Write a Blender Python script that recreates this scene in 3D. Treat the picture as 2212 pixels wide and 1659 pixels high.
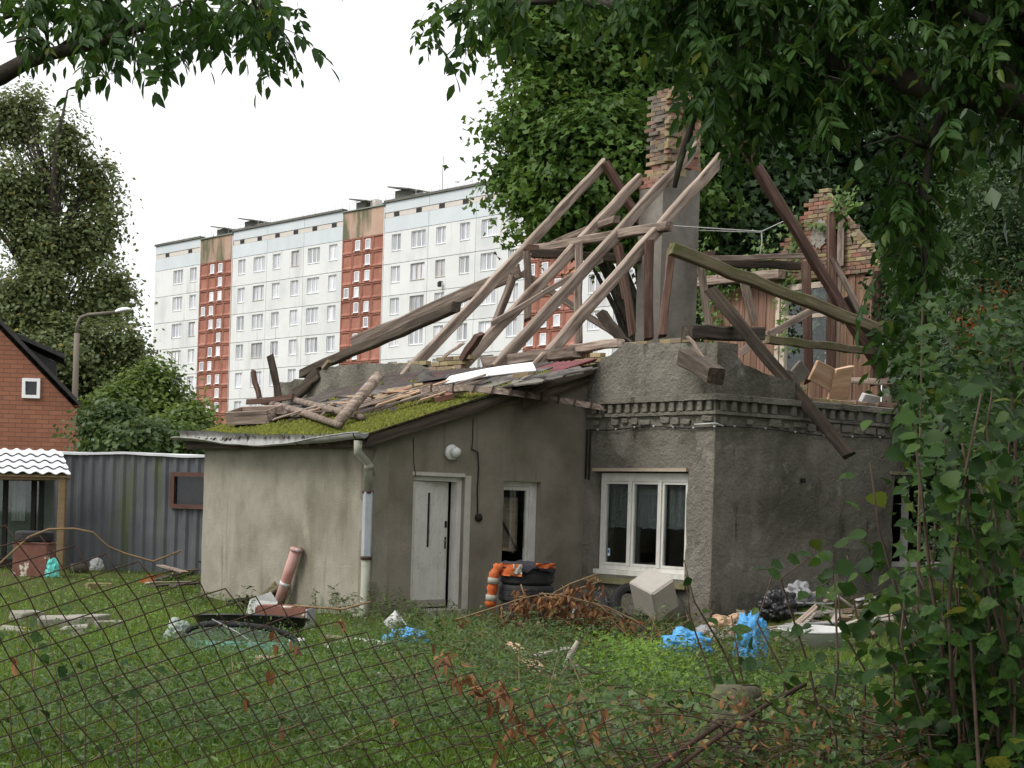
import bpy, bmesh, math, random
import numpy as np
from mathutils import Vector, Matrix, noise as mnoise

for o in list(bpy.data.objects): bpy.data.objects.remove(o)
SC = bpy.context.scene
COL = SC.collection
rng = np.random.default_rng(7); random.seed(7)

# ------------------------------------------------------------------ camera, sky, sun, exposure
F, PX, PY, ROLL, EYE = 3800.0, 1106.0, 1090.0, 0.03, 1.75     # photo measured on a 2212 x 1659 grid
cam = bpy.data.cameras.new('camera'); camo = bpy.data.objects.new('camera', cam); COL.objects.link(camo)
cam.sensor_width = 36; cam.lens = 36*F/2212; cam.shift_y = (PY-829.5)/2212
cam.clip_start = .1; cam.clip_end = 3000
camo.matrix_world = Matrix.Translation((0, 0, EYE)) @ Matrix.Rotation(math.pi/2, 4, 'X') @ Matrix.Rotation(math.atan(ROLL), 4, 'Z')
SC.camera = camo
world = bpy.data.worlds.new('World'); SC.world = world; world.use_nodes = True
wn = world.node_tree; wn.nodes.clear()
sky = wn.nodes.new('ShaderNodeTexSky'); sky.sky_type = 'NISHITA'; sky.sun_disc = False
SUN_EL, SUN_AZ = math.radians(48), math.radians(-112)          # azimuth clockwise from +Y
sky.sun_elevation = SUN_EL; sky.sun_rotation = SUN_AZ; sky.dust_density = 8; sky.air_density = 1.0; sky.ozone_density = 1
hs = wn.nodes.new('ShaderNodeHueSaturation'); hs.inputs['Saturation'].default_value = .10
cl = wn.nodes.new('ShaderNodeMix'); cl.data_type = 'RGBA'; cl.inputs['Factor'].default_value = .85; cl.inputs['B'].default_value = (7.4, 7.5, 7.65, 1)   # even cloud cover over the clear sky
bg = wn.nodes.new('ShaderNodeBackground'); bg.inputs['Strength'].default_value = .12
wo = wn.nodes.new('ShaderNodeOutputWorld')
wn.links.new(sky.outputs[0], hs.inputs['Color']); wn.links.new(hs.outputs[0], cl.inputs['A']); wn.links.new(cl.outputs['Result'], bg.inputs['Color']); wn.links.new(bg.outputs[0], wo.inputs['Surface'])
sl = bpy.data.lights.new('sun', 'SUN'); sl.energy = 1.5; sl.angle = math.radians(25); sl.color = (1, .96, .9)
so = bpy.data.objects.new('sun', sl); COL.objects.link(so)
sd = Vector((math.sin(SUN_AZ)*math.cos(SUN_EL), math.cos(SUN_AZ)*math.cos(SUN_EL), math.sin(SUN_EL)))
so.rotation_euler = sd.to_track_quat('Z', 'Y').to_euler(); so.location = (0, 0, 60)
SC.view_settings.view_transform = 'Standard'; SC.view_settings.look = 'None'
SC.view_settings.gamma = 1; SC.view_settings.use_curve_mapping = False
SC.view_settings.exposure = 0.62

# ------------------------------------------------------------------ pixels to places
def ray(x, y):
    dx, dy = x-PX, y-PY; c = 1/math.sqrt(1+ROLL*ROLL)
    return Vector(((dx+ROLL*dy)*c/F, 1.0, (ROLL*dx-dy)*c/F))
def at(x, y, d):
    r = ray(x, y); return Vector((r.x*d, d, EYE+r.z*d))
def gnd(x, y, z=0.0):
    r = ray(x, y); return at(x, y, (z-EYE)/r.z)
# house axes: J is where the annex meets the house wall; t runs along the eave wall (away, left), w across the house (away, right)
J = Vector((1.16, 28.48)); EL = Vector((-.607, .795)).normalized(); ER = Vector((EL.y, -EL.x))
def hp(t, w, z): p = J+EL*t+ER*w; return Vector((p.x, p.y, z))
def onT(x, y, t):
    r = ray(x, y); d = (t+J.dot(EL))/(r.x*EL.x+r.y*EL.y); return at(x, y, d)
def onW(x, y, w):
    r = ray(x, y); d = (w+J.dot(ER))/(r.x*ER.x+r.y*ER.y); return at(x, y, d)
def tw(p): q = Vector((p.x, p.y))-J; return q.dot(EL), q.dot(ER)
EL3, ER3, UP = Vector((EL.x, EL.y, 0)), Vector((ER.x, ER.y, 0)), Vector((0, 0, 1))
def sstep(a, b, x):
    x = min(1, max(0, (x-a)/(b-a))); return x*x*(3-2*x)
def gz(X, Y):                                                   # ground height: uneven, with a heap of rubble along the dark wall
    t, w = tw(Vector((X, Y, 0)))
    h = .05*mnoise.noise(Vector((X*.35, Y*.35, 3)))+.03*mnoise.noise(Vector((X*1.3, Y*1.3, 9)))
    h *= 1 if Y < 60 else max(0, 1-(Y-60)/20)
    heap = sstep(-5.9, -4.0, t)*sstep(.2, 1.2, w)*(1-sstep(5.5, 8, w))*(1 if t < -2.9 else 0)
    return h+.42*heap*(.8+.4*mnoise.noise(Vector((X*1.1, Y*1.1, 5))))
def ong(x, y):                                                  # pixel to the uneven ground
    p = gnd(x, y)
    for _ in range(4): p = gnd(x, y, gz(p.x, p.y))
    return p

# ------------------------------------------------------------------ object helpers
def setp(o, label=None, cat=None, group=None, kind=None):
    if label: o['label'] = label
    if cat: o['category'] = cat
    if group: o['group'] = group
    if kind: o['kind'] = kind
    return o
def thing(name, label, cat, loc, group=None):
    o = bpy.data.objects.new(name, None); o.empty_display_size = .2; COL.objects.link(o); o.location = loc
    return setp(o, label, cat, group)
def wmat(p):
    return Matrix.Identity(4) if p is None else wmat(p.parent) @ p.matrix_basis
def link(name, me, mat, parent=None, M=None):
    o = bpy.data.objects.new(name, me); COL.objects.link(o)
    if mat is not None and len(me.materials) == 0: me.materials.append(mat)
    if M is not None: o.matrix_basis = (wmat(parent).inverted() @ M) if parent else M
    if parent: o.parent = parent
    return o
def meshobj(name, V, Fs, mat, parent=None, smooth=False, M=None):
    """V in world space (or local when M is given); one mesh object"""
    me = bpy.data.meshes.new(name)
    if M is None:
        V = [Vector(v) for v in V]
        c = sum(V, Vector((0, 0, 0)))/len(V); c.z = min(v.z for v in V)
        V = [v-c for v in V]; M = Matrix.Translation(c)
    me.from_pydata([tuple(v) for v in V], [], Fs); me.update()
    if smooth: me.polygons.foreach_set('use_smooth', [True]*len(me.polygons))
    return link(name, me, mat, parent, M)
def npmesh(name, V, Fa, smooth=False):
    V = np.asarray(V, np.float32); Fa = np.asarray(Fa, np.int32); nf, k = Fa.shape
    me = bpy.data.meshes.new(name); me.vertices.add(len(V)); me.vertices.foreach_set('co', V.ravel())
    me.loops.add(nf*k); me.loops.foreach_set('vertex_index', Fa.ravel())
    me.polygons.add(nf); me.polygons.foreach_set('loop_start', np.arange(nf, dtype=np.int32)*k)
    try: me.polygons.foreach_set('loop_total', np.full(nf, k, np.int32))
    except Exception: pass
    if smooth: me.polygons.foreach_set('use_smooth', np.ones(nf, bool))
    me.update(calc_edges=True); return me
def npobj(name, V, Fa, mat, parent=None, smooth=False):
    V = np.asarray(V, np.float32); c = V.mean(0); c[2] = V[:, 2].min()
    return link(name, npmesh(name, V-c, Fa, smooth), mat, parent, Matrix.Translation(Vector(c.tolist())))
def boxgeo(x0, x1, y0, y1, z0, z1):
    V = [(x, y, z) for z in (z0, z1) for y in (y0, y1) for x in (x0, x1)]
    return V, [(0, 2, 3, 1), (4, 5, 7, 6), (0, 1, 5, 4), (2, 6, 7, 3), (0, 4, 6, 2), (1, 3, 7, 5)]
def frame(o, ex, ey=None, ez=None):
    ex = Vector(ex).normalized()
    if ez is None: ez = ex.cross(Vector(ey)).normalized()
    else: ez = Vector(ez); ez = (ez-ex*ez.dot(ex)).normalized()
    ey = ez.cross(ex)
    M = Matrix.Identity(4)
    for i in range(3): M[i][0] = ex[i]; M[i][1] = ey[i]; M[i][2] = ez[i]; M[i][3] = o[i]
    return M
def bevelled(me, w=.004, seg=1):
    bm = bmesh.new(); bm.from_mesh(me); bmesh.ops.bevel(bm, geom=bm.edges[:]+bm.verts[:], offset=w, segments=seg, affect='EDGES', profile=.5)
    bm.to_mesh(me); bm.free(); return me
_boxc = {}
def boxmesh(sx, sy, sz, bev=0.0, rough=0.0, seed=0):           # centred box mesh, cached by size
    key = (round(sx, 3), round(sy, 3), round(sz, 3), bev, rough, seed)
    if key not in _boxc:
        V, Fs = boxgeo(-sx/2, sx/2, -sy/2, sy/2, -sz/2, sz/2)
        if rough:
            r = random.Random(seed); V = [tuple(c+r.uniform(-rough, rough) for c in v) for v in V]
        me = bpy.data.meshes.new('box'); me.from_pydata(V, [], Fs); me.update()
        if bev: bevelled(me, bev)
        _boxc[key] = me
    return _boxc[key]
def cbox(name, M, size, mat, parent=None, bev=.0, rough=0., seed=0):
    me = boxmesh(*size, bev, rough, seed)
    if me.materials and me.materials[0] is not mat:
        me = me.copy(); me.materials.clear()
    return link(name, me, mat, parent, M)
def tubegeo(P, R, sides=8, cap=True, wob=0., seed=0, squash=1.):
    P = [Vector(p) for p in P]; n = len(P)
    if not hasattr(R, '__len__'): R = [R]*n
    r = random.Random(seed); V = []; Fs = []; prev = None
    for i in range(n):
        d = (P[min(i+1, n-1)]-P[max(i-1, 0)]); d = d.normalized() if d.length > 1e-9 else Vector((0, 0, 1))
        if prev is None:
            a = d.cross(UP) if abs(d.z) < .95 else d.cross(Vector((1, 0, 0)))
        else: a = prev-d*prev.dot(d)
        a.normalize(); prev = a; b = d.cross(a)
        for k in range(sides):
            th = 2*math.pi*k/sides; rr = R[i]*(1+r.uniform(-wob, wob))
            V.append(P[i]+a*math.cos(th)*rr+b*math.sin(th)*rr*squash)
    for i in range(n-1):
        for k in range(sides):
            k2 = (k+1) % sides; Fs.append((i*sides+k, i*sides+k2, (i+1)*sides+k2, (i+1)*sides+k))
    if cap: Fs.append(tuple(range(sides-1, -1, -1))); Fs.append(tuple((n-1)*sides+k for k in range(sides)))
    return V, Fs
def tube(name, P, R, mat, parent=None, sides=8, wob=0., seed=0, smooth=True):
    V, Fs = tubegeo(P, R, sides, True, wob, seed); return meshobj(name, V, Fs, mat, parent, smooth)
class MB:                                                       # collects shapes for one mesh
    def __init__(s): s.V = []; s.F = []
    def add(s, V, Fs):
        b = len(s.V); s.V += [Vector(v) for v in V]; s.F += [tuple(i+b for i in f) for f in Fs]; return s
    def box(s, M, sx, sy, sz):
        V, Fs = boxgeo(-sx/2, sx/2, -sy/2, sy/2, -sz/2, sz/2); return s.add([M @ Vector(v) for v in V], Fs)
    def tube(s, P, R, sides=8, **k): return s.add(*tubegeo(P, R, sides, **k))
    def build(s, name, mat, parent=None, smooth=False): return meshobj(name, s.V, s.F, mat, parent, smooth)
def beam(name, p0, p1, w, h, mat, parent=None, roll=0., seed=0, warp=.017, bow=0., up=UP):
    """weathered timber from p0 to p1 with its length on local X"""
    p0, p1 = Vector(p0), Vector(p1); d = p1-p0; L = d.length; r = random.Random(seed*13+5)
    ez = up if abs(d.normalized().dot(up)) < .97 else Vector((1, 0, 0))
    M = frame(p0, d, ez=ez) @ Matrix.Rotation(roll, 4, 'X')
    n = max(3, int(L/.45)); V = []; Fs = []
    ch = .18
    prof = [(-1, -1+ch), (-1+ch, -1), (1-ch, -1), (1, -1+ch), (1, 1-ch), (1-ch, 1), (-1+ch, 1), (-1, 1-ch)]
    for i in range(n+1):
        x = L*i/n; oy, oz = r.uniform(-warp, warp), r.uniform(-warp, warp)-bow*4*(i/n)*(1-i/n)
        sc = 1+r.uniform(-.06, .06); e = (r.uniform(.03, .10) if i in (0, n) else 0)
        for (a, b) in prof: V.append((x+e*(a+b)*.5*r.uniform(.2, 1.4), a*w/2*sc+oy, b*h/2*sc+oz))
    for i in range(n):
        for k in range(8):
            k2 = (k+1) % 8; Fs.append((i*8+k, (i+1)*8+k, (i+1)*8+k2, i*8+k2))
    Fs.append(tuple(range(8))); Fs.append(tuple(n*8+k for k in range(7, -1, -1)))
    return meshobj(name, V, Fs, mat, parent, False, M)
def wallgrid(name, O, ex, nrm, S, Z, hole, top, thick, mat, parent, amp=.012, nscale=3., cell=.14):
    """solid wall: front face on a fine grid with real openings and a ragged top"""
    def refine(L):
        out = []
        for a, b in zip(L[:-1], L[1:]):
            n = max(1, int(math.ceil((b-a)/cell))); out += [a+(b-a)*i/n for i in range(n)]
        return out+[L[-1]]
    S, Z = refine(sorted(S)), refine(sorted(Z)); idx = {}; V = []; Fq = []
    def vid(i, j):
        if (i, j) not in idx:
            s = S[i]; z = min(Z[j], top(s)); p = O+ex*s+UP*z
            d = amp*(mnoise.noise(p*nscale)+.6*mnoise.noise(p*nscale*3.1))
            idx[(i, j)] = len(V); V.append(p+nrm*d)
        return idx[(i, j)]
    for i in range(len(S)-1):
        for j in range(len(Z)-1):
            sc, zc = (S[i]+S[i+1])/2, (Z[j]+Z[j+1])/2
            if hole(sc, zc) or Z[j] >= max(top(S[i]), top(S[i+1]))-.004: continue
            Fq.append((vid(i, j), vid(i+1, j), vid(i+1, j+1), vid(i, j+1)))
    cnt = {}
    for f in Fq:
        for a, b in zip(f, f[1:]+f[:1]): cnt[(a, b)] = 1
    n = len(V); out = list(Fq)
    flip = ex.cross(UP).dot(nrm) < 0
    out += [tuple(n+i for i in reversed(f)) for f in Fq]
    for (a, b) in cnt:
        if (b, a) not in cnt: out.append((b, a, n+a, n+b))
    if flip: out = [tuple(reversed(f)) for f in out]
    W = V+[O+(v-O)-nrm*(thick+(v-O).dot(nrm)) for v in V]
    return meshobj(name, W, out, mat, parent)

# ------------------------------------------------------------------ materials
def newmat(name):
    m = bpy.data.materials.new(name); m.use_nodes = True; nt = m.node_tree; nt.nodes.clear()
    out = nt.nodes.new('ShaderNodeOutputMaterial'); return m, nt, out
def N(nt, typ, **kw):
    n = nt.nodes.new(typ)
    for k, v in kw.items():
        if k in n.inputs: n.inputs[k].default_value = v
        else: setattr(n, k, v)
    return n
def c4(c): return (c[0], c[1], c[2], 1)
def ramp(nt, fac, cols, pos=None):
    r = nt.nodes.new('ShaderNodeValToRGB'); e = r.color_ramp.elements
    pos = pos or [i/(len(cols)-1) for i in range(len(cols))]
    e[0].position = pos[0]; e[0].color = c4(cols[0]); e[1].position = pos[-1]; e[1].color = c4(cols[-1])
    for c, p in list(zip(cols, pos))[1:-1]: k = e.new(p); k.color = c4(c)
    nt.links.new(fac, r.inputs[0]); return r.outputs[0]
def surf(name, cols, pos=None, scale=4., stretch=(1, 1, 1), detail=6., rough=.85, spec=.25, metal=0., bump=.0, bscale=30., bstretch=None,
         rand=0., hue=0., stains=None, coat=0.):
    """noise-coloured surface. stains: list of (colour, scale, stretch, lo, hi) blotches laid on top"""
    m, nt, out = newmat(name); L = nt.links.new
    tc = N(nt, 'ShaderNodeTexCoord'); oi = N(nt, 'ShaderNodeObjectInfo')
    off = N(nt, 'ShaderNodeVectorMath', operation='SCALE'); cmb = N(nt, 'ShaderNodeCombineXYZ')
    for i in range(3): L(oi.outputs['Random'], cmb.inputs[i])
    L(cmb.outputs[0], off.inputs[0]); off.inputs['Scale'].default_value = 37.0 if rand else 0.0
    add = N(nt, 'ShaderNodeVectorMath', operation='ADD'); L(tc.outputs['Object'], add.inputs[0]); L(off.outputs[0], add.inputs[1])
    def nz(sc, st, det=6., rg=.6):
        mp = N(nt, 'ShaderNodeMapping'); mp.inputs['Scale'].default_value = st; L(add.outputs[0], mp.inputs['Vector'])
        t = N(nt, 'ShaderNodeTexNoise'); t.inputs['Scale'].default_value = sc; t.inputs['Detail'].default_value = det; t.inputs['Roughness'].default_value = rg
        L(mp.outputs[0], t.inputs['Vector']); return t.outputs['Fac']
    pos = pos or [.3+.4*i/(len(cols)-1) for i in range(len(cols))]
    col = ramp(nt, nz(scale, stretch, detail), cols, pos)
    for (sc_c, sc, st, lo, hi) in (stains or []):
        mr = N(nt, 'ShaderNodeMapRange'); L(nz(sc, st, 5.), mr.inputs['Value']); mr.inputs['From Min'].default_value = lo; mr.inputs['From Max'].default_value = hi
        mx = N(nt, 'ShaderNodeMix', data_type='RGBA'); L(mr.outputs[0], mx.inputs['Factor']); L(col, mx.inputs['A']); mx.inputs['B'].default_value = c4(sc_c); col = mx.outputs['Result']
    if rand or hue:
        h = N(nt, 'ShaderNodeHueSaturation'); mr = N(nt, 'ShaderNodeMapRange'); L(oi.outputs['Random'], mr.inputs['Value'])
        mr.inputs['To Min'].default_value = 1-rand; mr.inputs['To Max'].default_value = 1+rand; L(mr.outputs[0], h.inputs['Value'])
        if hue:
            m2 = N(nt, 'ShaderNodeMath', operation='MULTIPLY'); m2.inputs[1].default_value = 7.13; L(oi.outputs['Random'], m2.inputs[0])
            fr = N(nt, 'ShaderNodeMath', operation='FRACT'); L(m2.outputs[0], fr.inputs[0])
            m3 = N(nt, 'ShaderNodeMapRange'); L(fr.outputs[0], m3.inputs['Value']); m3.inputs['To Min'].default_value = .5-hue; m3.inputs['To Max'].default_value = .5+hue; L(m3.outputs[0], h.inputs['Hue'])
        L(col, h.inputs['Color']); col = h.outputs[0]
    b = N(nt, 'ShaderNodeBsdfPrincipled'); L(col, b.inputs['Base Color'])
    b.inputs['Roughness'].default_value = rough; b.inputs['Specular IOR Level'].default_value = spec; b.inputs['Metallic'].default_value = metal
    b.inputs['Coat Weight'].default_value = coat
    if bump:
        bp = N(nt, 'ShaderNodeBump'); bp.inputs['Strength'].default_value = 1; bp.inputs['Distance'].default_value = bump
        L(nz(bscale, bstretch or stretch, 5., .65), bp.inputs['Height']); L(bp.outputs[0], b.inputs['Normal'])
    L(b.outputs[0], out.inputs['Surface']); return m
def leafmat(name, cols, pos=None, trans=.35, rough=.45, patch=None, pscale=.6, spec=.35, mottle=0.):
    m, nt, out = newmat(name); L = nt.links.new
    g = N(nt, 'ShaderNodeNewGeometry'); oi = N(nt, 'ShaderNodeObjectInfo')
    ad = N(nt, 'ShaderNodeMath', operation='ADD'); L(g.outputs['Random Per Island'], ad.inputs[0]); L(oi.outputs['Random'], ad.inputs[1])
    fr = N(nt, 'ShaderNodeMath', operation='FRACT'); L(ad.outputs[0], fr.inputs[0])
    col = ramp(nt, fr.outputs[0], cols, pos)
    if patch:
        tc = N(nt, 'ShaderNodeTexCoord'); t = N(nt, 'ShaderNodeTexNoise'); t.inputs['Scale'].default_value = pscale; L(tc.outputs['Object'], t.inputs['Vector'])
        mr = N(nt, 'ShaderNodeMapRange'); L(t.outputs['Fac'], mr.inputs['Value']); mr.inputs['From Min'].default_value = .45; mr.inputs['From Max'].default_value = .68; mr.inputs['To Max'].default_value = .8
        mx = N(nt, 'ShaderNodeMix', data_type='RGBA'); L(mr.outputs[0], mx.inputs['Factor']); L(col, mx.inputs['A']); mx.inputs['B'].default_value = c4(patch); col = mx.outputs['Result']
    if mottle:
        tc = N(nt, 'ShaderNodeTexCoord'); t = N(nt, 'ShaderNodeTexNoise'); t.inputs['Scale'].default_value = mottle; t.inputs['Detail'].default_value = 5; L(tc.outputs['Generated'], t.inputs['Vector'])
        mx = N(nt, 'ShaderNodeMix', data_type='RGBA', blend_type='MULTIPLY'); mx.inputs['Factor'].default_value = 1; L(col, mx.inputs['A']); L(ramp(nt, t.outputs['Fac'], [(.45, .5, .45), (1, 1, 1), (1.5, 1.35, 1.2)], [.32, .5, .7]), mx.inputs['B']); col = mx.outputs['Result']
    b = N(nt, 'ShaderNodeBsdfPrincipled'); L(col, b.inputs['Base Color']); b.inputs['Roughness'].default_value = rough; b.inputs['Specular IOR Level'].default_value = spec
    tr = N(nt, 'ShaderNodeBsdfTranslucent'); h = N(nt, 'ShaderNodeHueSaturation'); h.inputs['Hue'].default_value = .485; h.inputs['Value'].default_value = 1.25; L(col, h.inputs['Color']); L(h.outputs[0], tr.inputs['Color'])
    ms = N(nt, 'ShaderNodeMixShader'); ms.inputs[0].default_value = trans; L(b.outputs[0], ms.inputs[1]); L(tr.outputs[0], ms.inputs[2]); L(ms.outputs[0], out.inputs['Surface']); return m
def glassmat(name, tint=(.9, .95, .95), gloss=1.0, clear=.92):
    m, nt, out = newmat(name); L = nt.links.new
    lw_ = N(nt, 'ShaderNodeLayerWeight'); lw_.inputs['Blend'].default_value = .5; pw_ = N(nt, 'ShaderNodeMath', operation='POWER'); pw_.inputs[1].default_value = 4.; L(lw_.outputs['Facing'], pw_.inputs[0])
    fz = N(nt, 'ShaderNodeMapRange'); fz.inputs['To Min'].default_value = .05*gloss; fz.inputs['To Max'].default_value = 1.; L(pw_.outputs[0], fz.inputs['Value'])
    t = N(nt, 'ShaderNodeBsdfTransparent'); t.inputs['Color'].default_value = c4([c*clear for c in tint])
    gl = N(nt, 'ShaderNodeBsdfGlossy'); gl.inputs['Roughness'].default_value = .03
    ms = N(nt, 'ShaderNodeMixShader'); L(fz.outputs[0], ms.inputs[0]); L(t.outputs[0], ms.inputs[1]); L(gl.outputs[0], ms.inputs[2]); L(ms.outputs[0], out.inputs['Surface']); return m
MT = {}
MT['stucco'] = surf('stucco', [(.17, .145, .11), (.25, .215, .165), (.31, .27, .21)], scale=1.1, detail=8, rough=.95, spec=.1, bump=.03, bscale=26,
                    stains=[((.11, .095, .07), .9, (1, 1, .45), .52, .72), ((.36, .33, .27), 2.3, (1, 1, .7), .6, .78)])
MT['stucco_rough'] = surf('stucco_rough', [(.115, .107, .088), (.188, .174, .144), (.245, .228, .19)], scale=1.3, detail=8, rough=.95, spec=.1, bump=.055, bscale=17,
                    stains=[((.085, .078, .06), .8, (1, 1, .5), .48, .68), ((.06, .052, .042), 3.5, (1, 1, .25), .62, .74), ((.29, .27, .23), 1.9, (1, 1, .8), .62, .72)])
MT['annexwall'] = surf('annexwall', [(.205, .19, .15), (.295, .275, .222), (.365, .343, .285)], scale=1.0, detail=9, rough=.95, spec=.1, bump=.014, bscale=60,
                    stains=[((.13, .12, .08), .7, (1, 1, .35), .50, .74), ((.15, .135, .1), 5, (1, 1, .07), .60, .76), ((.10, .085, .06), 30, (1, 1, 1), .66, .72), ((.44, .40, .33), 1.6, (1, 1, .4), .58, .8)])
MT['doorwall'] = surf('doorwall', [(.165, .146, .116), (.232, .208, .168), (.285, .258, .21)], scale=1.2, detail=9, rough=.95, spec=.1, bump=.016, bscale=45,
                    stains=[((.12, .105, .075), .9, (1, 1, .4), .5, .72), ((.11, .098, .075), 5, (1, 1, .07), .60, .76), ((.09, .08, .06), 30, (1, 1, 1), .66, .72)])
MT['plaster'] = surf('plaster', [(.13, .118, .10), (.19, .175, .15), (.25, .235, .205)], scale=1.6, detail=8, rough=.9, spec=.1, bump=.012, bscale=24,
                    stains=[((.10, .088, .072), 1.2, (1, 1, .3), .5, .7)])
MT['mortar'] = surf('mortar', [(.22, .18, .12), (.38, .30, .19)], scale=9, rough=.95, bump=.02, bscale=30)
MT['brick'] = surf('brick', [(.15, .092, .065), (.22, .155, .11), (.28, .225, .17)], pos=[.3, .5, .7], scale=1.5, rough=.92, bump=.008, bscale=45, rand=.3, hue=.025, stains=[((.13, .12, .1), 6, (1, 1, 1), .62, .75)])
MT['brick_red'] = surf('brick_red', [(.18, .088, .06), (.25, .132, .09), (.29, .2, .14)], pos=[.3, .52, .75], scale=1.5, rough=.92, bump=.008, bscale=45, rand=.25, hue=.015, stains=[((.2, .19, .16), 6, (1, 1, 1), .64, .78)])
MT['brick_yellow'] = surf('brick_yellow', [(.19, .145, .075), (.27, .215, .12), (.33, .275, .17)], scale=2, rough=.92, bump=.008, bscale=45, rand=.22, hue=.012, stains=[((.1, .11, .03), 6, (1, 1, 1), .6, .75)])
MT['brick_grey'] = surf('brick_grey', [(.10, .085, .07), (.18, .155, .13)], scale=3, rough=.92, bump=.008, bscale=45, rand=.25)
MT['wood'] = surf('wood', [(.09, .068, .053), (.24, .186, .15), (.42, .345, .285)], scale=3.2, stretch=(.35, 6, 6), detail=9, rough=.85, spec=.2, bump=.016, bscale=7, rand=.25, stains=[((.07, .045, .034), 1.6, (.5, 2, 2), .54, .7)])
MT['wood_red'] = surf('wood_red', [(.055, .032, .025), (.11, .064, .048), (.2, .135, .105)], scale=3.2, stretch=(.35, 6, 6), detail=9, rough=.85, spec=.2, bump=.006, bscale=7, rand=.25, stains=[((.07, .045, .035), 1.6, (.5, 2, 2), .58, .72)])
MT['wood_dark'] = surf('wood_dark', [(.03, .024, .02), (.062, .048, .036), (.12, .095, .07)], scale=3, stretch=(.35, 6, 6), detail=9, rough=.85, spec=.2, bump=.006, bscale=7, rand=.25)
MT['wood_moss'] = surf('wood_moss', [(.07, .06, .035), (.13, .11, .065), (.22, .18, .125)], scale=3, stretch=(.35, 5, 5), detail=9, rough=.9, spec=.15, bump=.006, bscale=7, rand=.2, stains=[((.075, .09, .025), 3, (.5, 1, 1), .5, .7)])
MT['wood_new'] = surf('wood_new', [(.34, .20, .12), (.46, .30, .19), (.56, .42, .3)], scale=3, stretch=(.35, 5, 5), detail=8, rough=.8, spec=.2, bump=.003, bscale=7, rand=.2)
MT['board'] = surf('board', [(.14, .078, .052), (.22, .135, .092), (.32, .22, .155)], scale=3, stretch=(6, 6, .4), detail=9, rough=.85, spec=.15, bump=.005, bscale=6, rand=.25, hue=.012)
MT['cream'] = surf('cream', [(.55, .44, .34), (.66, .57, .47)], scale=6, rough=.7, bump=.002, rand=.05)
MT['whitepaint'] = surf('whitepaint', [(.50, .485, .44), (.60, .585, .54), (.64, .63, .585)], scale=5, stretch=(1, 1, .5), rough=.55, spec=.35, bump=.0015, bscale=40, stains=[((.24, .20, .155), 26, (1.6, 1.6, .5), .64, .7), ((.36, .34, .28), 3, (1, 1, .4), .56, .76)])
MT['dark'] = surf('dark', [(.012, .011, .01), (.025, .022, .02)], scale=4, rough=.8)
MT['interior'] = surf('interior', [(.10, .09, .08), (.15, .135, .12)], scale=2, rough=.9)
MT['glass'] = glassmat('glass')
MT['green_glass'] = glassmat('green_glass', (.55, .85, .75), 1.15, .8)
MT['roofred'] = surf('roofred', [(.13, .036, .042), (.19, .055, .06), (.22, .09, .09)], scale=3, rough=.6, spec=.35, bump=.003, stains=[((.10, .085, .08), 2.2, (1, 1, 1), .5, .68)])
MT['roofold'] = surf('roofold', [(.05, .04, .036), (.09, .075, .068), (.14, .115, .105)], scale=3, rough=.85, spec=.2, bump=.006, stains=[((.12, .035, .038), 1.3, (1, 1, 1), .54, .66), ((.05, .05, .02), 3, (1, 1, 1), .56, .7)])
MT['rooffelt'] = surf('rooffelt', [(.03, .026, .024), (.075, .066, .06), (.15, .135, .125)], scale=5, rough=.85, bump=.004, rand=.4, stains=[((.09, .10, .02), 4, (1, 1, 1), .62, .75)])
MT['zinc'] = surf('zinc', [(.19, .19, .18), (.29, .29, .275), (.37, .37, .36)], scale=5, rough=.5, spec=.5, metal=.3, bump=.002, stains=[((.14, .09, .065), 3.5, (1, 1, 1), .56, .72)])
MT['greypipe'] = surf('greypipe', [(.30, .32, .34), (.37, .39, .41)], scale=6, rough=.5, spec=.4)
MT['mosspipe'] = surf('mosspipe', [(.17, .18, .13), (.28, .28, .23), (.22, .24, .15)], scale=8, rough=.7, spec=.3)
MT['container'] = surf('container', [(.066, .070, .077), (.088, .093, .10), (.104, .108, .115)], scale=1.2, rough=.55, spec=.35, bump=.006, bscale=4, stains=[((.07, .085, .04), 1.6, (1, 1, .12), .56, .7)])
MT['whitemetal'] = surf('whitemetal', [(.66, .68, .70), (.76, .77, .79)], scale=4, rough=.4, spec=.4, stains=[((.35, .27, .2), 9, (1, 1, 1), .66, .76)])
MT['post'] = surf('post', [(.15, .10, .05), (.21, .15, .085)], scale=3, stretch=(4, 4, .4), rough=.8, bump=.003)
MT['brownframe'] = surf('brownframe', [(.06, .025, .018), (.10, .045, .03)], scale=5, rough=.5, spec=.4)
MT['rubber'] = surf('rubber', [(.012, .012, .013), (.028, .027, .027)], scale=8, rough=.75, spec=.3, bump=.002, bscale=60, rand=.2)
MT['blackpl'] = surf('blackpl', [(.012, .012, .014), (.03, .03, .033)], scale=4, rough=.3, spec=.5, bump=.01, bscale=9)
MT['bluepl'] = surf('bluepl', [(.05, .24, .5), (.07, .31, .6), (.12, .38, .66)], scale=3, rough=.4, spec=.4, bump=.02, bscale=10)
MT['whitepl'] = surf('whitepl', [(.36, .36, .34), (.5, .5, .48), (.58, .58, .57)], scale=3, rough=.45, spec=.4, bump=.008, bscale=10, rand=.08)
MT['greybox'] = surf('greybox', [(.33, .30, .265), (.42, .39, .35)], scale=2, rough=.6, spec=.3, stains=[((.28, .25, .2), 4, (1, 1, 1), .6, .75)])
MT['greypl'] = surf('greypl', [(.22, .22, .23), (.32, .32, .33)], scale=3, rough=.5, spec=.4, bump=.004, rand=.2)
MT['tealpl'] = surf('tealpl', [(.10, .50, .44), (.17, .62, .55)], scale=4, rough=.4, bump=.02, bscale=9)
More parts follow.
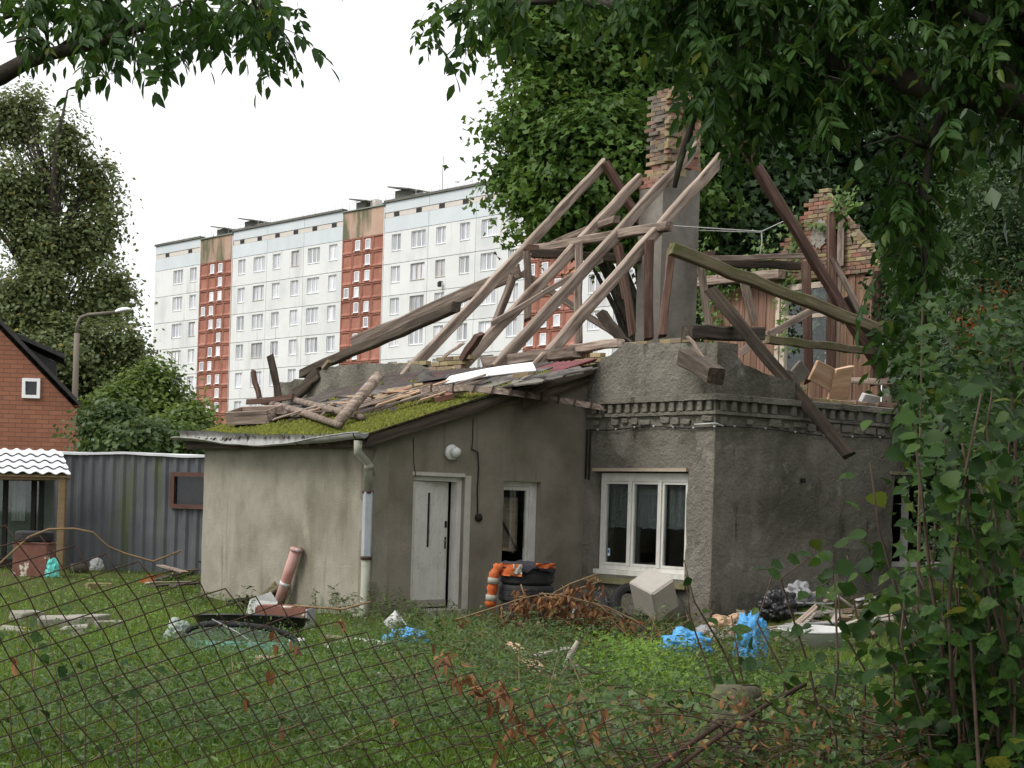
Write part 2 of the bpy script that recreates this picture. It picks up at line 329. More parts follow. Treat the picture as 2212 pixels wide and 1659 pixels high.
MT['orange'] = surf('orange', [(.36, .07, .015), (.5, .12, .035)], scale=6, rough=.85, bump=.02, bscale=12, stains=[((.3, .2, .1), 5, (1, 1, 1), .55, .72)])
MT['reflect'] = surf('reflect', [(.24, .23, .19), (.36, .34, .3)], scale=8, rough=.4)
MT['blackcloth'] = surf('blackcloth', [(.012, .012, .016), (.03, .03, .038)], scale=6, rough=.95, bump=.02, bscale=9)
MT['red'] = surf('red', [(.42, .02, .02), (.55, .04, .045)], scale=6, rough=.45, bump=.006, bscale=9)
MT['pinkrust'] = surf('pinkrust', [(.36, .17, .14), (.47, .27, .24), (.52, .40, .4)], scale=2.5, stretch=(1, 1, 1), rough=.7, bump=.002, stains=[((.62, .58, .6), 4, (1, 1, .5), .58, .66)])
MT['rustplate'] = surf('rustplate', [(.13, .055, .04), (.22, .10, .075)], scale=4, rough=.8, bump=.002, stains=[((.6, .55, .45), 2.6, (1, 1, 1), .58, .63)])
MT['rust'] = surf('rust', [(.032, .02, .014), (.065, .038, .025)], scale=30, rough=.85, spec=.25)
MT['concrete'] = surf('concrete', [(.22, .2, .17), (.33, .31, .27)], scale=4, rough=.95, bump=.008, bscale=25, rand=.15, stains=[((.10, .11, .05), 4, (1, 1, 1), .55, .7)])
MT['mosspost'] = surf('mosspost', [(.05, .048, .028), (.09, .085, .05), (.13, .12, .08)], scale=9, rough=.95, bump=.02, bscale=25)
MT['bark'] = surf('bark', [(.02, .017, .013), (.05, .042, .033), (.085, .075, .06)], scale=6, stretch=(1, 1, .5), rough=.95, bump=.015, bscale=14)
MT['twig'] = surf('twig', [(.05, .033, .024), (.10, .07, .05)], scale=20, rough=.9, rand=.2)
MT['drytwig'] = surf('drytwig', [(.17, .115, .06), (.27, .19, .11)], scale=20, rough=.9, rand=.25)
MT['whitewood'] = surf('whitewood', [(.26, .22, .18), (.40, .36, .32)], scale=6, rough=.9, bump=.004)
MT['cable'] = surf('cable', [(.012, .011, .01), (.02, .02, .02)], scale=6, rough=.6)
MT['porcelain'] = surf('porcelain', [(.60, .60, .56), (.7, .7, .66)], scale=6, rough=.2, spec=.5)
MT['lace'] = None
MT['l_maple'] = leafmat('l_maple', [(.03, .068, .012), (.058, .118, .02), (.09, .165, .028), (.13, .165, .026)], pos=[0, .45, .93, 1], trans=.36, patch=(.10, .18, .03), pscale=.5, spec=.25)
MT['l_maple2'] = leafmat('l_maple2', [(.018, .043, .014), (.03, .066, .02), (.046, .09, .026)], trans=.25)
MT['l_far'] = leafmat('l_far', [(.08, .11, .04), (.13, .168, .062), (.19, .232, .092), (.33, .26, .055)], pos=[0, .4, .965, 1], trans=.45)
MT['l_bush'] = leafmat('l_bush', [(.06, .10, .018), (.10, .16, .03), (.17, .24, .05)], trans=.4)
MT['l_ash'] = leafmat('l_ash', [(.016, .046, .008), (.028, .072, .012), (.046, .10, .016), (.12, .15, .02)], pos=[0, .5, .95, 1], trans=.45, rough=.5, spec=.2)
MT['l_thuja'] = leafmat('l_thuja', [(.03, .062, .02), (.05, .095, .03), (.07, .115, .04)], trans=.3)
MT['l_hazel'] = leafmat('l_hazel', [(.014, .042, .008), (.027, .066, .011), (.05, .10, .016), (.17, .18, .028)], pos=[0, .5, .95, 1], trans=.4, rough=.5, spec=.2, mottle=5.)
MT['l_dead'] = leafmat('l_dead', [(.09, .042, .018), (.17, .08, .03), (.26, .13, .05)], trans=.25, rough=.8)
MT['l_orange'] = leafmat('l_orange', [(.16, .05, .012), (.26, .09, .02), (.3, .15, .03)], trans=.35, rough=.7)
MT['l_ivy'] = leafmat('l_ivy', [(.05, .10, .02), (.09, .17, .03), (.16, .23, .05)], trans=.4)
MT['l_grass'] = leafmat('l_grass', [(.07, .13, .013), (.12, .21, .022), (.19, .29, .038), (.31, .28, .11)], pos=[0, .45, .85, 1], trans=.4, rough=.5, patch=(.05, .11, .016), pscale=.7)
MT['l_weed'] = leafmat('l_weed', [(.055, .11, .025), (.085, .16, .035), (.13, .22, .045)], trans=.4, rough=.5, patch=(.16, .28, .025), pscale=.45)
MT['l_lime'] = leafmat('l_lime', [(.09, .18, .016), (.14, .26, .022), (.22, .34, .04)], trans=.45, rough=.45)
MT['l_moss'] = leafmat('l_moss', [(.06, .075, .006), (.11, .125, .012), (.18, .18, .022)], trans=.1, rough=.9)
# ------------------------------------------------------------------ ground
def ground():
    xs = np.unique(np.round(np.concatenate([np.linspace(-900, -30, 14), np.linspace(-30, -9, 22), np.linspace(-9, 14, 150), np.linspace(14, 40, 20), np.linspace(40, 900, 14)]), 3))
    ys = np.unique(np.round(np.concatenate([np.linspace(-60, 3, 12), np.linspace(3, 36, 200), np.linspace(36, 90, 40), np.linspace(90, 1600, 20)]), 3))
    V = [(x, y, gz(x, y) if (-30 < x < 40 and 3 < y < 80) else 0.) for y in ys for x in xs]
    nx = len(xs); idx = np.arange(nx*len(ys)).reshape(len(ys), nx)
    Fa = np.stack([idx[:-1, :-1], idx[:-1, 1:], idx[1:, 1:], idx[1:, :-1]], -1).reshape(-1, 4)
    m = surf('soil', [(.035, .045, .014), (.06, .075, .022), (.075, .062, .035)], scale=1.2, rough=1, spec=.05, bump=.03, bscale=14)
    o = link('ground', npmesh('ground', V, Fa, True), m); setp(o, kind='structure')
ground()

# ------------------------------------------------------------------ nine-storey panel block far behind
m_panel = surf('panel', [(.58, .59, .59), (.66, .665, .66), (.70, .70, .695)], scale=.35, rough=.85, spec=.15, rand=.03, bump=.004, bscale=3, stains=[((.46, .46, .455), .5, (1, 1, .15), .54, .78), ((.42, .40, .37), 1.7, (1, 1, .06), .63, .75)])
m_panelblue = surf('panelblue', [(.53, .57, .60), (.60, .635, .655)], scale=.4, rough=.85, spec=.15, rand=.03, stains=[((.52, .57, .6), .6, (1, 1, .12), .55, .75)])
m_joint = surf('joint', [(.46, .45, .43), (.58, .57, .54)], scale=1.5, rough=.9)
m_red = surf('redpanel', [(.28, .115, .082), (.34, .15, .11), (.38, .19, .145)], scale=1.2, rough=.85, spec=.15, rand=.09, bump=.004, bscale=6)
m_peach = surf('peachpanel', [(.40, .27, .20), (.47, .33, .26)], scale=.5, rough=.85, rand=.03, stains=[((.13, .125, .075), .55, (1, 1, .22), .45, .58)])
m_vent = surf('vent', [(.03, .028, .028), (.05, .045, .045)], rough=.9)
m_strip = surf('strip', [(.55, .50, .45), (.62, .57, .52)], scale=2, rough=.9)
m_roofedge = surf('roofedge', [(.10, .10, .085), (.16, .155, .14)], scale=1.5, rough=.9)
m_greenedge = surf('greenedge', [(.16, .2, .17), (.22, .26, .23)], scale=1.5, rough=.7)
m_pvc = surf('pvc', [(.78, .78, .78), (.84, .84, .84)], scale=2, rough=.5, rand=.05)
m_oldframe = surf('oldframe', [(.42, .38, .33), (.55, .52, .48)], scale=3, rough=.8, rand=.1)
m_pane = surf('pane', [(.30, .31, .35), (.46, .47, .51), (.62, .62, .64)], pos=[.33, .48, .66], scale=.9, stretch=(1, 1, .25), detail=2, rough=.08, spec=.6, rand=.35)
m_panepink = surf('panepink', [(.45, .22, .27), (.55, .3, .34)], scale=2, rough=.1, spec=.6)
ES = Vector((.644, -.765)).normalized(); EN = Vector((ES.y, -ES.x)); ES3, EN3 = Vector((ES.x, ES.y, 0)), Vector((EN.x, EN.y, 0))   # along facade to the right; outward
B0 = at(516, 700, 171.0); B0 = Vector((B0.x, B0.y))
def bs(x, y):
    r = ray(x, y); d = B0.dot(EN)/(r.x*EN.x+r.y*EN.y); p = at(x, y, d); return (Vector((p.x, p.y))-B0).dot(ES)
def z2(x, y, ox, oy, k): return ((ox+x/k)/1.1573, (oy+y/k)/1.1573)
def bz(x, y, ox=380, oy=400, k=2.439): return bs(*z2(x, y, ox, oy, k))
def bp(s, n, z): p = B0+ES*s+EN*n; return Vector((p.x, p.y, z))
MBLK = frame(bp(0, 0, 0), ES3, ez=UP)                          # local x along facade, y = -outward, z up
def bm(s, n, z): return frame(bp(s, n, z), ES3, ez=UP)
sA, s1a, s1b, s2a, s2b = bz(25, 600), bz(300, 640), bz(495, 640), bz(1168, 500), bz(1420, 500)
s3a = bz(1240, 560, 840, 360, 2.592)
sw = .5*((s1b-s1a)+(s2b-s2a)); secw = .5*((s2a-s1b)+(s3a-s2b))
s3b = s3a+sw; s4a = s3b+secw; s4b = s4a+sw; sEnd = s4a
print('BLOCK', [round(v, 2) for v in (sA, s1a, s1b, s2a, s2b, s3a, s3b, s4a)], 'stripe', sw, 'sec', secw)
fr = [((bz(c, y)-s1b)/(s2a-s1b), n) for c, y, n in ((553, 650, 2), (658, 635, 3), (765, 615, 2), (878, 595, 2), (992, 580, 3), (1110, 555, 2))]
ZT, FH = 24.95, 2.75
block = thing('panel_apartment_block', 'long white nine-storey panel apartment block with red window stripes behind the ruin', 'building', bp(0, -6, 0))
link('wall', *(lambda: (boxmesh(1, 1, 1), m_joint))(), block, frame(bp((sA+sEnd)/2, -6.13, 13.6), ES3, ez=UP) @ Matrix.Diagonal((sEnd-sA-.02, 12, 27.2, 1)))
def holed_panel(w, h, holes, th=.13):
    xs = sorted({0, w, *[v for a in holes for v in a[:2]]}); zs = sorted({0, h, *[v for a in holes for v in a[2:]]})
    V = []; Fs = []; id_ = {}
    def v(x, z, y):
        if (x, z, y) not in id_: id_[(x, z, y)] = len(V); V.append((x, y, z))
        return id_[(x, z, y)]
    inside = lambda x, z: 0 < x < w and 0 < z < h and not any(a < x < b and c < z < d for a, b, c, d in holes)
    for i in range(len(xs)-1):
        for j in range(len(zs)-1):
            x0, x1, zz0, zz1 = xs[i], xs[i+1], zs[j], zs[j+1]; xm, zm = (x0+x1)/2, (zz0+zz1)/2
            if not inside(xm, zm): continue
            Fs.append((v(x0, zz0, 0), v(x1, zz0, 0), v(x1, zz1, 0), v(x0, zz1, 0)))
            e = .001
            if not inside(x0-e, zm): Fs.append((v(x0, zz0, th), v(x0, zz0, 0), v(x0, zz1, 0), v(x0, zz1, th)))
            if not inside(x1+e, zm): Fs.append((v(x1, zz0, 0), v(x1, zz0, th), v(x1, zz1, th), v(x1, zz1, 0)))
            if not inside(xm, zz0-e): Fs.append((v(x0, zz0, th), v(x1, zz0, th), v(x1, zz0, 0), v(x0, zz0, 0)))
            if not inside(xm, zz1+e): Fs.append((v(x0, zz1, 0), v(x1, zz1, 0), v(x1, zz1, th), v(x0, zz1, th)))
    me = bpy.data.meshes.new('panel'); me.from_pydata(V, [], Fs); me.update(); return me
def win_meshes(w, h, n):
    f = MB(); p = MB(); b = .075
    Mi = Matrix.Translation
    f.box(Mi((0, .05, b/2)), w, .07, b).box(Mi((0, .05, h-b/2)), w, .07, b)
    f.box(Mi((-w/2+b/2, .05, h/2)), b, .07, h-2*b).box(Mi((w/2-b/2, .05, h/2)), b, .07, h-2*b)
    f.box(Mi((0, -.04, -.02)), w+.06, .22, .035)
    for i in range(1, n): f.box(Mi((-w/2+w*i/n, .045, h/2)), .11, .08, h-2*b)
    V, Fs = boxgeo(-w/2+b, w/2-b, .055, .075, b, h-b)
    mf = bpy.data.meshes.new('frame'); mf.from_pydata([tuple(v) for v in f.V], [], f.F); mf.update()
    mp = bpy.data.meshes.new('pane'); mp.from_pydata(V, [], Fs); mp.update(); return mf, mp
WW = {2: 1.32, 3: 2.0}; WM = {n: win_meshes(WW[n], 1.42, n) for n in (2, 3)}; WM['old'] = {n: win_meshes(WW[n], 1.42, n) for n in (2, 3)}
for n in (2, 3): WM[n][0].materials.append(m_pvc); WM[n][1].materials.append(m_pane); WM['old'][n][0].materials.append(m_oldframe); WM['old'][n][1].materials.append(m_pane)
wr = random.Random(3); gap = .022
def add_window(s, z, n):
    q = WM['old'][n] if wr.random() < .13 else WM[n]
    w_ = link('window', q[0], None, block, bm(s, .0, z))
    link('pane', q[1], None, w_, bm(s, .0, z))
def section(sa, sb, wins):
    """three panels a floor, two windows in each"""
    groups = [wins[i:i+2] for i in range(0, len(wins), 2)]; ng = len(groups); pw = (sb-sa)/ng
    for g, ws in enumerate(groups):
        a = sa+g*pw; holes = [(s-a-gap-WW[n]/2, s-a-gap+WW[n]/2, 1.1, 2.52) for s, n in ws]
        me = holed_panel(pw-2*gap, FH-2*gap, [(h[0], h[1], 1.1-gap, 2.52-gap) for h in holes]); me.materials.append(m_panel)
        for k in range(9):
            zb = ZT-FH*(k+1); link('wall_panel', me, None, block, bm(a+gap, .1, zb+gap))
            for s, n in ws: add_window(s, zb+1.1, n)
        for (za, zb_, mat, nm) in ((ZT, 26.25, m_panelblue, 'attic_panel'), (26.68, 27.55, m_panelblue, 'parapet_panel')):
            cbox(nm, bm(a+pw/2, .035, (za+zb_)/2), (pw-2*gap, .13, zb_-za-.04), mat, block)
        for q in range(2):
            cbox('vent', bm(a+pw*(.27+.5*q), .02, 26.46), (.75, .14, .36), m_vent, block)
section(sA, s1a, [(bz(164, 725), 3), (bz(257, 710), 2)])
for a, b in ((s1b, s2a), (s2b, s3a), (s3b, s4a)): section(a, b, [(a+f*(b-a), n) for f, n in fr])
for a, b in ((sA, s1a), (s1b, s2a), (s2b, s3a), (s3b, s4a)):
    cbox('vent_strip', bm((a+b)/2, -.005, 26.46), (b-a-.03, .13, .40), m_strip, block)
    cbox('coping', bm((a+b)/2, -.05, 27.67), (b-a+.02, .6, .2), m_roofedge, block)
# red stripes of coffered panels
def red_panel_mesh(w, h):
    bmx = bmesh.new(); ring = []
    prof = [(0, .14), (0, 0), (.07, 0), (.15, .10), (.5, .10)]
    for ins, y in prof[:-1]:
        lo = .05 if ins else 0
        ring.append([bmx.verts.new((x, y, z)) for x, z in ((-w/2+ins, ins*1.6), (w/2-ins, ins*1.6), (w/2-ins, h-ins), (-w/2+ins, h-ins))])
    for a, b in zip(ring[:-1], ring[1:]):
        for k in range(4): bmx.faces.new((a[k], a[(k+1) % 4], b[(k+1) % 4], b[k]))
    bmx.faces.new(ring[-1]); bmesh.ops.recalc_face_normals(bmx, faces=bmx.faces[:])
    me = bpy.data.meshes.new('red_panel'); bmx.to_mesh(me); bmx.free(); return me
rw, rh = sw/4-.05, FH/2-.06
rpm = red_panel_mesh(rw, rh); rpm.materials.append(m_red)
sfm, spm = win_meshes(.72, .92, 1); sfm.materials.append(m_pvc); spm.materials.append(m_pane)
pat = [(1, 2), (2,), (1, 2), (0, 1)]
for a, b in ((s1a, s1b), (s2a, s2b), (s3a, s3b)):
    cbox('top_panel', bm((a+b)/2, .03, (ZT+27.35)/2), (b-a-.04, .16, 27.35-ZT), m_peach, block)
    cbox('coping', bm((a+b)/2, -.05, 27.44), (b-a+.2, .6, .10), m_greenedge, block)
    for r in range(18):
        for c in range(4):
            s = a+sw*(c+.5)/4; z = ZT-FH/2*(r+1)+.03
            link('red_panel', rpm, None, block, bm(s, .13, z))
            if c in pat[r % 4]:
                w_ = link('window', sfm, None, block, bm(s, .11, z+.2)); link('pane', spm, None, w_, bm(s, .11, z+.2))
# roof-top boxes, railing, aerials (all fixed to the roof)
def hatch(s, w, h, n=-1.2):
    k = MB(); k.box(bm(s, n, 27.5+h/2), w, 1.6, h); o = k.build('roof_vent_house', m_roofedge, block)
    cbox('vent_cover', bm(s+.15, n+.2, 27.5+h+.09) @ Matrix.Rotation(.16, 4, 'Y'), (w+1.0, 2.4, .12), m_roofedge, block)
for x, y, w, h in ((470, 503, 1.5, .75), (530, 490, 1.6, 1.0), (772, 440, 1.5, .75), (860, 418, 2.0, 1.1)): hatch(bs(x, y), w, h)
cbox('roof_fan', bm(bs(793, 436), -1.0, 27.95), (.8, .8, .8), m_strip, block, .05)
rl = MB(); s = sA+.4; k = 0
while s < s4a:
    rl.box(bm(s, -.5, 27.95), .03, .03, .9); s += 1.1
for z in (28.05, 28.38): rl.box(bm((sA+s4a)/2, -.5, z), s4a-sA-.6, .025, .025)
rl.build('roof_railing', surf('railing', [(.42, .43, .43), (.5, .5, .5)], rough=.6), block)
for x, y0, y1, d in ((915, 312, 400, -2.0), (414, 500, 523, -2.5)):
    r_ = bs(x, y1); top = 27.5+(y1-y0)/23.5
    tube('roof_mast', [bp(r_, d, 27.3), bp(r_, d, top)], .035, m_roofedge, block, 6)
for a in (s1b, s2b, s3b, s1a+.0):
    tube('drain_pipe', [bp(a-.02, .12, .3), bp(a-.02, .12, 27.2)], .05, m_joint, block, 6)
cbox('side_wall', bm(sA-.02, -6.05, 13.7), (.2, 12, 27.2), m_panel, block)
k = thing('security_camera', 'small dark camera hanging by a fourth-row window of the panel block', 'camera', bp(bz(700, 790, 840, 360, 2.592), .12, 19.2))
cbox('bracket', bm(bz(700, 790, 840, 360, 2.592), .25, 20.1), (.06, .4, .06), m_vent, k); cbox('housing', bm(bz(700, 790, 840, 360, 2.592), .42, 19.85), (.3, .3, .42), m_vent, k, .05)

# ------------------------------------------------------------------ brick house at the left edge
def brickmat(name, c1, c2, mort, bw, bh):
    m, nt, out = newmat(name); L = nt.links.new
    tc = N(nt, 'ShaderNodeTexCoord'); t = N(nt, 'ShaderNodeTexBrick'); sx = N(nt, 'ShaderNodeSeparateXYZ'); cx = N(nt, 'ShaderNodeCombineXYZ')
    L(tc.outputs['Object'], sx.inputs[0]); L(sx.outputs['X'], cx.inputs['X']); L(sx.outputs['Z'], cx.inputs['Y']); L(cx.outputs[0], t.inputs['Vector'])
    t.inputs['Color1'].default_value = c4(c1); t.inputs['Color2'].default_value = c4(c2); t.inputs['Mortar'].default_value = c4(mort)
    t.inputs['Scale'].default_value = 1; t.inputs['Brick Width'].default_value = bw; t.inputs['Row Height'].default_value = bh; t.inputs['Mortar Size'].default_value = .012
    nz = N(nt, 'ShaderNodeTexNoise'); nz.inputs['Scale'].default_value = .9; L(tc.outputs['Object'], nz.inputs['Vector'])
    mx = N(nt, 'ShaderNodeMix', data_type='RGBA', blend_type='MULTIPLY'); mx.inputs['Factor'].default_value = .5; L(t.outputs['Color'], mx.inputs['A']); L(ramp(nt, nz.outputs['Fac'], [(.7, .7, .7), (1, 1, 1)], [.3, .7]), mx.inputs['B'])
    b = N(nt, 'ShaderNodeBsdfPrincipled'); b.inputs['Roughness'].default_value = .9; L(mx.outputs['Result'], b.inputs['Base Color'])
    bp_ = N(nt, 'ShaderNodeBump'); bp_.inputs['Distance'].default_value = .01; bp_.invert = True; L(t.outputs['Fac'], bp_.inputs['Height']); L(bp_.outputs[0], b.inputs['Normal'])
    L(b.outputs[0], out.inputs['Surface']); return m
D_BH = 66.0
m_bh = brickmat('housebrick', (.26, .10, .058), (.31, .13, .075), (.155, .075, .05), .5, .17)
m_shing = surf('slate', [(.028, .027, .028), (.05, .047, .047)], scale=6, rough=.8, bump=.01, bscale=8)
pe, pr = at(188, 893, D_BH), at(0, 697, D_BH)                 # eave and a point on the slope
xe = at(185, 950, D_BH).x; slope = (pr.z-pe.z)/(pe.x-pr.x); zr = pe.z; xl = xe-9.0; xm = (xe+xl)/2
bh = thing('brick_house', 'red brick house with black roof and one small white window at left edge', 'house', (xm, D_BH, 0))
zri = pe.z+slope*(pe.x-xm)
wn0, wn1 = at(46, 863, D_BH), at(86, 813, D_BH)
Mh = frame(Vector((xl, D_BH, 0)), (1, 0, 0), ez=UP)
top_h = lambda s: pe.z-.25+slope*min(s, 9.0-s)
wx0, wx1, wz0, wz1 = at(48, 860, D_BH).x-xl, at(87, 860, D_BH).x-xl, at(60, 860, D_BH).z, at(60, 817, D_BH).z
wl = wallgrid('wall', Vector((xl, D_BH, 0)), Vector((1, 0, 0)), Vector((0, -1, 0)), [0, 4.5, 9.0, wx0, wx1], [0, wz0, wz1, top_h(0), top_h(4.5)+.05], lambda s, z: wx0 < s < wx1 and wz0 < z < wz1, top_h, .3, m_bh, bh, 0, cell=.6)
bx_ = MB(); bx_.add([(x-.25*(y-D_BH), y, z) for z in (0, 5.0) for y in (D_BH+.32, D_BH+13.5) for x in (xl+.02, xe-.02)], boxgeo(0, 1, 0, 1, 0, 1)[1]); bx_.build('side_wall', m_bh, bh)
for sg in (-1, 1):
    V = []
    ov = .5; th = .16
    for y in (D_BH-.35, D_BH+14):
        for (x, z) in ((xm, zri+.15), (xm+sg*(4.5+ov), zri+.15-slope*(4.5+ov)), (xm+sg*(4.5+ov), zri+.15-th-slope*(4.5+ov)), (xm, zri-.05)):
            V.append((x-.25*(y-D_BH), y, z))
    rf = meshobj('roof', V, [(0, 1, 5, 4), (1, 2, 6, 5), (2, 3, 7, 6), (3, 0, 4, 7), (0, 3, 2, 1), (4, 5, 6, 7)], m_shing, bh)
    if sg == 1: roof_r = rf
k = MB(); cx, cz = (wx0+wx1)/2+xl, (wz0+wz1)/2; ww, hh = wx1-wx0, wz1-wz0
for dx, dz, a, b in ((0, hh/2-.06, ww, .12), (0, -hh/2+.06, ww, .12), (-ww/2+.06, 0, .12, hh-.24), (ww/2-.06, 0, .12, hh-.24)): k.box(Matrix.Translation((cx+dx, D_BH-.02, cz+dz)), a, .14, b)
wn_ = k.build('window', m_pvc, bh); cbox('pane', Matrix.Translation((cx, D_BH+.06, cz)), (ww-.2, .02, hh-.2), surf('darkpane', [(.01, .01, .012), (.02, .02, .022)], rough=.06, spec=.5), wn_)
def rz_(x, y): return zri+.15-slope*(x+.25*(y-D_BH)-xm)            # top of the right slope
ya, yb = D_BH+.9, D_BH+4.2
da, db_, dc = at(62, 752, ya), at(122, 783, ya), at(128, 845, ya)
V = []                                                        # shed dormer on the right slope
for y in (ya, yb):
    ox = -.25*(y-ya)
    V += [Vector((da.x+ox, y, da.z)), Vector((db_.x+ox, y, db_.z)), Vector((db_.x+ox, y, rz_(db_.x+ox, y)-.1)), Vector((da.x+ox, y, rz_(da.x+ox, y)-.1))]
meshobj('dormer', V, [(0, 3, 2, 1), (4, 5, 6, 7), (0, 1, 5, 4), (1, 2, 6, 5), (2, 3, 7, 6), (3, 0, 4, 7)], m_shing, bh)
V = []; e0, e1 = at(20, 715, ya-.2), at(136, 766, ya-.2)
for y in (ya-.25, yb+.2):
    ox = -.25*(y-ya)
    for p, dz in ((e0, .02), (e1, .02), (e1, -.14), (e0, -.14)): V.append((p.x+ox, y, p.z+dz))
meshobj('dormer_roof', V, [(0, 1, 5, 4), (1, 2, 6, 5), (2, 3, 7, 6), (3, 0, 4, 7), (0, 3, 2, 1), (4, 5, 6, 7)], m_shing, bh)

# ------------------------------------------------------------------ street lamps
def lamp(name, label, pts, d, rad, heads, par_mat):
    base = at(pts[0][0], pts[0][1], d); t_ = thing(name, label, 'street lamp', (base.x, d, 0), 'street lamps beyond the yard')
    P = [Vector((base.x, d, -.1))]+[at(x, y, d) for x, y in pts]
    pole = [P[0]]+[P[0].lerp(P[1], f) for f in (.5, .9)]+P[1:2]
    tube('pole', [Vector((base.x, d, -.1)), at(*pts[0], d)], [rad*1.3, rad], par_mat, t_, 10)
    tube('arm', [at(x, y, d) for x, y in pts], rad*.6, par_mat, t_, 8)
    a, b = at(*heads[0], d), at(*heads[1], d); L = (b-a).length
    V = []; Fs = []; n, s = 8, 10; M = frame(a, b-a, ez=UP)
    for i in range(n+1):
        u = i/n; r = math.sin(math.pi*(.12+.85*u))**.6
        for j in range(s):
            th = 2*math.pi*j/s; V.append((u*L, .2*r*math.cos(th), (.14 if math.sin(th) > 0 else .06)*r*math.sin(th)))
    for i in range(n):
        for j in range(s): Fs.append((i*s+j, (i+1)*s+j, (i+1)*s+(j+1) % s, i*s+(j+1) % s))
    Fs += [tuple(range(s)), tuple(n*s+j for j in range(s-1, -1, -1))]
    meshobj('lamp_head', V, Fs, m_pvc, t_, True, M)
m_pole = surf('pole', [(.14, .12, .09), (.2, .175, .14)], scale=2, stretch=(3, 3, .3), rough=.9)
lamp('street_lamp', 'tall bent-arm street lamp rising behind the brick house roof', [(166, 720), (167, 700), (174, 686), (190, 680), (255, 674)], 73, .115, ((250, 674), (284, 668)), m_pole)
lamp('street_lamp', 'small distant street lamp at foot of the leftmost red stripe', [(415, 906), (416, 899), (420, 895), (425, 893)], 120, .1, ((421, 893), (438, 884)), m_pole)

# ------------------------------------------------------------------ grey corrugated container with porch
D_C = 40.0
pL, pR = at(-60, 1100, D_C+1.0), at(470, 1100, D_C-1.0)
ec = Vector((pR.x-pL.x, pR.y-pL.y, 0)); LC = ec.length; ec.normalize(); nc = Vector((ec.y, -ec.x, 0)); O_c = Vector((pL.x, pL.y, 0))
def onC(x, y, n=0.):
    r = ray(x, y); q = O_c+nc*n; d = (q.x*nc.x+q.y*nc.y)/(r.x*nc.x+r.y*nc.y); p = at(x, y, d); return p
def cs(p): return (p-O_c).dot(ec)
def cm(s, n, z): return frame(O_c+ec*s+nc*n+UP*z, ec, ez=UP)
cont = thing('container_shed', 'dark grey corrugated container shed with green streaks and white top edge', 'shed', O_c+ec*(LC/2)-nc*1.2)
w0, w1 = onC(371, 1098), onC(460, 1020); ws0, ws1, wz0, wz1 = cs(w0), cs(w1), w0.z, onC(400, 1020).z
V = []; Fs = []; s = 0.; prof = []
per = .27
while s < LC:
    for f, n in ((0, 0), (.28, 0), (.5, .045), (.78, .045)): prof.append((s+f*per, n))
    s += per
zz = [-.02, .35, .8, wz0, (wz0+wz1)/2, wz1, 2.45, 2.62]
for (s, n) in prof:
    for z in zz:
        dent = .02*mnoise.noise(Vector((s*1.2, z*1.6, 4)))
        V.append(O_c+ec*s+nc*(n+dent)+UP*z)
nz_ = len(zz)
for i in range(len(prof)-1):
    for j in range(nz_-1):
        sm, zm = (prof[i][0]+prof[i+1][0])/2, (zz[j]+zz[j+1])/2
        if ws0 < sm < ws1 and wz0 < zm < wz1: continue
        Fs.append((i*nz_+j, (i+1)*nz_+j, (i+1)*nz_+j+1, i*nz_+j+1))
meshobj('corrugated_wall', V, Fs, MT['container'], cont)
k = MB(); k.box(cm(LC/2, -2.5, 1.3), LC-.05, .06, 2.55).box(cm(.05, -1.3, 1.3), .06, 2.4, 2.55).box(cm(LC-.05, -1.3, 1.3), .06, 2.4, 2.55).box(cm(LC/2, -1.3, 2.58), LC-.1, 2.5, .05); k.build('body', MT['container'], cont)
V = []; n = 60                                                # wavy white edge of the roof covering
for i in range(n+1):
    s = LC*i/n; wv = .02*math.sin(s*1.9)+.02*mnoise.noise(Vector((s*1.4, 0, 2)))
    for a, z in ((.10, 2.60+wv), (.11, 2.655+wv), (-1.2, 2.69+wv*.3), (-1.2, 2.63+wv*.3)): V.append(O_c+ec*s+nc*a+UP*z)
meshobj('roof_edge', V, [(i*4+k_, (i+1)*4+k_, (i+1)*4+(k_+1) % 4, i*4+(k_+1) % 4) for i in range(n) for k_ in range(4)]+[(0, 1, 2, 3), (n*4+3, n*4+2, n*4+1, n*4)], MT['whitemetal'], cont)
k = MB(); ww, hh, sc, zc = ws1-ws0, wz1-wz0, (ws0+ws1)/2, (wz0+wz1)/2
for ds, dz, a, b in ((0, hh/2-.05, ww, .1), (0, -hh/2+.05, ww, .1), (-ww/2+.05, 0, .1, hh-.2), (ww/2-.05, 0, .1, hh-.2)): k.box(cm(sc+ds, .05, zc+dz), a, .12, b)
wf = k.build('window', MT['brownframe'], cont); cbox('pane', cm(sc, .02, zc), (ww-.2, .02, hh-.2), bpy.data.materials['darkpane'], wf)
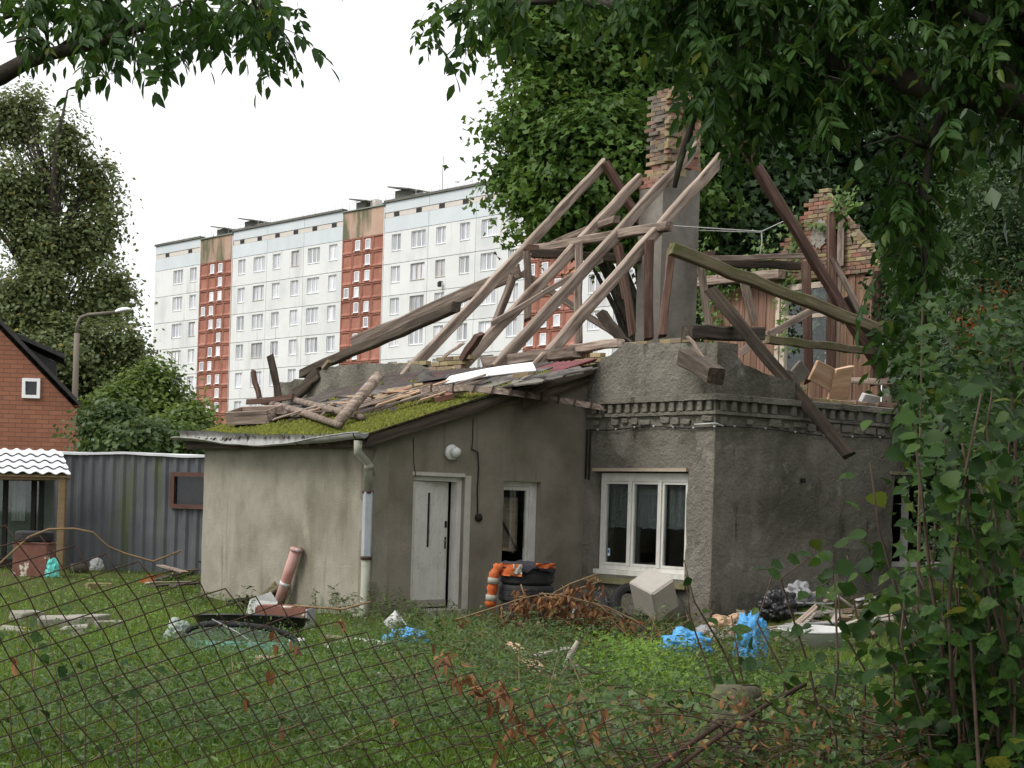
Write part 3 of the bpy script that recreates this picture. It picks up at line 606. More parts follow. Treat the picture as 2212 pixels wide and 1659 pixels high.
# porch: white metal-tile roof on posts, glazed door under it
D_P = 38.2
porch = thing('porch', 'small porch with white wavy tile roof and brown posts before the container', 'porch', (at(60, 1200, D_P).x, D_P, 0))
def pp(x, y, d=D_P): return at(x, y, d)
rt0, rt1, re0, re1 = pp(-130, 968, D_P+1.3), pp(132, 974, D_P+1.3), pp(-130, 1021), pp(152, 1027)
ncol, nrow = 10, 4
for r in range(nrow):
    for c in range(ncol):
        V = []; Fs = []; nu, nv = 7, 3
        for i in range(nu):
            for j in range(nv):
                u = (c+i/(nu-1))/ncol; v = (r+(j/(nv-1))*1.12)/nrow; v = min(v, 1.04)
                p = rt0.lerp(rt1, u).lerp(re0.lerp(re1, u), v)
                p = p+UP*(.03*math.sin(2*math.pi*(i/(nu-1))-.6)+.075-.065*(1-j/(nv-1)))
                V.append(p)
        for i in range(nu-1):
            for j in range(nv-1): Fs.append((i*nv+j, i*nv+j+1, (i+1)*nv+j+1, (i+1)*nv+j))
        b = len(V); V += [v-UP*.025 for v in V]; Fs += [tuple(b+q for q in reversed(f)) for f in Fs]
        for i in range(nu-1): Fs.append((i*nv+nv-1, b+i*nv+nv-1, b+(i+1)*nv+nv-1, (i+1)*nv+nv-1))
        meshobj('roof_tile', V, Fs, MT['whitemetal'], porch, True)
k = MB(); k.add([rt0-UP*.02, rt1-UP*.02, re1-UP*.02, re0-UP*.02, rt0-UP*.05, rt1-UP*.05, re1-UP*.05, re0-UP*.05], [(0, 3, 2, 1), (4, 5, 6, 7), (0, 1, 5, 4), (1, 2, 6, 5), (2, 3, 7, 6), (3, 0, 4, 7)]); k.build('roof_deck', MT['post'], porch)
beam('beam', pp(-130, 1028, D_P+.12), pp(150, 1031, D_P+.12), .12, .14, MT['post'], porch, seed=2, warp=.003)
for x in (134, -95): q = pp(x, 1100, D_P+.12); beam('post', Vector((q.x, q.y, -.05)), Vector((q.x, q.y, pp(x, 1034, D_P+.12).z)), .16, .16, MT['post'], porch, seed=x, warp=.003)
g0, g1 = pp(-90, 1240, D_P+.9), pp(96, 1030, D_P+.9); gx0, gx1, gzt = g0.x, g1.x, g1.z; yg = D_P+.9
k = MB()
for x, w_ in ((gx0+.05, .1), (gx1-.05, .1), (gx1-.85, .1), (gx1-.22, .1)): k.box(Matrix.Translation((x, yg, gzt/2)), w_, .1, gzt)
k.box(Matrix.Translation(((gx0+gx1)/2, yg, gzt-.05)), gx1-gx0, .09, .1).box(Matrix.Translation(((gx0+gx1)/2, yg, .1)), gx1-gx0, .09, .2)
gd = k.build('glass_door', MT['dark'], porch); cbox('pane', Matrix.Translation(((gx0+gx1)/2, yg, gzt/2)), (gx1-gx0-.1, .012, gzt-.2), MT['glass'], gd)
cbox('back_wall', Matrix.Translation(((gx0+gx1)/2-.4, yg+.5, gzt/2)), (gx1-gx0+1, .04, gzt), surf('sage', [(.12, .14, .12), (.17, .19, .165)], rough=.9), porch)
k = MB(); cxa, cxb = pp(25, 1100, yg+.2).x, pp(55, 1100, yg+.2).x; V = []
for i in range(13):
    for z in (pp(40, 1034, yg+.2).z, pp(40, 1125, yg+.2).z): V.append((cxa+(cxb-cxa)*i/12, yg+.2+.03*math.sin(i*1.9), z))
cu = meshobj('door_curtain', V, [(2*i, 2*i+2, 2*i+3, 2*i+1) for i in range(12)], MT['whitepl'])
setp(cu, 'white curtain behind the porch glass door', 'curtain')
# ------------------------------------------------------------------ the ruined house
KT, HWID, TEND = -3.0, 8.5, 10.2                               # near corner, width, far end
house = thing('ruined_house', 'roofless grey stucco house with bare rafters, brick chimney and broken wall tops', 'house', hp(2, 4, 0))
def hframe(t, w, z, along='L', face=-1):
    """frame on a wall: local x along the wall, local z up. L-walls face -w, R-walls face -t"""
    return frame(hp(t, w, z), -EL3 if along == 'L' else ER3, ez=UP)
def pl(px):                                                     # polyline to function
    px = sorted(px)
    def f(s):
        if s <= px[0][0]: return px[0][1]
        for (a, b), (c, d) in zip(px[:-1], px[1:]):
            if s <= c: return b+(d-b)*(s-a)/max(1e-6, c-a)
        return px[-1][1]
    return f
rag = lambda s, a=.05, k=3.: a*mnoise.noise(Vector((s*k, 1.7, 0)))+a*.7*mnoise.noise(Vector((s*k*3.3, 4.1, 0)))
def tz(x, y): p = onW(x, y, 0); return tw(p)[0], p.z
def wz(x, y): p = onT(x, y, KT); return tw(p)[1], p.z
# window opening in the eave wall (big three-light window) and in the dark wall
bwl, bwr = onW(1284, 1130, 0), onW(1482, 1130, 0); bt0, bt1 = tw(bwr)[0], tw(bwl)[0]
bz0, bz1 = onW(1380, 1246, 0).z, onW(1380, 1019, 0).z
rwl, rwr = onT(1928, 1130, KT), onT(2105, 1130, KT); rw0, rw1 = tw(rwl)[1], tw(rwr)[1]; rz0, rz1 = onT(2000, 1225, KT).z, onT(2000, 1030, KT).z
print('WIN', bt0, bt1, bz0, bz1, rw0, rw1, rz0, rz1)
topL = pl([tz(1538, 742), tz(1480, 738), tz(1420, 741), tz(1360, 738), tz(1340, 746), tz(1318, 768), tz(1280, 790)]+[tz(1250, 792), tz(1120, 795), tz(1010, 800), tz(925, 800), tz(900, 788), tz(800, 786), tz(700, 792), tz(660, 820)])
topR = pl([wz(1540, 742), wz(1578, 744), wz(1607, 790), wz(1663, 812), wz(1730, 830), (wz(1742, 850)[0], 3.46), (8.5, 3.42)])
# eave wall: origin at the near corner, running away; wall s = t-KT
wallgrid('eave_wall', hp(KT, 0, -.1), EL3, -ER3, [0, bt0-KT, bt1-KT, TEND-KT], [0, bz0+.1, bz1+.1, 3.58, 4.7], lambda s, z: bt0-KT < s < bt1-KT and bz0+.1 < z < bz1+.1,
         lambda s: topL(s+KT)+.1+rag(s), .42, MT['stucco_rough'], house, .022, 3.)
wallgrid('gable_wall', hp(KT, .0, -.1)+EL3*.0, ER3, -EL3, [.001, rw0, rw1, HWID], [0, rz0+.1, rz1+.1, 3.56, 4.7], lambda s, z: rw0 < s < rw1 and rz0+.1 < z < rz1+.1,
         lambda s: topR(s)+.1+rag(s+9), .42, MT['stucco_rough'], house, .024, 3.)
k = MB(); k.box(frame(hp((KT+TEND)/2, HWID-.2, 1.7), EL3, ez=UP), TEND-KT, .4, 3.5).box(frame(hp(TEND-.2, HWID/2, 1.7), ER3, ez=UP), HWID-.8, .4, 3.5); k.build('rear_wall', MT['stucco'], house)
k = MB(); k.box(frame(hp((KT+TEND)/2, HWID/2, 3.1), EL3, ez=UP), TEND-KT-.86, HWID-.86, .2); k.build('attic_floor', MT['wood_dark'], house)
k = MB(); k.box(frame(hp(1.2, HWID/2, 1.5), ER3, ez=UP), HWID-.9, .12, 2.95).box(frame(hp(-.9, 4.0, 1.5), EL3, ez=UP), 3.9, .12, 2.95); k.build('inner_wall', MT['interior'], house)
# cornice: two ledges, a row of dentils and a broken lower row
def ledge(nm, z, h, proj, w1=HWID, seed=0):
    V = []; Fs = []; pts = []
    n1, n2 = 26, 60
    for i in range(n1): pts.append((KT-proj+(3.0+proj-.05)*(1-i/(n1-1)), -proj, 'L'))
    for i in range(1, n2): pts.append((KT-proj, -proj+(w1+proj)*i/(n2-1), 'R'))
    for i, (t, w, s) in enumerate(pts):
        nn = -ER3 if s == 'L' else -EL3
        o = .012*mnoise.noise(Vector((i*.7, seed, 0))); oz = .012*mnoise.noise(Vector((i*.6, seed, 5)))
        c = hp(t, w, 0)+nn*o
        inn = (ER3 if s == 'L' else EL3)*(proj+.03)
        if i == n1-1: inn = ER3*(proj+.03)+EL3*(proj+.03)
        for p, zz in ((c, z+oz), (c, z+h+oz), (c+inn, z+h+.02), (c+inn, z)): V.append(p+UP*zz)
    n = len(pts)
    for i in range(n-1):
        for k_ in range(4): Fs.append((i*4+k_, (i+1)*4+k_, (i+1)*4+(k_+1) % 4, i*4+(k_+1) % 4))
    Fs += [(0, 1, 2, 3), (n*4-1, n*4-2, n*4-3, n*4-4)]
    meshobj(nm, V, Fs, MT['stucco_rough'], house)
ledge('cornice_ledge', 3.395, .085, .085, seed=1); ledge('cornice_ledge', 3.185, .045, .05, seed=2)
dm = boxmesh(.105, .06, .15, .012, .008, 3); dm.materials.append(MT['stucco_rough'])
dr = random.Random(11)
for i in range(14):
    t = KT+.10+i*.205
    if t < -.15: link('dentil', dm, None, house, frame(hp(t, -.028, 3.315), EL3, ez=UP) @ Matrix.Rotation(dr.uniform(-.05, .05), 4, 'Y'))
for i in range(38):
    w = .12+i*.215
    if dr.random() < .08: continue
    link('dentil', dm, None, house, frame(hp(KT-.028, w, 3.315), ER3, ez=UP) @ Matrix.Rotation(dr.uniform(-.05, .05), 4, 'Y'))
for i in range(42):
    if dr.random() < .3: continue
    L_ = dr.uniform(.12, .28); h_ = dr.uniform(.07, .12)
    if i < 12: M_ = frame(hp(KT+.15+i*.235, -.012, 3.10+dr.uniform(-.02, .02)), EL3, ez=UP)
    else: M_ = frame(hp(KT-.012, .15+(i-12)*.27, 3.10+dr.uniform(-.02, .02)), ER3, ez=UP)
    cbox('cornice_block', M_ @ Matrix.Rotation(dr.uniform(-.08, .08), 4, 'Y'), (round(L_, 2), .05, round(h_, 2)), MT['stucco_rough'], house, .012, .012, i % 5)
# brick courses showing at broken tops
BR = (.253, .12, .073)
brm = [boxmesh(*BR, .006, .006, i).copy() for i in range(4)]
def brick(nm, M, mat, parent, i=0):
    key = (mat.name, i % 4)
    if key not in _bk:
        me = brm[i % 4].copy(); me.materials.clear(); me.materials.append(mat); _bk[key] = me
    return link(nm, _bk[key], None, parent, M)
_bk = {}
R3 = random.Random(21)
def jitter(M, a=.02): return M @ Matrix.Rotation(R3.uniform(-a, a)*2, 4, 'Z') @ Matrix.Rotation(R3.uniform(-a, a), 4, 'X')
def brick_run(t0, t1, z0, rows, w=.06, mat='brick_yellow', keep=.92):
    for r in range(rows):
        t = t0+(.13 if r % 2 else 0)+R3.uniform(-.02, .02)
        while t < t1-.1*r*R3.random():
            if R3.random() < keep: brick('brick', jitter(frame(hp(t, w+R3.uniform(-.012, .012), z0+r*.082), EL3, ez=UP)), MT[mat] if R3.random() < .8 else MT['brick'], house, R3.randrange(4))
            t += .262
t_a, z_a = tz(1005, 800); t_b, _ = tz(925, 800); brick_run(t_a, t_b+.1, topL((t_a+t_b)/2)-.12, 5)
brick_run(tz(1315, 765)[0], tz(1240, 790)[0], 3.96, 4, .1)
brick_run(tz(905, 790)[0], tz(790, 790)[0], topL(tz(850, 790)[0])-.01, 1, .12, 'brick_yellow', .8)
brick_run(tz(1520, 740)[0], tz(1345, 740)[0], topL(-1.5)+.02, 1, .2, 'brick_yellow', .6)
for i in range(26):                                             # loose bricks left on the gable wall top
    w = R3.uniform(2.2, 8.3); brick('brick', frame(hp(KT+.2+R3.uniform(-.12, .1), w, topR(w)+.06+R3.uniform(0, .05)), ER3, ez=UP) @ Matrix.Rotation(R3.uniform(-.7, .7), 4, 'Z') @ Matrix.Rotation(R3.uniform(-.25, .25), 4, 'Y'), MT['brick'], house, i)
for i in range(14):
    w = R3.uniform(1.6, 3.2); brick('brick', frame(hp(KT+.1, w, topR(w)+.06), ER3, ez=UP) @ Matrix.Rotation(R3.uniform(-.2, .2), 4, 'Z'), MT['brick_yellow'], house, i)
# ------------------------------------------------------------------ windows of the house
def window3(nm, t0, t1, z0, z1, w, lights, parent):
    """white casement set into the eave wall; local x along -EL (left to right as seen)"""
    W_, H_ = t1-t0, z1-z0; M0 = frame(hp(t1, w, z0), -EL3, ez=UP)
    def b(k, x0, x1, a, c, y0=0, y1=.1): V, Fs = boxgeo(x0, x1, y0, y1, a, c); k.add([M0 @ Vector(v) for v in V], Fs)
    k = MB(); e = .07
    b(k, 0, W_, 0, e); b(k, 0, W_, H_-.13, H_); b(k, 0, e, e, H_-.13); b(k, W_-e, W_, e, H_-.13)
    fr_ = k.build(nm, MT['whitepaint'], parent)
    x = e
    ws = [(W_-2*e)*f for f in lights]
    for q, wd in enumerate(ws):
        if q: 
            k = MB(); b(k, x-.03, x+.03, e, H_-.13, -.012, .09); k.build('mullion', MT['whitepaint'], fr_)
        k = MB(); f = .042; g = .034 if q else .004; xa, xb = x+g, x+wd-(.034 if q < len(ws)-1 else .004)
        b(k, xa, xb, e+.004, e+f, .012, .07); b(k, xa, xb, H_-.13-f, H_-.134, .012, .07); b(k, xa, xa+f, e+f, H_-.13-f, .012, .07); b(k, xb-f, xb, e+f, H_-.13-f, .012, .07)
        sh = k.build('sash', MT['whitepaint'], fr_)
        k = MB(); b(k, xa+f-.005, xb-f+.005, e+f-.005, H_-.13-f+.005, .035, .041); k.build('pane', MT['glass'], fr_)
        x += wd
    k = MB(); b(k, -.03, W_+.03, -.075, -.003, -.10, .12); k.build('sill', MT['whitepaint'], fr_)
    return M0, W_, H_
Mw, Ww, Hw = window3('window', bt0+.03, bt1-.03, bz0+.08, bz1-.02, .10, (.33, .36, .31), house)
k = MB(); k.box(frame(hp((bt0+bt1)/2, -.035, bz0-.09), EL3, ez=UP), bt1-bt0+.25, .16, .09); k.build('window_ledge', surf('mossledge', [(.12, .12, .05), (.2, .18, .11)], scale=7, rough=.95, bump=.01), house)
k = MB(); k.box(frame(hp((bt0+bt1)/2+.02, -.012, bz1+.03), EL3, ez=UP), bt1-bt0+.05, .06, .05); k.build('lintel_edge', surf('lintel', [(.33, .27, .21), (.44, .36, .28)], scale=12, rough=.95, bump=.01), house)
# lace curtain
m_l, nt, out = newmat('lace'); L = nt.links.new
d_ = N(nt, 'ShaderNodeBsdfDiffuse'); d_.inputs['Color'].default_value = (.72, .72, .7, 1); t_ = N(nt, 'ShaderNodeBsdfTransparent'); mx = N(nt, 'ShaderNodeMixShader')
tc = N(nt, 'ShaderNodeTexCoord'); v_ = N(nt, 'ShaderNodeTexVoronoi'); v_.inputs['Scale'].default_value = 26; L(tc.outputs['Object'], v_.inputs['Vector'])
mr = N(nt, 'ShaderNodeMapRange'); L(v_.outputs['Distance'], mr.inputs['Value']); mr.inputs['From Max'].default_value = .6; mr.inputs['To Min'].default_value = .34; mr.inputs['To Max'].default_value = .14
L(mr.outputs[0], mx.inputs[0]); L(d_.outputs[0], mx.inputs[2]); L(t_.outputs[0], mx.inputs[1]); L(mx.outputs[0], out.inputs['Surface']); MT['lace'] = m_l
V = []; n = 60
for i in range(n+1):
    for j in range(5):
        zl = Hw*(.44+.008*math.sin(i*.9)); z = Hw-.06-(Hw-.06-zl)*j/4
        V.append(Mw @ Vector((Ww*i/n,   .13+.02*math.sin(i*1.1)+.01*math.sin(i*2.3), z)))
o = meshobj('lace_curtain', V, [(i*5+j, (i+1)*5+j, (i+1)*5+j+1, i*5+j+1) for i in range(n) for j in range(4)], m_l); setp(o, 'white lace half curtain hanging inside the big three-light window', 'curtain')
o = cbox('sticker', Mw @ Matrix.Translation((.195, .03, .27)), (.05, .004, .12), surf('sticker', [(.5, .55, .62), (.65, .7, .75)], scale=40, rough=.4), house)
cbox('sticker_badge', Mw @ Matrix.Translation((.195, .026, .285)), (.034, .004, .05), surf('badge', [(.03, .12, .3), (.05, .18, .4)], scale=40, rough=.4), house)
# dark window of the gable wall, frame half gone
k = MB(); Mr = frame(hp(KT+.12, rw0, rz0), ER3, ez=UP); Wr, Hr = rw1-rw0, rz1-rz0
def bb(k, M, x0, x1, y0, y1, a, c): V, Fs = boxgeo(x0, x1, y0, y1, a, c); k.add([M @ Vector(v) for v in V], Fs)
bb(k, Mr, 0, Wr, 0, .1, Hr-.1, Hr); bb(k, Mr, Wr-.1, Wr, 0, .1, .08, Hr-.1); bb(k, Mr, 0, Wr, 0, .1, 0, .08); bb(k, Mr, Wr*.22, Wr*.22+.07, 0, .1, .08, Hr-.1)
gw = k.build('window', MT['whitepaint'], house); k = MB(); bb(k, Mr, Wr-.42, Wr-.34, .01, .07, .08, Hr-.1); k.build('sash', MT['whitepaint'], gw)
k = MB(); bb(k, frame(hp(KT, rw0, rz0), ER3, ez=UP), -.1, Wr+.1, -.03, .03, Hr+.01, Hr+.06); k.build('lintel_edge', bpy.data.materials['lintel'], house)
# thin cable along the walls with white clips
zc = 3.0; P = [hp(t, -.035, zc+.02*math.sin(t*3)) for t in np.linspace(-.12, KT-.02, 14)]+[hp(KT-.045, w, zc+.02*math.sin(w*2)-.004*w) for w in np.linspace(.02, 7.5, 24)]
cb = tube('wall_cable', P, .010, MT['cable'], house, 5)
for q in P[1::2]: cbox('clip', Matrix.Translation(q+UP*.008)@Matrix.Rotation(.5, 4, 'Z'), (.025, .03, .025), MT['whitepl'], cb)
tube('wall_cable', [hp(-.06, -.03, 3.0), hp(-.07, -.035, 2.9), hp(-.06, -.03, 2.2)], .013, MT['cable'], house, 5)
tube('wall_cable', [hp(-.15, -.03, 3.0), hp(-.15, -.035, 2.9), hp(-.14, -.03, 2.18)], .013, MT['cable'], house, 5)
p = onT(1735, 1038, KT-.03); cbox('wall_hole', frame(p, ER3, ez=UP), (.09, .05, .07), MT['dark'], house, .01)
q0, q1 = onT(1508, 920, KT-.06), onT(1562, 920, KT-.06)
pst = onW(1500, 917, -.05); tube('white_conduit', [pst, hp(KT-.06, -.06, pst.z+.01), q1], .012, MT['whitepl'], house, 6)
# ------------------------------------------------------------------ chimney
ch_t0 = 3.01; ce = onT(1424, 700, ch_t0); cw0 = tw(ce)[1]
cwid, clen = .95, .68                                          # across the house; along the house
print('CHIM', cw0, hp(ch_t0, cw0, 0))
zpl = onT(1424, 392, ch_t0).z; ztop = onT(1450, 195, ch_t0).z
rch = lambda s: rag(s, .05, 4)
zl = zpl
V = []; k = MB()
def chim_corner(a, b, z): return hp(ch_t0+a, cw0+b, z)
segs = []
nb = 10
ring = []
for (a, b) in [(0, cwid*i/nb) for i in range(nb)]+[(clen*i/nb, cwid) for i in range(nb)]+[(clen, cwid*(1-i/nb)) for i in range(nb)]+[(clen*(1-i/nb), 0) for i in range(nb)]: ring.append((a, b))
zs = [3.2, 5, 6.5, 7.4]
for z in zs:
    for (a, b) in ring: V.append(chim_corner(a, b, z))
for (a, b) in ring:                                            # plaster breaks off in a slant: higher to the right
    V.append(chim_corner(a, b, zpl-.05+.55*b/cwid*(1-a/clen)+rag(a*3+b*5, .05, 2)))
V.append(chim_corner(clen/2, cwid/2, zpl)); n = len(ring); Fs = []
for i in range(len(zs)):
    for k_ in range(n): k2 = (k_+1) % n; Fs.append((i*n+k_, i*n+k2, (i+1)*n+k2, (i+1)*n+k_))
Fs += [(len(zs)*n+k_, len(zs)*n+(k_+1) % n, len(V)-1) for k_ in range(n)]
chim = meshobj('chimney', V, Fs, MT['plaster'], house)
core = MB(); mid = chim_corner(.40, .53, 0)
core.box(frame(chim_corner((.016+clen-.03)/2, (.30+cwid-.013)/2, (zpl-.3+8.5)/2), EL3, ez=UP), clen-.046, cwid-.313, 8.5-zpl+.3)
core.box(frame(chim_corner((.013+clen-.075)/2, (.174+cwid-.012)/2, (8.4+ztop-.12)/2), EL3, ez=UP), clen-.088, cwid-.186, ztop-.12-8.4)
core.build('chimney_core', MT['mortar'], chim)
z = zpl-.02; c = 0
while z < ztop:
    u = (z-zpl)/(ztop-zpl); upper = z > 8.38
    b0 = .02 if not upper else .16; a1 = clen-.02 if not upper else clen-.06
    if not upper: b0 = max(.0, .30*(u/.25)-.06)
    mats = lambda fc: MT[R3.choice(['brick_grey', 'brick', 'brick_grey', 'brick']) if (fc == 'L' and upper) else R3.choice(['brick', 'brick_yellow', 'brick_red', 'brick'])]
    b = b0+(.125 if c % 2 else .06)                            # front face (towards the gable)
    while b < cwid-.05:
        stick = -.05 if R3.random() < .16 else R3.uniform(-.008, .008)
        if not (z > ztop-.18 and R3.random() < .5) and (upper or b > .30-.0*u or True):
            zfl = zpl+.55*b/cwid
            if z > zfl-.12: brick('brick', jitter(frame(chim_corner(.06+stick, b, z), ER3, ez=UP)), MT['brick_red'] if (b > .5 and R3.random() < .7) else mats('R'), chim, R3.randrange(4))
        b += .262
    a = .19 if c % 2 else .06
    while a < a1:                                              # left face
        stick = -.06 if R3.random() < .12 else R3.uniform(-.01, .01)
        brick('brick', jitter(frame(chim_corner(a, b0+.06+stick, z), EL3, ez=UP)), MT['brick_red'] if z < zpl+.12 else mats('L'), chim, R3.randrange(4))
        a += .262
    if upper and c % 3 == 0: brick('brick', jitter(frame(chim_corner(.02, b0+.02, z), ER3, ez=UP)), MT['brick_yellow'], chim, c)
    z += .079; c += 1
for i in range(9): brick('brick', frame(chim_corner(R3.uniform(.1, .5), R3.uniform(.3, .85), ztop+.03+.07*(i % 2)), ER3, ez=UP) @ Matrix.Rotation(R3.uniform(-.4, .4), 4, 'Z'), MT['brick'], chim, i)
# ------------------------------------------------------------------ cross gable at the back: boards, window, brick peak
GW = 8.35
def gt(x, y): p = onW(x, y, GW); return tw(p)[0], p.z
tl, tr = gt(1525, 700)[0], gt(1905, 700)[0]
awl, awr = gt(1690, 700)[0], gt(1803, 700)[0]; az0, az1 = gt(1745, 812)[1], gt(1745, 612)[1]
zb1 = gt(1760, 600)[1]
t = tr; i = 0
while t < tl:
    w_ = R3.uniform(.17, .25); tc_ = t+w_/2; za, zb_ = 3.3, zb1-R3.uniform(0, .12)
    if awr < tc_ < awl: za, zb_, two = 3.3, az0-.02, True
    cbox('board', frame(hp(tc_, GW+.02+R3.uniform(-.012, .012), (za+zb_)/2), -EL3, ez=UP), (round(w_-.012, 3), .03, round(zb_-za, 2)), MT['board'], house)
    t += w_; i += 1
tp, zp = gt(1778, 398); tlb, trb = gt(1640, 590)[0], gt(1918, 600)[0]
z = zb1+.02; r = 0
cb_ = MB(); cb_.add([hp(tlb-.1, GW+.25, zb1), hp(trb+.1, GW+.25, zb1), hp(tp, GW+.25, zp-.15), hp(tlb-.1, GW-.036, zb1), hp(trb+.1, GW-.036, zb1), hp(tp, GW-.036, zp-.15)], [(0, 1, 2), (5, 4, 3), (0, 3, 4, 1), (1, 4, 5, 2), (2, 5, 3, 0)])
gab = cb_.build('brick_gable', MT['mortar'], house)
def half(tt):
    return zb1+(zp-zb1)*((tlb-tt)/(tlb-tp) if tt > tp else (tt-trb)/(tp-trb))
while z < zp:
    t = trb+(.13 if r % 2 else 0)
    while t < tlb:
        if z < half(t)-.02 and R3.random() > .03: brick('brick', jitter(frame(hp(t, GW+R3.uniform(-.012, .012), z), EL3, ez=UP)), MT[R3.choice(['brick_red', 'brick_red', 'brick', 'brick_yellow'] if z > zb1+.9 else ['brick', 'brick_yellow', 'brick', 'brick_red'])], gab, R3.randrange(4))
        t += .262
    z += .082; r += 1
k = MB(); pc_ = onW(1770, 505, GW-.08); blob = []
for i in range(60):
    th = i*2.39996; rr = .2*math.sqrt(i/60); k.box(frame(pc_-EL3*rr*math.cos(th)+UP*rr*1.3*math.sin(th)+ER3*R3.uniform(-.0, .03), EL3, ez=UP) @ Matrix.Rotation(R3.uniform(0, 3), 4, 'Y'), .09, .05, .09)
k.build('plaster_patch', MT['concrete'], gab)
for i in range(9): brick('brick', frame(hp(trb-.02+R3.uniform(-.08, .08), GW+.05, 3.6+i*.35), ER3, ez=UP) @ Matrix.Rotation(R3.uniform(-.5, .5), 4, 'Z'), MT['brick'], gab, i)
k = MB(); k.box(frame(hp(trb-.1, GW+.1, 4.7), ER3, ez=UP), .3, .25, 3.2); k.build('wall_stub', MT['stucco'], house)
Ma = frame(hp(awl, GW-.06, az0), -EL3, ez=UP); Wa, Ha = awl-awr, az1-az0
k = MB()
for x0, x1, a, c in ((0, Wa, Ha-.12, Ha), (0, Wa, 0, .07), (0, .13, .07, Ha-.12), (Wa-.13, Wa, .07, Ha-.12), (.13, Wa-.13, Ha*.62, Ha*.62+.08), (Wa*.47, Wa*.47+.1, .07, Ha*.62)): bb(k, Ma, x0, x1, 0, .1, a, c)
aw = k.build('attic_window', MT['cream'], house); k = MB(); bb(k, Ma, .1, Wa-.1, .05, .056, .05, Ha-.1); k.build('pane', MT['glass'], aw)
for x in (-.14, Wa+.03): k = MB(); bb(k, Ma, x, x+.11, -.01, .06, -.15, Ha+.05); k.build('window_board', MT['cream'], house)
# ------------------------------------------------------------------ standing timbers of the roof
def rafter(nm, a, b, mat='wood', w=.13, h=.17, seed=0, bow=0., roll=0.): return beam(nm, a, b, w, h, MT[mat], house, seed=seed, bow=bow, roll=roll)
rafter('rafter', onT(866, 822, 5.23), onT(1308, 350, 5.23), seed=1, h=.18)
rafter('rafter', onT(1306, 350, 5.1), onT(1385, 480, 5.1), 'wood_red', seed=2)
rafter('rafter', onT(983, 806, 3.75), onT(1384, 384, 3.75), seed=3, h=.19)
rafter('rafter', onT(1060, 700, 3.6), onT(1300, 560, 3.4), seed=33, w=.06, h=.1)
rafter('rafter', onT(1068, 796, 2.44), onT(1506, 314, 2.44), seed=4, h=.18)
rafter('rafter', onT(1152, 800, 1.336), onT(1577, 320, 1.336), seed=5, h=.19)
rafter('rafter', onT(1603, 308, .8), onT(1912, 818, .8), 'wood_red', seed=6, h=.2)
rafter('purlin', onT(1148, 540, 5.1), onT(1446, 488, 1.0), seed=7, w=.15, h=.16)
rafter('purlin', onT(1195, 528, 5.0), onT(1332, 474, 3.2), seed=8, w=.12, h=.12)
rafter('tie_beam', onT(1140, 535, 4.9), onT(1360, 563, 3.9), 'wood_red', seed=9, w=.13, h=.13)
rafter('tie_beam', at(1150, 548, 33.0), at(1875, 582, 36.1), 'wood_dark', seed=10, w=.14, h=.16)
rafter('tie_beam', at(1500, 560, 33.6), at(1752, 553, 35.6), seed=11, w=.10, h=.10)
rafter('plank', at(1440, 556, 33.9), at(1545, 548, 34.9), 'wood_red', seed=12, w=.08, h=.12)
rafter('purlin', onW(1690, 592, 8.1), onW(1500, 612, 8.1), 'wood', seed=13, w=.2, h=.2)
def post(x0, y0, x1, y1, t, mat='wood', w=.14, seed=0): rafter('post', onT(x1, y1, t), onT(x0, y0, t), mat, w, w, seed)
post(1250, 530, 1250, 745, 3.3, 'wood', .15, 20); post(1139, 545, 1140, 690, 4.6, 'wood', .14, 21); post(1108, 598, 1070, 705, 5.0, 'wood', .13, 22)
post(1402, 520, 1402, 732, 1.15, 'wood_red', .16, 23); post(1336, 530, 1366, 722, 2.2, 'wood_red', .12, 24); post(1326, 500, 1350, 640, 3.9, 'wood_red', .11, 25)
post(1452, 540, 1430, 725, -.7, 'wood_red', .13, 26); post(1514, 578, 1532, 712, 1.6, 'wood', .13, 27); post(1603, 588, 1628, 700, 2.4, 'wood', .13, 28)
def postW(x0, y0, x1, y1, w, mat, th, seed): rafter('post', onW(x1, y1, w), onW(x0, y0, w), mat, th, th, seed)
postW(1742, 568, 1748, 822, 7.6, 'wood_red', .17, 29); postW(1797, 455, 1793, 825, 8.18, 'wood_red', .17, 30); postW(1818, 455, 1815, 578, 8.2, 'wood', .12, 31); postW(1893, 590, 1890, 830, 8.2, 'wood_red', .16, 32)
rafter('brace', onT(1128, 590, 4.7), onT(1362, 742, 3.4), 'wood', .11, .13, 34)
rafter('brace', onT(1650, 728, 1.5), onT(1757, 668, 1.2), 'wood', .05, .13, 35)
rafter('brace', onT(1600, 760, -.5), onT(1660, 722, -.8), 'wood', .05, .12, 36)
rafter('wall_plate', onW(1245, 760, .2), onW(1050, 782, .2), 'wood', .16, .18, 37)
rafter('wall_plate', onW(1340, 742, .25), onW(1235, 754, .25), 'wood', .14, .14, 38)
t = tz(1240, 780)[0]
while t < tz(1010, 790)[0]:
    wd = R3.uniform(.10, .16); cbox('plank', frame(hp(t, .34, 4.0), -EL3, ez=UP), (round(wd-.01, 3), .03, .62), MT['board'], house); t += wd+.01
rafter('joist', onW(1830, 822, 7.9), onW(1935, 826, 7.9), 'wood', .1, .12, 39)
cw_ = tube('clothes_wire', [onT(1440, 487, 1.2), at(1550, 494, 34.5), at(1645, 500, 35.3), at(1718, 466, 36.0)], .012, MT['whitepl'], house, 5)
tube('clothes_wire', [at(1492, 497, 34.0), at(1645, 502, 35.3)], .010, MT['whitepl'], house, 5)
tube('wire_hook', [at(1645, 502, 35.3), at(1646, 520, 35.3), at(1641, 550, 35.3), at(1655, 558, 35.3)], .012, MT['whitepl'], house, 5)
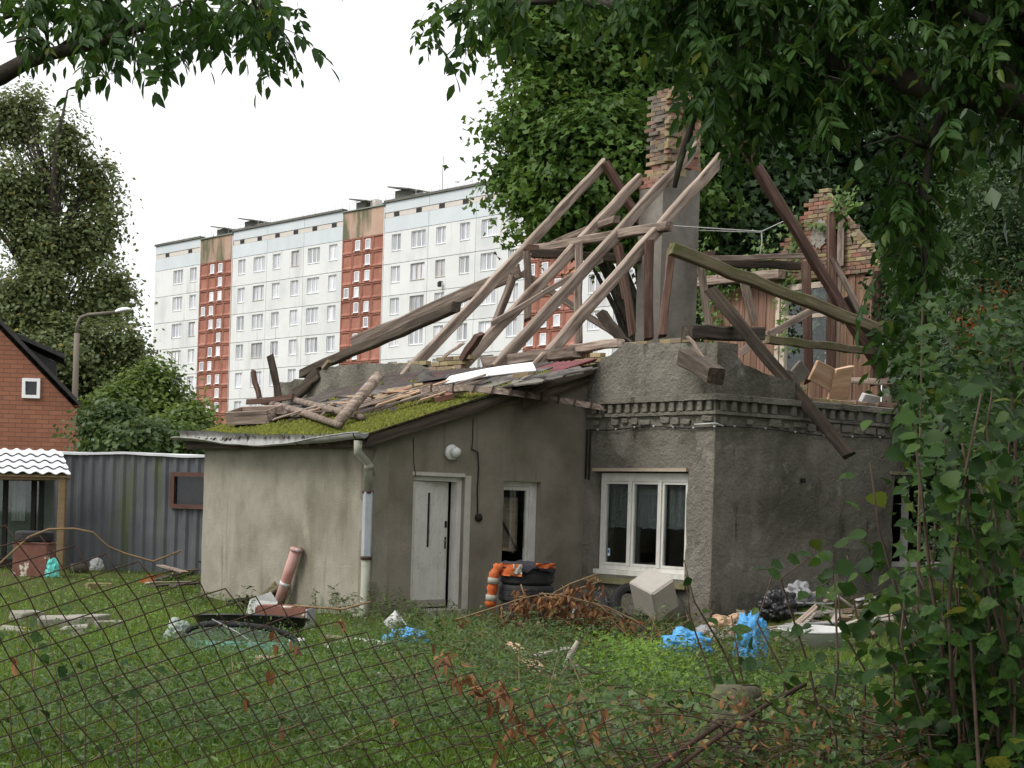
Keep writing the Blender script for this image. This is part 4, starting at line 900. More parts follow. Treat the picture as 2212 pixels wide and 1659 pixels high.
# ------------------------------------------------------------------ timbers that have fallen and lie loose
def fallen(a, b, w, h, mat, label, seed, bow=0., roll=0., nm='fallen_beam'):
    return setp(beam(nm, a, b, w, h, MT[mat], None, seed=seed, bow=bow, roll=roll), label, 'beam', 'fallen roof timbers')
fallen(onW(764, 744, .15), onT(1122, 584, 5.5), .16, .26, 'wood', 'thick grey roof timber slanting up left from the outermost rafter', 40)
fallen(onW(654, 806, .1), onW(985, 664, .1), .15, .17, 'wood_dark', 'dark rotten beam just below the thick slanting timber at the left wall end', 41)
fallen(onT(1450, 538, -.9), onT(1965, 738, -.9), .15, .19, 'wood_moss', 'long green mossy beam sloping down right from the tilted red post', 42, .0)
g1 = fallen(onT(1536, 626, -1.9), onT(1836, 984, -3.62), .16, .20, 'wood_dark', 'long dark charred beam hanging down over the dark wall', 43)
fallen(onT(1655, 733, -.9), onT(2000, 772, 1.2), .14, .14, 'wood_moss', 'mossy pole lying level across the broken attic below the sloping beam', 44)
fallen(onT(1482, 716, -2.4), onT(1640, 722, -1.7), .22, .22, 'wood_dark', 'short heavy beam lying flat on top of the stucco corner', 45)
fallen(onT(1483, 773, -2.55), onT(1545, 812, -3.9), .24, .26, 'wood_dark', 'dark beam stub poking out of the wall below the corner top', 46)
fallen(onT(1488, 728, -2.9), onT(1520, 772, -3.2), .035, .05, 'wood', 'thin stick lying on the wall above the protruding beam stub', 47, nm='stick')
fallen(onT(1300, 676, 1.6), onT(1345, 738, 1.2), .16, .16, 'wood_dark', 'charred log stub standing crooked left of the chimney foot', 48)
fallen(onT(1800, 560, .9), onT(1872, 700, .7), .05, .12, 'wood', 'splintered strip split off the right-hand rafter', 49, nm='splinter')
fallen(onT(1830, 640, 1.0), onT(1932, 810, 1.0), .12, .14, 'wood_dark', 'dark broken strut under the right-hand rafter', 50)
fallen(onW(1035, 720, .0), onW(1000, 775, .0), .12, .14, 'wood_red', 'short split timber leaning between the two left rafters', 51)
fallen(onW(1000, 740, .2), onW(960, 768, .1), .03, .05, 'wood', 'thin lath poking up by the yellow bricks', 52, nm='stick')
fallen(onW(640, 852, -.2), onW(690, 805, .0), .14, .22, 'wood_dark', 'rotten beam end sagging at the far left wall end', 53)
b_ = brick('loose_brick', frame(onW(707, 788, .0), EL3, ez=UP) @ Matrix.Rotation(.6, 4, 'Y'), MT['brick'], None); setp(b_, 'orange brick wedged under the dark rotten beam at the left', 'brick')
for i, (x, y, sx, sz, a, mt) in enumerate(((1780, 812, .55, .34, .3, 'wood_new'), (1815, 828, .42, .55, -.15, 'wood_new'), (1725, 806, .3, .3, .6, 'plaster'), (1880, 863, .4, .14, .1, 'whitepl'), (1700, 812, .2, .2, .4, 'plaster'))):
    p = onT(x, y, KT+.45); o = cbox('rubble_slab', frame(p, ER3, ez=UP) @ Matrix.Rotation(a, 4, 'Y') @ Matrix.Rotation(.35, 4, 'X'), (sx, .07, sz), MT[mt], None, .008, .02, i)
    setp(o, ['pale board lying behind the charred beam on the wall', 'upright tan board beside the charred beam', 'tilted plaster lump left of the tan boards', 'white foam slab on the dark wall top', 'small plaster chunk at the slope of the dark wall'][i], 'debris', 'debris on the gable wall top')
# ------------------------------------------------------------------ lean-to annex
AW, AL = -4.08, 5.3                                            # eave wall offset, length along the house
annex = thing('annex', 'stucco lean-to annex with white door, mossy corrugated roof and sagging gutter', 'building', hp(2.5, -2, 0))
ez0 = 2.70; rs = 1.30/4.08
def rz(w): return ez0+rs*(w-AW)                                # underside of the roof
dl, dr_ = onT(889, 1180, 0), onT(1000, 1180, 0); dw0, dw1 = tw(dl)[1], tw(dr_)[1]; dz0, dz1 = .12, onT(940, 1029, 0).z
sl_, sr_ = onT(1086, 1130, 0), onT(1167, 1130, 0); sw0, sw1 = tw(sl_)[1], tw(sr_)[1]; sz0, sz1 = onT(1125, 1228, 0).z, onT(1125, 1040, 0).z
print('DOOR', dw0, dw1, dz0, dz1, 'SW', sw0, sw1, sz0, sz1)
wallgrid('front_wall', hp(0, AW, -.1), EL3, -ER3, [0, AL], [0, ez0+.1], lambda s, z: False, lambda s: ez0+.1, .3, MT['annexwall'], annex, .012, 1.5, .2)
wallgrid('door_wall', hp(.001, AW+.001, -.1), ER3, -EL3, [0, dw0-AW, dw1-AW, sw0-AW, sw1-AW, -AW+.05], [0, dz0+.1, dz1+.1, sz0+.1, sz1+.1, ez0+.1, 4.15], lambda s, z: (dw0-AW < s < dw1-AW and z < dz1+.1) or (sw0-AW < s < sw1-AW and sz0+.1 < z < sz1+.1),
         lambda s: rz(AW+s)+.06, .3, MT['doorwall'], annex, .012, 2., .2)
wallgrid('end_wall', hp(AL, AW+.3, -.1), ER3, EL3, [0, -AW-.35], [0, 4.15], lambda s, z: False, lambda s: rz(AW+.3+s)+.06, .3, MT['annexwall'], annex, .01, 2., .4)
cbox('door_step', frame(hp(.02, (dw0+dw1)/2, .03), ER3, ez=UP), (dw1-dw0-.02, .4, .2), MT['concrete'], annex, .01)
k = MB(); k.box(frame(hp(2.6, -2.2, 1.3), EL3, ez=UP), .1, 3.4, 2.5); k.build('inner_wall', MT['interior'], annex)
# door frame and leaf standing a little open
Md = frame(hp(.10, dw0, dz0), ER3, ez=UP); Wd, Hd = dw1-dw0, dz1-dz0; fe = .085
k = MB(); bb(k, Md, 0, fe*.5, -.02, .14, 0, Hd); bb(k, Md, Wd-fe, Wd, -.02, .14, 0, Hd); bb(k, Md, fe*.5, Wd-fe, -.02, .14, Hd-.07, Hd); dfm = k.build('door_frame', MT['whitepaint'], annex)
k = MB(); bb(k, frame(hp(-.002, dw1+.005, dz0), ER3, ez=UP), 0, .11, -.008, .1, 0, Hd+.03); bb(k, frame(hp(-.002, dw0, dz0), ER3, ez=UP), -.02, Wd, -.006, .1, Hd+.004, Hd+.06); k.build('door_reveal', surf('reveal', [(.4, .38, .33), (.5, .475, .42)], scale=5, rough=.8, stains=[((.25, .22, .16), 3, (1, 1, .4), .55, .75)]), annex)
lw = Wd-.17
Ml = Md @ Matrix.Translation((fe*.5+.005, -.02, .03)) @ Matrix.Rotation(.20, 4, 'Z')
leaf = MB(); gx0, gx1, gz0, gz1 = lw*.40, lw*.50, Hd*.45, Hd*.86
for x0, x1, a, c in ((0, gx0, .0, Hd-.11), (gx1, lw, .0, Hd-.11), (gx0, gx1, 0, gz0), (gx0, gx1, gz1, Hd-.11)): bb(leaf, Ml, x0, x1, 0, .045, a, c)
lf = leaf.build('door', MT['whitepaint'], annex)
def lb(nm, x0, x1, y0, y1, a, c, mat, par=lf): k = MB(); bb(k, Ml, x0, x1, y0, y1, a, c); return k.build(nm, mat, par)
for q in range(5): x = lw*(.06+.18*q); (lb('door_batten', x, x+lw*.165, -.006, .0005, .10, Hd-.2, MT['whitepaint']) if not (x < gx1 and x+lw*.165 > gx0) else None)
lb('glass_slit', gx0, gx1, .015, .03, gz0, gz1, bpy.data.materials['darkpane'])
lb('slit_frame', gx0-.015, gx0+.004, -.014, .0, gz0-.02, gz1+.02, MT['whitepaint']); lb('slit_frame', gx1-.004, gx1+.015, -.014, .0, gz0-.02, gz1+.02, MT['whitepaint'])
lb('lock', lw-.07, lw-.02, -.012, .001, Hd*.60, Hd*.65, MT['dark']); lb('handle_plate', lw-.065, lw-.03, -.01, .001, Hd*.44, Hd*.53, MT['dark'])
tube('handle', [Ml @ Vector((lw-.045, -.01, Hd*.5)), Ml @ Vector((lw-.045, -.05, Hd*.5)), Ml @ Vector((lw-.14, -.055, Hd*.5))], .009, MT['zinc'], lf, 6)
lb('kick_board', .0, lw, -.012, .0, .0, .11, MT['concrete'])
# small window
Ms = frame(hp(.13, sw0, sz0), ER3, ez=UP); Wsm, Hsm = sw1-sw0, sz1-sz0
k = MB(); e = .06
for x0, x1, a, c in ((0, Wsm, Hsm-.08, Hsm), (0, Wsm, 0, .05), (0, .035, .05, Hsm-.08), (Wsm-.14, Wsm, .05, Hsm-.08)): bb(k, Ms, x0, x1, -.01, .1, a, c)
swf = k.build('window', MT['whitepaint'], annex)
k = MB()
for x0, x1, a, c in ((.04, Wsm-.145, Hsm-.14, Hsm-.085), (.04, Wsm-.145, .055, .10), (.04, .085, .10, Hsm-.14), (Wsm-.19, Wsm-.145, .10, Hsm-.14)): bb(k, Ms, x0, x1, .0, .06, a, c)
k.build('sash', MT['whitepaint'], swf); k = MB(); bb(k, Ms, .08, Wsm-.185, .025, .03, .32, Hsm-.14); k.build('pane', MT['glass'], swf)
k = MB(); bb(k, Ms, -.02, Wsm+.0, -.16, .0, -.05, -.004); k.build('sill', MT['whitepaint'], swf)
o = cbox('cupboard', Ms @ Matrix.Translation((Wsm*.42, .30, Hsm*.50)), (Wsm*.8, .03, Hsm*.62), MT['wood_new'], None, .005); setp(o, 'tan cupboard board seen through the narrow annex window', 'cupboard')
o = tube('broom_handle', [Ms @ Vector((.07, .18, Hsm*.70)), Ms @ Vector((Wsm*.74, .2, Hsm*.2))], .02, MT['wood_red'], None, 6); setp(o, 'wooden handle slanting behind the narrow annex window', 'stick')
V = []
for i in range(11):
    for j in range(9):
        u, v = i/10, j/8; x = Wsm*(.26+.25*u+.18*v*v); V.append(Ms @ Vector((x, .22+.02*math.sin(i*2.2), Hsm*(.82-.62*v)-.05*u*v)))
o = meshobj('net_curtain', V, [(i*9+j, (i+1)*9+j, (i+1)*9+j+1, i*9+j+1) for i in range(10) for j in range(8)], MT['lace']); setp(o, 'torn net curtain hanging askew in the narrow annex window', 'curtain')
# wall lamp, bell wire
pl_ = onT(975, 977, -.03); lm = MB(); Mlp = frame(pl_, -EL3, ez=UP)
def lathe(M, prof, n=16):
    V = []; Fs = []
    for (x, r) in prof:
        for k_ in range(n): V.append(M @ Vector((x, r*math.cos(2*math.pi*k_/n), r*math.sin(2*math.pi*k_/n))))
    for i in range(len(prof)-1):
        for k_ in range(n): Fs.append((i*n+k_, i*n+(k_+1) % n, (i+1)*n+(k_+1) % n, (i+1)*n+k_))
    Fs += [tuple(range(n-1, -1, -1)), tuple((len(prof)-1)*n+k_ for k_ in range(n))]
    return V, Fs
wl_ = meshobj('wall_lamp', *lathe(Mlp, [(-.03, .115), (.02, .125), (.045, .11), (.05, .08), (.06, .05)]), MT['porcelain'], annex, True)
meshobj('lamp_bulb', *lathe(Mlp, [(.05, .05), (.08, .075), (.12, .085), (.165, .07), (.19, .02)]), surf('bulb', [(.55, .56, .52), (.65, .66, .62)], rough=.08, spec=.6), wl_, True)
w1 = [onT(x, y, -.02) for x, y in ((1018, 970), (1032, 976), (1034, 1010), (1031, 1060), (1032, 1108))]
bell = tube('bell_wire', w1, .011, MT['cable'], annex, 5); meshobj('bell_push', *lathe(frame(onT(1032, 1118, -.0), -EL3, ez=UP), [(0, .06), (.04, .065), (.07, .04)], 10), MT['dark'], bell, True)
tube('wall_wire', [onT(x, y, -.015) for x, y in ((1022, 905), (1021, 950), (1019, 972))], .007, MT['cable'], annex, 4)
tube('wall_wire', [onT(x, y, -.012) for x, y in ((893, 945), (894, 1000), (898, 1028))], .006, MT['cable'], annex, 4)
# corrugated roof sheets
OV, OT = .30, .28
def rpt(t, w, dz=0.): return hp(t, w, rz(w)+.10+dz)
T0, T1, Wlo, Whi = -OT, AL+.45, AW-OV, -.03
per = .146; nsh = 6; shw = (T1-T0)/nsh
for r, (wa, wb) in enumerate(((Wlo, -2.0), (-2.15, Whi))):
    for c in range(nsh):
        ta, tb = T0+c*shw, T0+(c+1)*shw+.05; nt_ = int((tb-ta)/per*8); nw = 6; V = []; Fs = []; dz = .028*r+.007*(c % 2)
        jag = [R3.uniform(-.05, .05) for _ in range(40)]
        for i in range(nt_+1):
            t = ta+(tb-ta)*i/nt_; cz = .024*math.cos(2*math.pi*t/per)
            for j in range(nw+1):
                w = wa+(wb-wa)*j/nw
                if j == 0 and r == 0: w += jag[int(i/5) % 40]*.5
                V.append(rpt(t, w, cz+dz+.02*mnoise.noise(Vector((t*.8, w*.8, 1)))))
        for i in range(nt_):
            for j in range(nw): Fs.append((i*(nw+1)+j, i*(nw+1)+j+1, (i+1)*(nw+1)+j+1, (i+1)*(nw+1)+j))
        b = len(V); V += [v-UP*.008 for v in V]; Fs += [tuple(b+q for q in reversed(f)) for f in Fs]
        for i in range(nt_): Fs.append((i*(nw+1), (i+1)*(nw+1), b+(i+1)*(nw+1), b+i*(nw+1)))
        for i in range(nw): Fs.append((i, b+i, b+i+1, i+1))
        meshobj('roof_sheet', V, Fs, MT['roofred'] if (c == 0 and r == 1) else MT['roofold'], annex, True)
k = MB(); k.add([hp(T0+.1, AW-.05, rz(AW-.05)+.0), hp(T1-.1, AW-.05, rz(AW-.05)), hp(T1-.1, -.05, rz(-.05)), hp(T0+.1, -.05, rz(-.05)), hp(T0+.1, AW-.05, rz(AW-.05)+.05), hp(T1-.1, AW-.05, rz(AW-.05)+.05), hp(T1-.1, -.05, rz(-.05)+.05), hp(T0+.1, -.05, rz(-.05)+.05)],
                    [(0, 1, 2, 3), (4, 7, 6, 5), (0, 4, 5, 1), (1, 5, 6, 2), (2, 6, 7, 3), (3, 7, 4, 0)]); k.build('roof_boarding', MT['wood_dark'], annex)
beam('barge_board', hp(-OT+.06, AW-.2, rz(AW-.2)-.02), hp(-OT+.06, -.02, rz(0)-.02), .035, .15, MT['wood_dark'], annex, seed=60, warp=.004)
beam('fascia', hp(T0+.1, AW-.17, rz(AW-.2)-.03), hp(T1-.1, AW-.17, rz(AW-.2)-.03), .03, .15, MT['wood_dark'], annex, seed=61, warp=.006)
beam('barge_board', onT(1128, 868, -.25), onT(1272, 806, -.06), .09, .24, MT['wood_dark'], annex, seed=62, warp=.006)
# gutter, torn at the far end
gpts = []; n = 40; gt0, gt1 = -OT-.08, tw(onW(363, 950, AW-.5))[0]
V = []; ns = 9
for i in range(n+1):
    u = i/n; t = gt0+(gt1-gt0)*u; far = sstep(.6, 1, u)
    zc = ez0-.03-.07*math.sin(math.pi*min(1, u*1.25))*(.9)-.02*u+.02*mnoise.noise(Vector((u*9, 0, 3)))+.06*far
    r = .085+.02*sstep(.2, .6, u); op = 1.05*sstep(.12, .42, u)
    for j in range(ns):
        th = math.pi*(1.0+(j/(ns-1)))+op
        rr = r*(1-.15*far*math.sin(j))
        V.append(hp(t, AW-OV-.09+.02*mnoise.noise(Vector((u*6, j*.2, 8))), 0)+ER3*(rr*math.cos(th))+UP*(zc+.06+rr*math.sin(th)+(.05*far if j == 0 else 0)))
Fs = [(i*ns+j, i*ns+j+1, (i+1)*ns+j+1, (i+1)*ns+j) for i in range(n) for j in range(ns-1)]
b = len(V); V2 = V+[v-UP*.006 for v in V]; Fs += [tuple(b+q for q in reversed(f)) for f in Fs]
gut = meshobj('gutter', V2, Fs, MT['zinc'], annex, True)
tube('gutter_rim', [V[i*ns] for i in range(n+1)], .011, MT['zinc'], gut, 6)
for i in (1, 12, 24): tube('gutter_bracket', [V[i*ns+j]-UP*.012 for j in range(ns)], .009, MT['dark'], gut, 5)
gend = [V[j] for j in range(ns)]; c_ = sum(gend, Vector())/ns
meshobj('gutter_end', gend+[c_+UP*.03], [(j, j+1, ns) for j in range(ns-1)], MT['zinc'], gut)
# downpipe in three lengths
cp = hp(-.11, AW-.13, 0)
dp1 = [gend[4]+EL3*.15-UP*.03, gend[4]+EL3*.15-UP*.2, cp+UP*(ez0-.42), cp+UP*1.85]
tube('downpipe', dp1, .062, MT['mosspipe'], annex, 12); tube('downpipe', [cp+UP*2.28, cp+UP*2.20], .07, MT['mosspipe'], annex, 12)
Mp = frame(cp-EL3*.0+UP*1.40, (EL3*.7+ER3*.3), ez=UP); cbox('downpipe_sleeve', Mp, (.15, .13, .98), MT['greypipe'], annex, .02)
tube('downpipe', [cp+UP*.92, cp+UP*.1, cp-ER3*.12+UP*.02], .068, MT['mosspipe'], annex, 12)
for z in (1.87, .9): tube('pipe_clamp', [cp+UP*(z-.02), cp+UP*(z+.02)], .085, MT['rust'], annex, 12)
# moss cushions on the roof
def moss():
    C = []; r = np.random.default_rng(5)
    for _ in range(60000):
        t = r.uniform(T0+.02, T1-.1); w = r.uniform(Wlo+.03, -.9)
        f = mnoise.noise(Vector((t*1.3, w*1.3, 7)))*.7+.35*mnoise.noise(Vector((t*4, w*4, 2)))
        near_v = sstep(1.6, .1, t-T0) if False else (1-sstep(.5, 1.9, t-T0)); low = 1-sstep(.3, 1.7, w-Wlo)
        if f+.75*near_v*(1-.6*sstep(-2.0, -1.2, w))+.8*low-.16 > r.uniform(0, .5): C.append((t, w))
    C = np.array(C[:36000]); n = len(C); base = np.array([rpt(t, w, .024*math.cos(2*math.pi*t/per)+(.028 if w > -2.1 else 0)) for t, w in C])
    up = np.array([0, 0, 1.]); a = r.uniform(0, 2*np.pi, (n, 3)); s = r.uniform(.018, .046, n)
    tri = []
    for k_ in range(3): th = a[:, :1]+k_*2.094; tri.append(np.concatenate([np.cos(th), np.sin(th), np.zeros((n, 1))], 1)*s[:, None]*.8)
    V = np.stack([base+tri[0], base+tri[1], base+tri[2], base+up*(s*1.1)[:, None]+.3*tri[0]], 1).reshape(-1, 3)
    i4 = np.arange(n)[:, None]*4; Fa = np.concatenate([i4+np.array([[0, 1, 3]]), i4+np.array([[1, 2, 3]]), i4+np.array([[2, 0, 3]])])
    o = npobj('moss', V, Fa, MT['l_moss'], annex); o['kind'] = 'stuff'
moss()
# ------------------------------------------------------------------ loose things on the annex roof
def onroof(x, y, dz=.05):
    """pixel to the annex roof plane"""
    r = ray(x, y); n = Vector((-rs*ER.x, -rs*ER.y, 1)); q = rpt(0, AW, dz); o = Vector((0, 0, EYE)); d = (q-o).dot(n)/r.dot(n); return at(x, y, d)
RN = Vector((-rs*ER.x, -rs*ER.y, 1)).normalized()
def rthing(o, label, cat, group=None): return setp(o, label, cat, group)
rthing(beam('upright_post', onroof(560, 866), onroof(546, 866)+(at(546, 796, 30)-at(546, 866, 30)), .08, .09, MT['wood_red'], seed=70), 'thin reddish upright stake on the left of the annex roof', 'post')
q = onroof(603, 866); rthing(beam('upright_post', q, q+(at(583, 770, q.y)-at(603, 866, q.y)), .16, .12, MT['wood_dark'], seed=71), 'thick dark upright post on the left of the annex roof', 'post')
rthing(tube('pole', [onroof(562, 866, .14), onroof(650, 890, .12), onroof(735, 919, .13)], [.055, .065, .05], MT['wood'], None, 8, .05, 72), 'round peeled pole lying at the front of the roof debris', 'pole')
rthing(tube('pole', [onroof(627, 862, .16), onroof(720, 886, .14), onroof(785, 902, .1)], [.055, .06, .045], MT['wood'], None, 8, .05, 73), 'round peeled pole lying behind the front pole on the roof', 'pole')
q = onroof(728, 916, .1); rthing(tube('log', [q, q.lerp(q+(at(818, 812, q.y+.9)-at(728, 916, q.y)), .5), q+(at(818, 812, q.y+.9)-at(728, 916, q.y))], [.085, .09, .085], MT['wood'], None, 10, .05, 74), 'stout bare log leaning up over the poles on the roof', 'log')
rthing(beam('batten', onroof(535, 870, .2), onroof(632, 856, .25), .05, .10, MT['wood_red'], seed=75), 'reddish batten nailed level across the two upright stakes', 'batten')
cr = thing('wooden_trough', 'grey open wooden trough lying at the roof edge', 'trough', onroof(550, 905)); pc0 = onroof(552, 905, .12)
Mc = frame(pc0, EL3*-.9+ER3*.2, ez=RN) @ Matrix.Rotation(.1, 4, 'Z')
for nm, tr, sz in (('side_board', (0, -.2, .07), (.95, .03, .22)), ('side_board', (0, .2, .07), (.95, .03, .22)), ('end_board', (-.46, 0, .07), (.03, .37, .22)), ('end_board', (.46, 0, .07), (.03, .37, .22)), ('bottom_board', (0, 0, -.03), (.9, .37, .025))): cbox(nm, Mc @ Matrix.Translation(tr), sz, MT['wood'], cr, .003)
# white sheet
V = []; n = 14
for i in range(n+1):
    u = i/n; xb, yb = 955+203*u, 829-30*u-3*math.sin(math.pi*u); xt, yt = 972+178*u, 812-30*u-3*math.sin(math.pi*u); q = onroof(xb, yb, .13)
    for j in range(4):
        v = j/3; V.append(at(xb+(xt-xb)*v, yb+(yt-yb)*v, q.y+.26*v+.015*mnoise.noise(Vector((u*5, v*3, 0)))))
Fs = [(i*4+j, (i+1)*4+j, (i+1)*4+j+1, i*4+j+1) for i in range(n) for j in range(3)]; bq = len(V); V += [v-UP*.02+Vector((0, .01, 0)) for v in V]; Fs += [tuple(bq+q for q in reversed(f)) for f in Fs]
for i in range(n): Fs.append((i*4, bq+i*4, bq+(i+1)*4, (i+1)*4))
setp(meshobj('white_sheet', V, Fs, surf('whitesheet', [(.72, .74, .76), (.8, .81, .82)], scale=3, rough=.5), None, True), 'long bright white sheet lying on the upper annex roof', 'sheet')
# long bowed strip with cross cleats
pts = [onroof(905, 836, .25), onroof(1000, 830, .28)]+[onT(x, y, -.35-.03*i) for i, (x, y) in enumerate(((1080, 838), (1150, 848), (1220, 860), (1290, 872), (1352, 884)))]
sw_ = thing('cleated_plank', 'long bowed grey plank with dark cross cleats hanging off the roof', 'plank', pts[2])
V = []; Fs = []; P = []
for i in range(len(pts)-1):
    for f in (0, .25, .5, .75): P.append(pts[i].lerp(pts[i+1], f))
P.append(pts[-1])
wid = (ER3*.3+EL3*.0-UP*.0)
dn = Vector((0, 0, -1))*.10-EL3*.06
for p in P:
    for o_ in (Vector(), dn, dn+ER3*.02+EL3*.03, ER3*.02+EL3*.03): V.append(p+o_)
n = len(P); Fs = [(i*4+k_, (i+1)*4+k_, (i+1)*4+(k_+1) % 4, i*4+(k_+1) % 4) for i in range(n-1) for k_ in range(4)]+[(3, 2, 1, 0), (n*4-4, n*4-3, n*4-2, n*4-1)]
meshobj('plank', V, Fs, MT['wood'], sw_)
for i in range(1, n-1, 2):
    e = (P[i+1]-P[i-1]).normalized(); cbox('cleat', frame(P[i]+dn*.5-EL3*.02, (dn-e*.07), ez=dn.cross(e)), (.16, .03, .03), MT['wood_dark'], sw_)
# shards, laths and bricks strewn about
R4 = random.Random(8)
def strewn(n, xa, xb, f0, f1, mk, nm, label, cat, grp):
    for i in range(n):
        x = R4.uniform(xa, xb); y = f0(x)+(f1(x)-f0(x))*R4.random(); o = mk(x, y, i, nm)
        near = min(((550, 895, 'near the wooden trough'), (650, 880, 'by the peeled poles'), (760, 870, 'beside the leaning log'), (850, 850, 'among the mossy bricks'), (950, 835, 'beside the curled felt'), (1050, 815, 'along the white sheet'), (1180, 810, 'at the upper roof corner')), key=lambda q: abs(q[0]-x))[2]
        setp(o, label % near, cat, grp+' '+near)
def shard(x, y, i, nm):
    p = onroof(x, y, R4.uniform(.05, .10)); M = frame(p, EL3 if R4.random() < .5 else ER3+UP*rs, ez=RN) @ Matrix.Rotation(R4.uniform(-.6, .6), 4, 'Z') @ Matrix.Rotation(R4.uniform(-.12, .12), 4, 'X')
    V = []; k = R4.randint(5, 7); L_ = R4.uniform(.2, .5); W_ = R4.uniform(.12, .26)
    for q in range(k): th = 2*math.pi*q/k+R4.uniform(-.3, .3); V.append((L_*math.cos(th), W_*math.sin(th), R4.uniform(-.015, .015)))
    V += [(a_, b_, c_-.022) for a_, b_, c_ in V]; Fs = [tuple(range(k)), tuple(range(2*k-1, k-1, -1))]+[(q, k+q, k+(q+1) % k, (q+1) % k) for q in range(k)]
    return meshobj(nm, V, Fs, MT['rooffelt'] if i % 4 else MT['plaster'], None, False, M)
lo = lambda x: 905-.17*(x-620); hi = lambda x: 868-.17*(x-620)
strewn(90, 590, 1150, lambda x: 872-.125*(x-600), lambda x: 902-.165*(x-600), shard, 'roofing_shard', 'broken roofing shard on the annex roof %s', 'debris', 'roofing shards on the annex roof')
strewn(24, 1000, 1260, lambda x: 836-.17*(x-1000), lambda x: 850-.17*(x-1000), shard, 'roofing_shard', 'broken roofing shard on the annex roof %s', 'debris', 'roofing shards on the annex roof')
def lath(x, y, i, nm):
    p = onroof(x, y, .12+.05*R4.random()); d = (EL3*R4.uniform(-.25, .25)+(ER3+UP*rs)) if i % 3 else (-EL3+ER3*R4.uniform(-.2, .2)); L_ = R4.uniform(.6, 1.3)
    return beam(nm, p-d.normalized()*L_/2, p+d.normalized()*L_/2, R4.uniform(.04, .1), .025, MT['wood' if i % 4 else 'wood_new'], seed=100+i, warp=.004)
strewn(40, 610, 1000, lambda x: 876-.14*(x-630), lambda x: 900-.15*(x-630), lath, 'lath', 'loose lath on the annex roof %s', 'lath', 'laths on the annex roof')
def rbrick(x, y, i, nm): return brick(nm, frame(onroof(x, y, .10), EL3, ez=RN) @ Matrix.Rotation(R4.uniform(0, 3), 4, 'Z') @ Matrix.Rotation(R4.uniform(-.3, .3), 4, 'X') @ Matrix.Scale(1.25, 4), MT['brick_yellow'] if i % 4 else MT['brick_red'], None, i)
for i, (x, y) in enumerate(((770, 868), (768, 872), (820, 862), (845, 848), (868, 846), (875, 842), (905, 835), (525, 900), (585, 893), (985, 846), (1010, 818), (1060, 812), (960, 858), (880, 860), (850, 862), (1130, 812))):
    b_ = rbrick(x, y, i, 'loose_brick'); setp(b_, 'mossy yellow brick lying loose on the annex roof' if i % 4 else 'red brick lying loose on the annex roof', 'brick', 'bricks on the annex roof' if i % 4 else 'red bricks on the annex roof')
# bent felt flap near the second rafter
V = [];
for i in range(8):
    for j in range(3):
        p = onroof(900+10*i, 826-1.5*i-6*j, .1); V.append(p+UP*(.12*math.sin(i*.9)*(j/2)))
setp(meshobj('felt_flap', V, [(i*3+j, (i+1)*3+j, (i+1)*3+j+1, i*3+j+1) for i in range(7) for j in range(2)], MT['rooffelt'], None, True), 'curled dark roofing felt at the foot of the second rafter', 'felt')
# ------------------------------------------------------------------ leaves and trees
def blocked(X, Y):
    t, w = tw(Vector((X, Y, 0)))
    if -.02 < t < AL+.05 and AW-.02 < w < .1: return True
    if KT-.02 < t < TEND and -.02 < w < HWID+.1: return True
    p = Vector((X, Y, 0))-O_c; return -2.6 < p.dot(nc) < .03 and p.dot(ec) > 0
TPL = {
 'rhomb': (np.array([(0, 0, 0), (.5, .36, .08), (1, 0, 0), (.5, -.36, .08)], float), np.array([(0, 2, 1), (0, 3, 2)])),
 'lobe': (np.array([(0, 0, 0), (.36, .52, .06), (.5, .2, 0), (1, 0, -.08), (.5, -.2, 0), (.36, -.52, .06)], float), np.array([(0, 2, 1), (0, 3, 2), (0, 4, 3), (0, 5, 4)])),
 'lance': (np.array([(0, 0, 0), (.3, .16, .05), (.66, .13, .04), (1, 0, -.06), (.66, -.13, .04), (.3, -.16, .05), (.45, 0, -.01)], float), np.array([(6, 1, 0), (6, 2, 1), (6, 3, 2), (6, 4, 3), (6, 5, 4), (6, 0, 5)])),
 'blade': (np.array([(0, .03, 0), (0, -.03, 0), (.55, -.022, .05), (.55, .022, .05), (1, 0, .22)], float), np.array([(0, 1, 2), (0, 2, 3), (3, 2, 4)])),
}
def unit(a): return a/np.maximum(1e-9, np.linalg.norm(a, axis=1, keepdims=True))
def leafcloud(P, Nn, S, tpl, r, D=None):
    tv, tf = TPL[tpl]; n = len(P); Nn = unit(Nn)
    if D is None: D = r.normal(size=(n, 3))
    D = unit(D-Nn*np.sum(D*Nn, 1, keepdims=True)); B = np.cross(Nn, D)
    V = P[:, None, :]+S[:, None, None]*(tv[None, :, :1]*D[:, None, :]+tv[None, :, 1:2]*B[:, None, :]+tv[None, :, 2:3]*Nn[:, None, :])
    Fa = (np.arange(n)[:, None, None]*len(tv)+tf[None]).reshape(-1, 3); return V.reshape(-1, 3), Fa
def ellip(x, y, rx, ry, d, rd=None):
    c = at(x, y, d); k = d/F; return (np.array(c), np.array([rx*k, rd if rd else rx*k*.8, ry*k]))
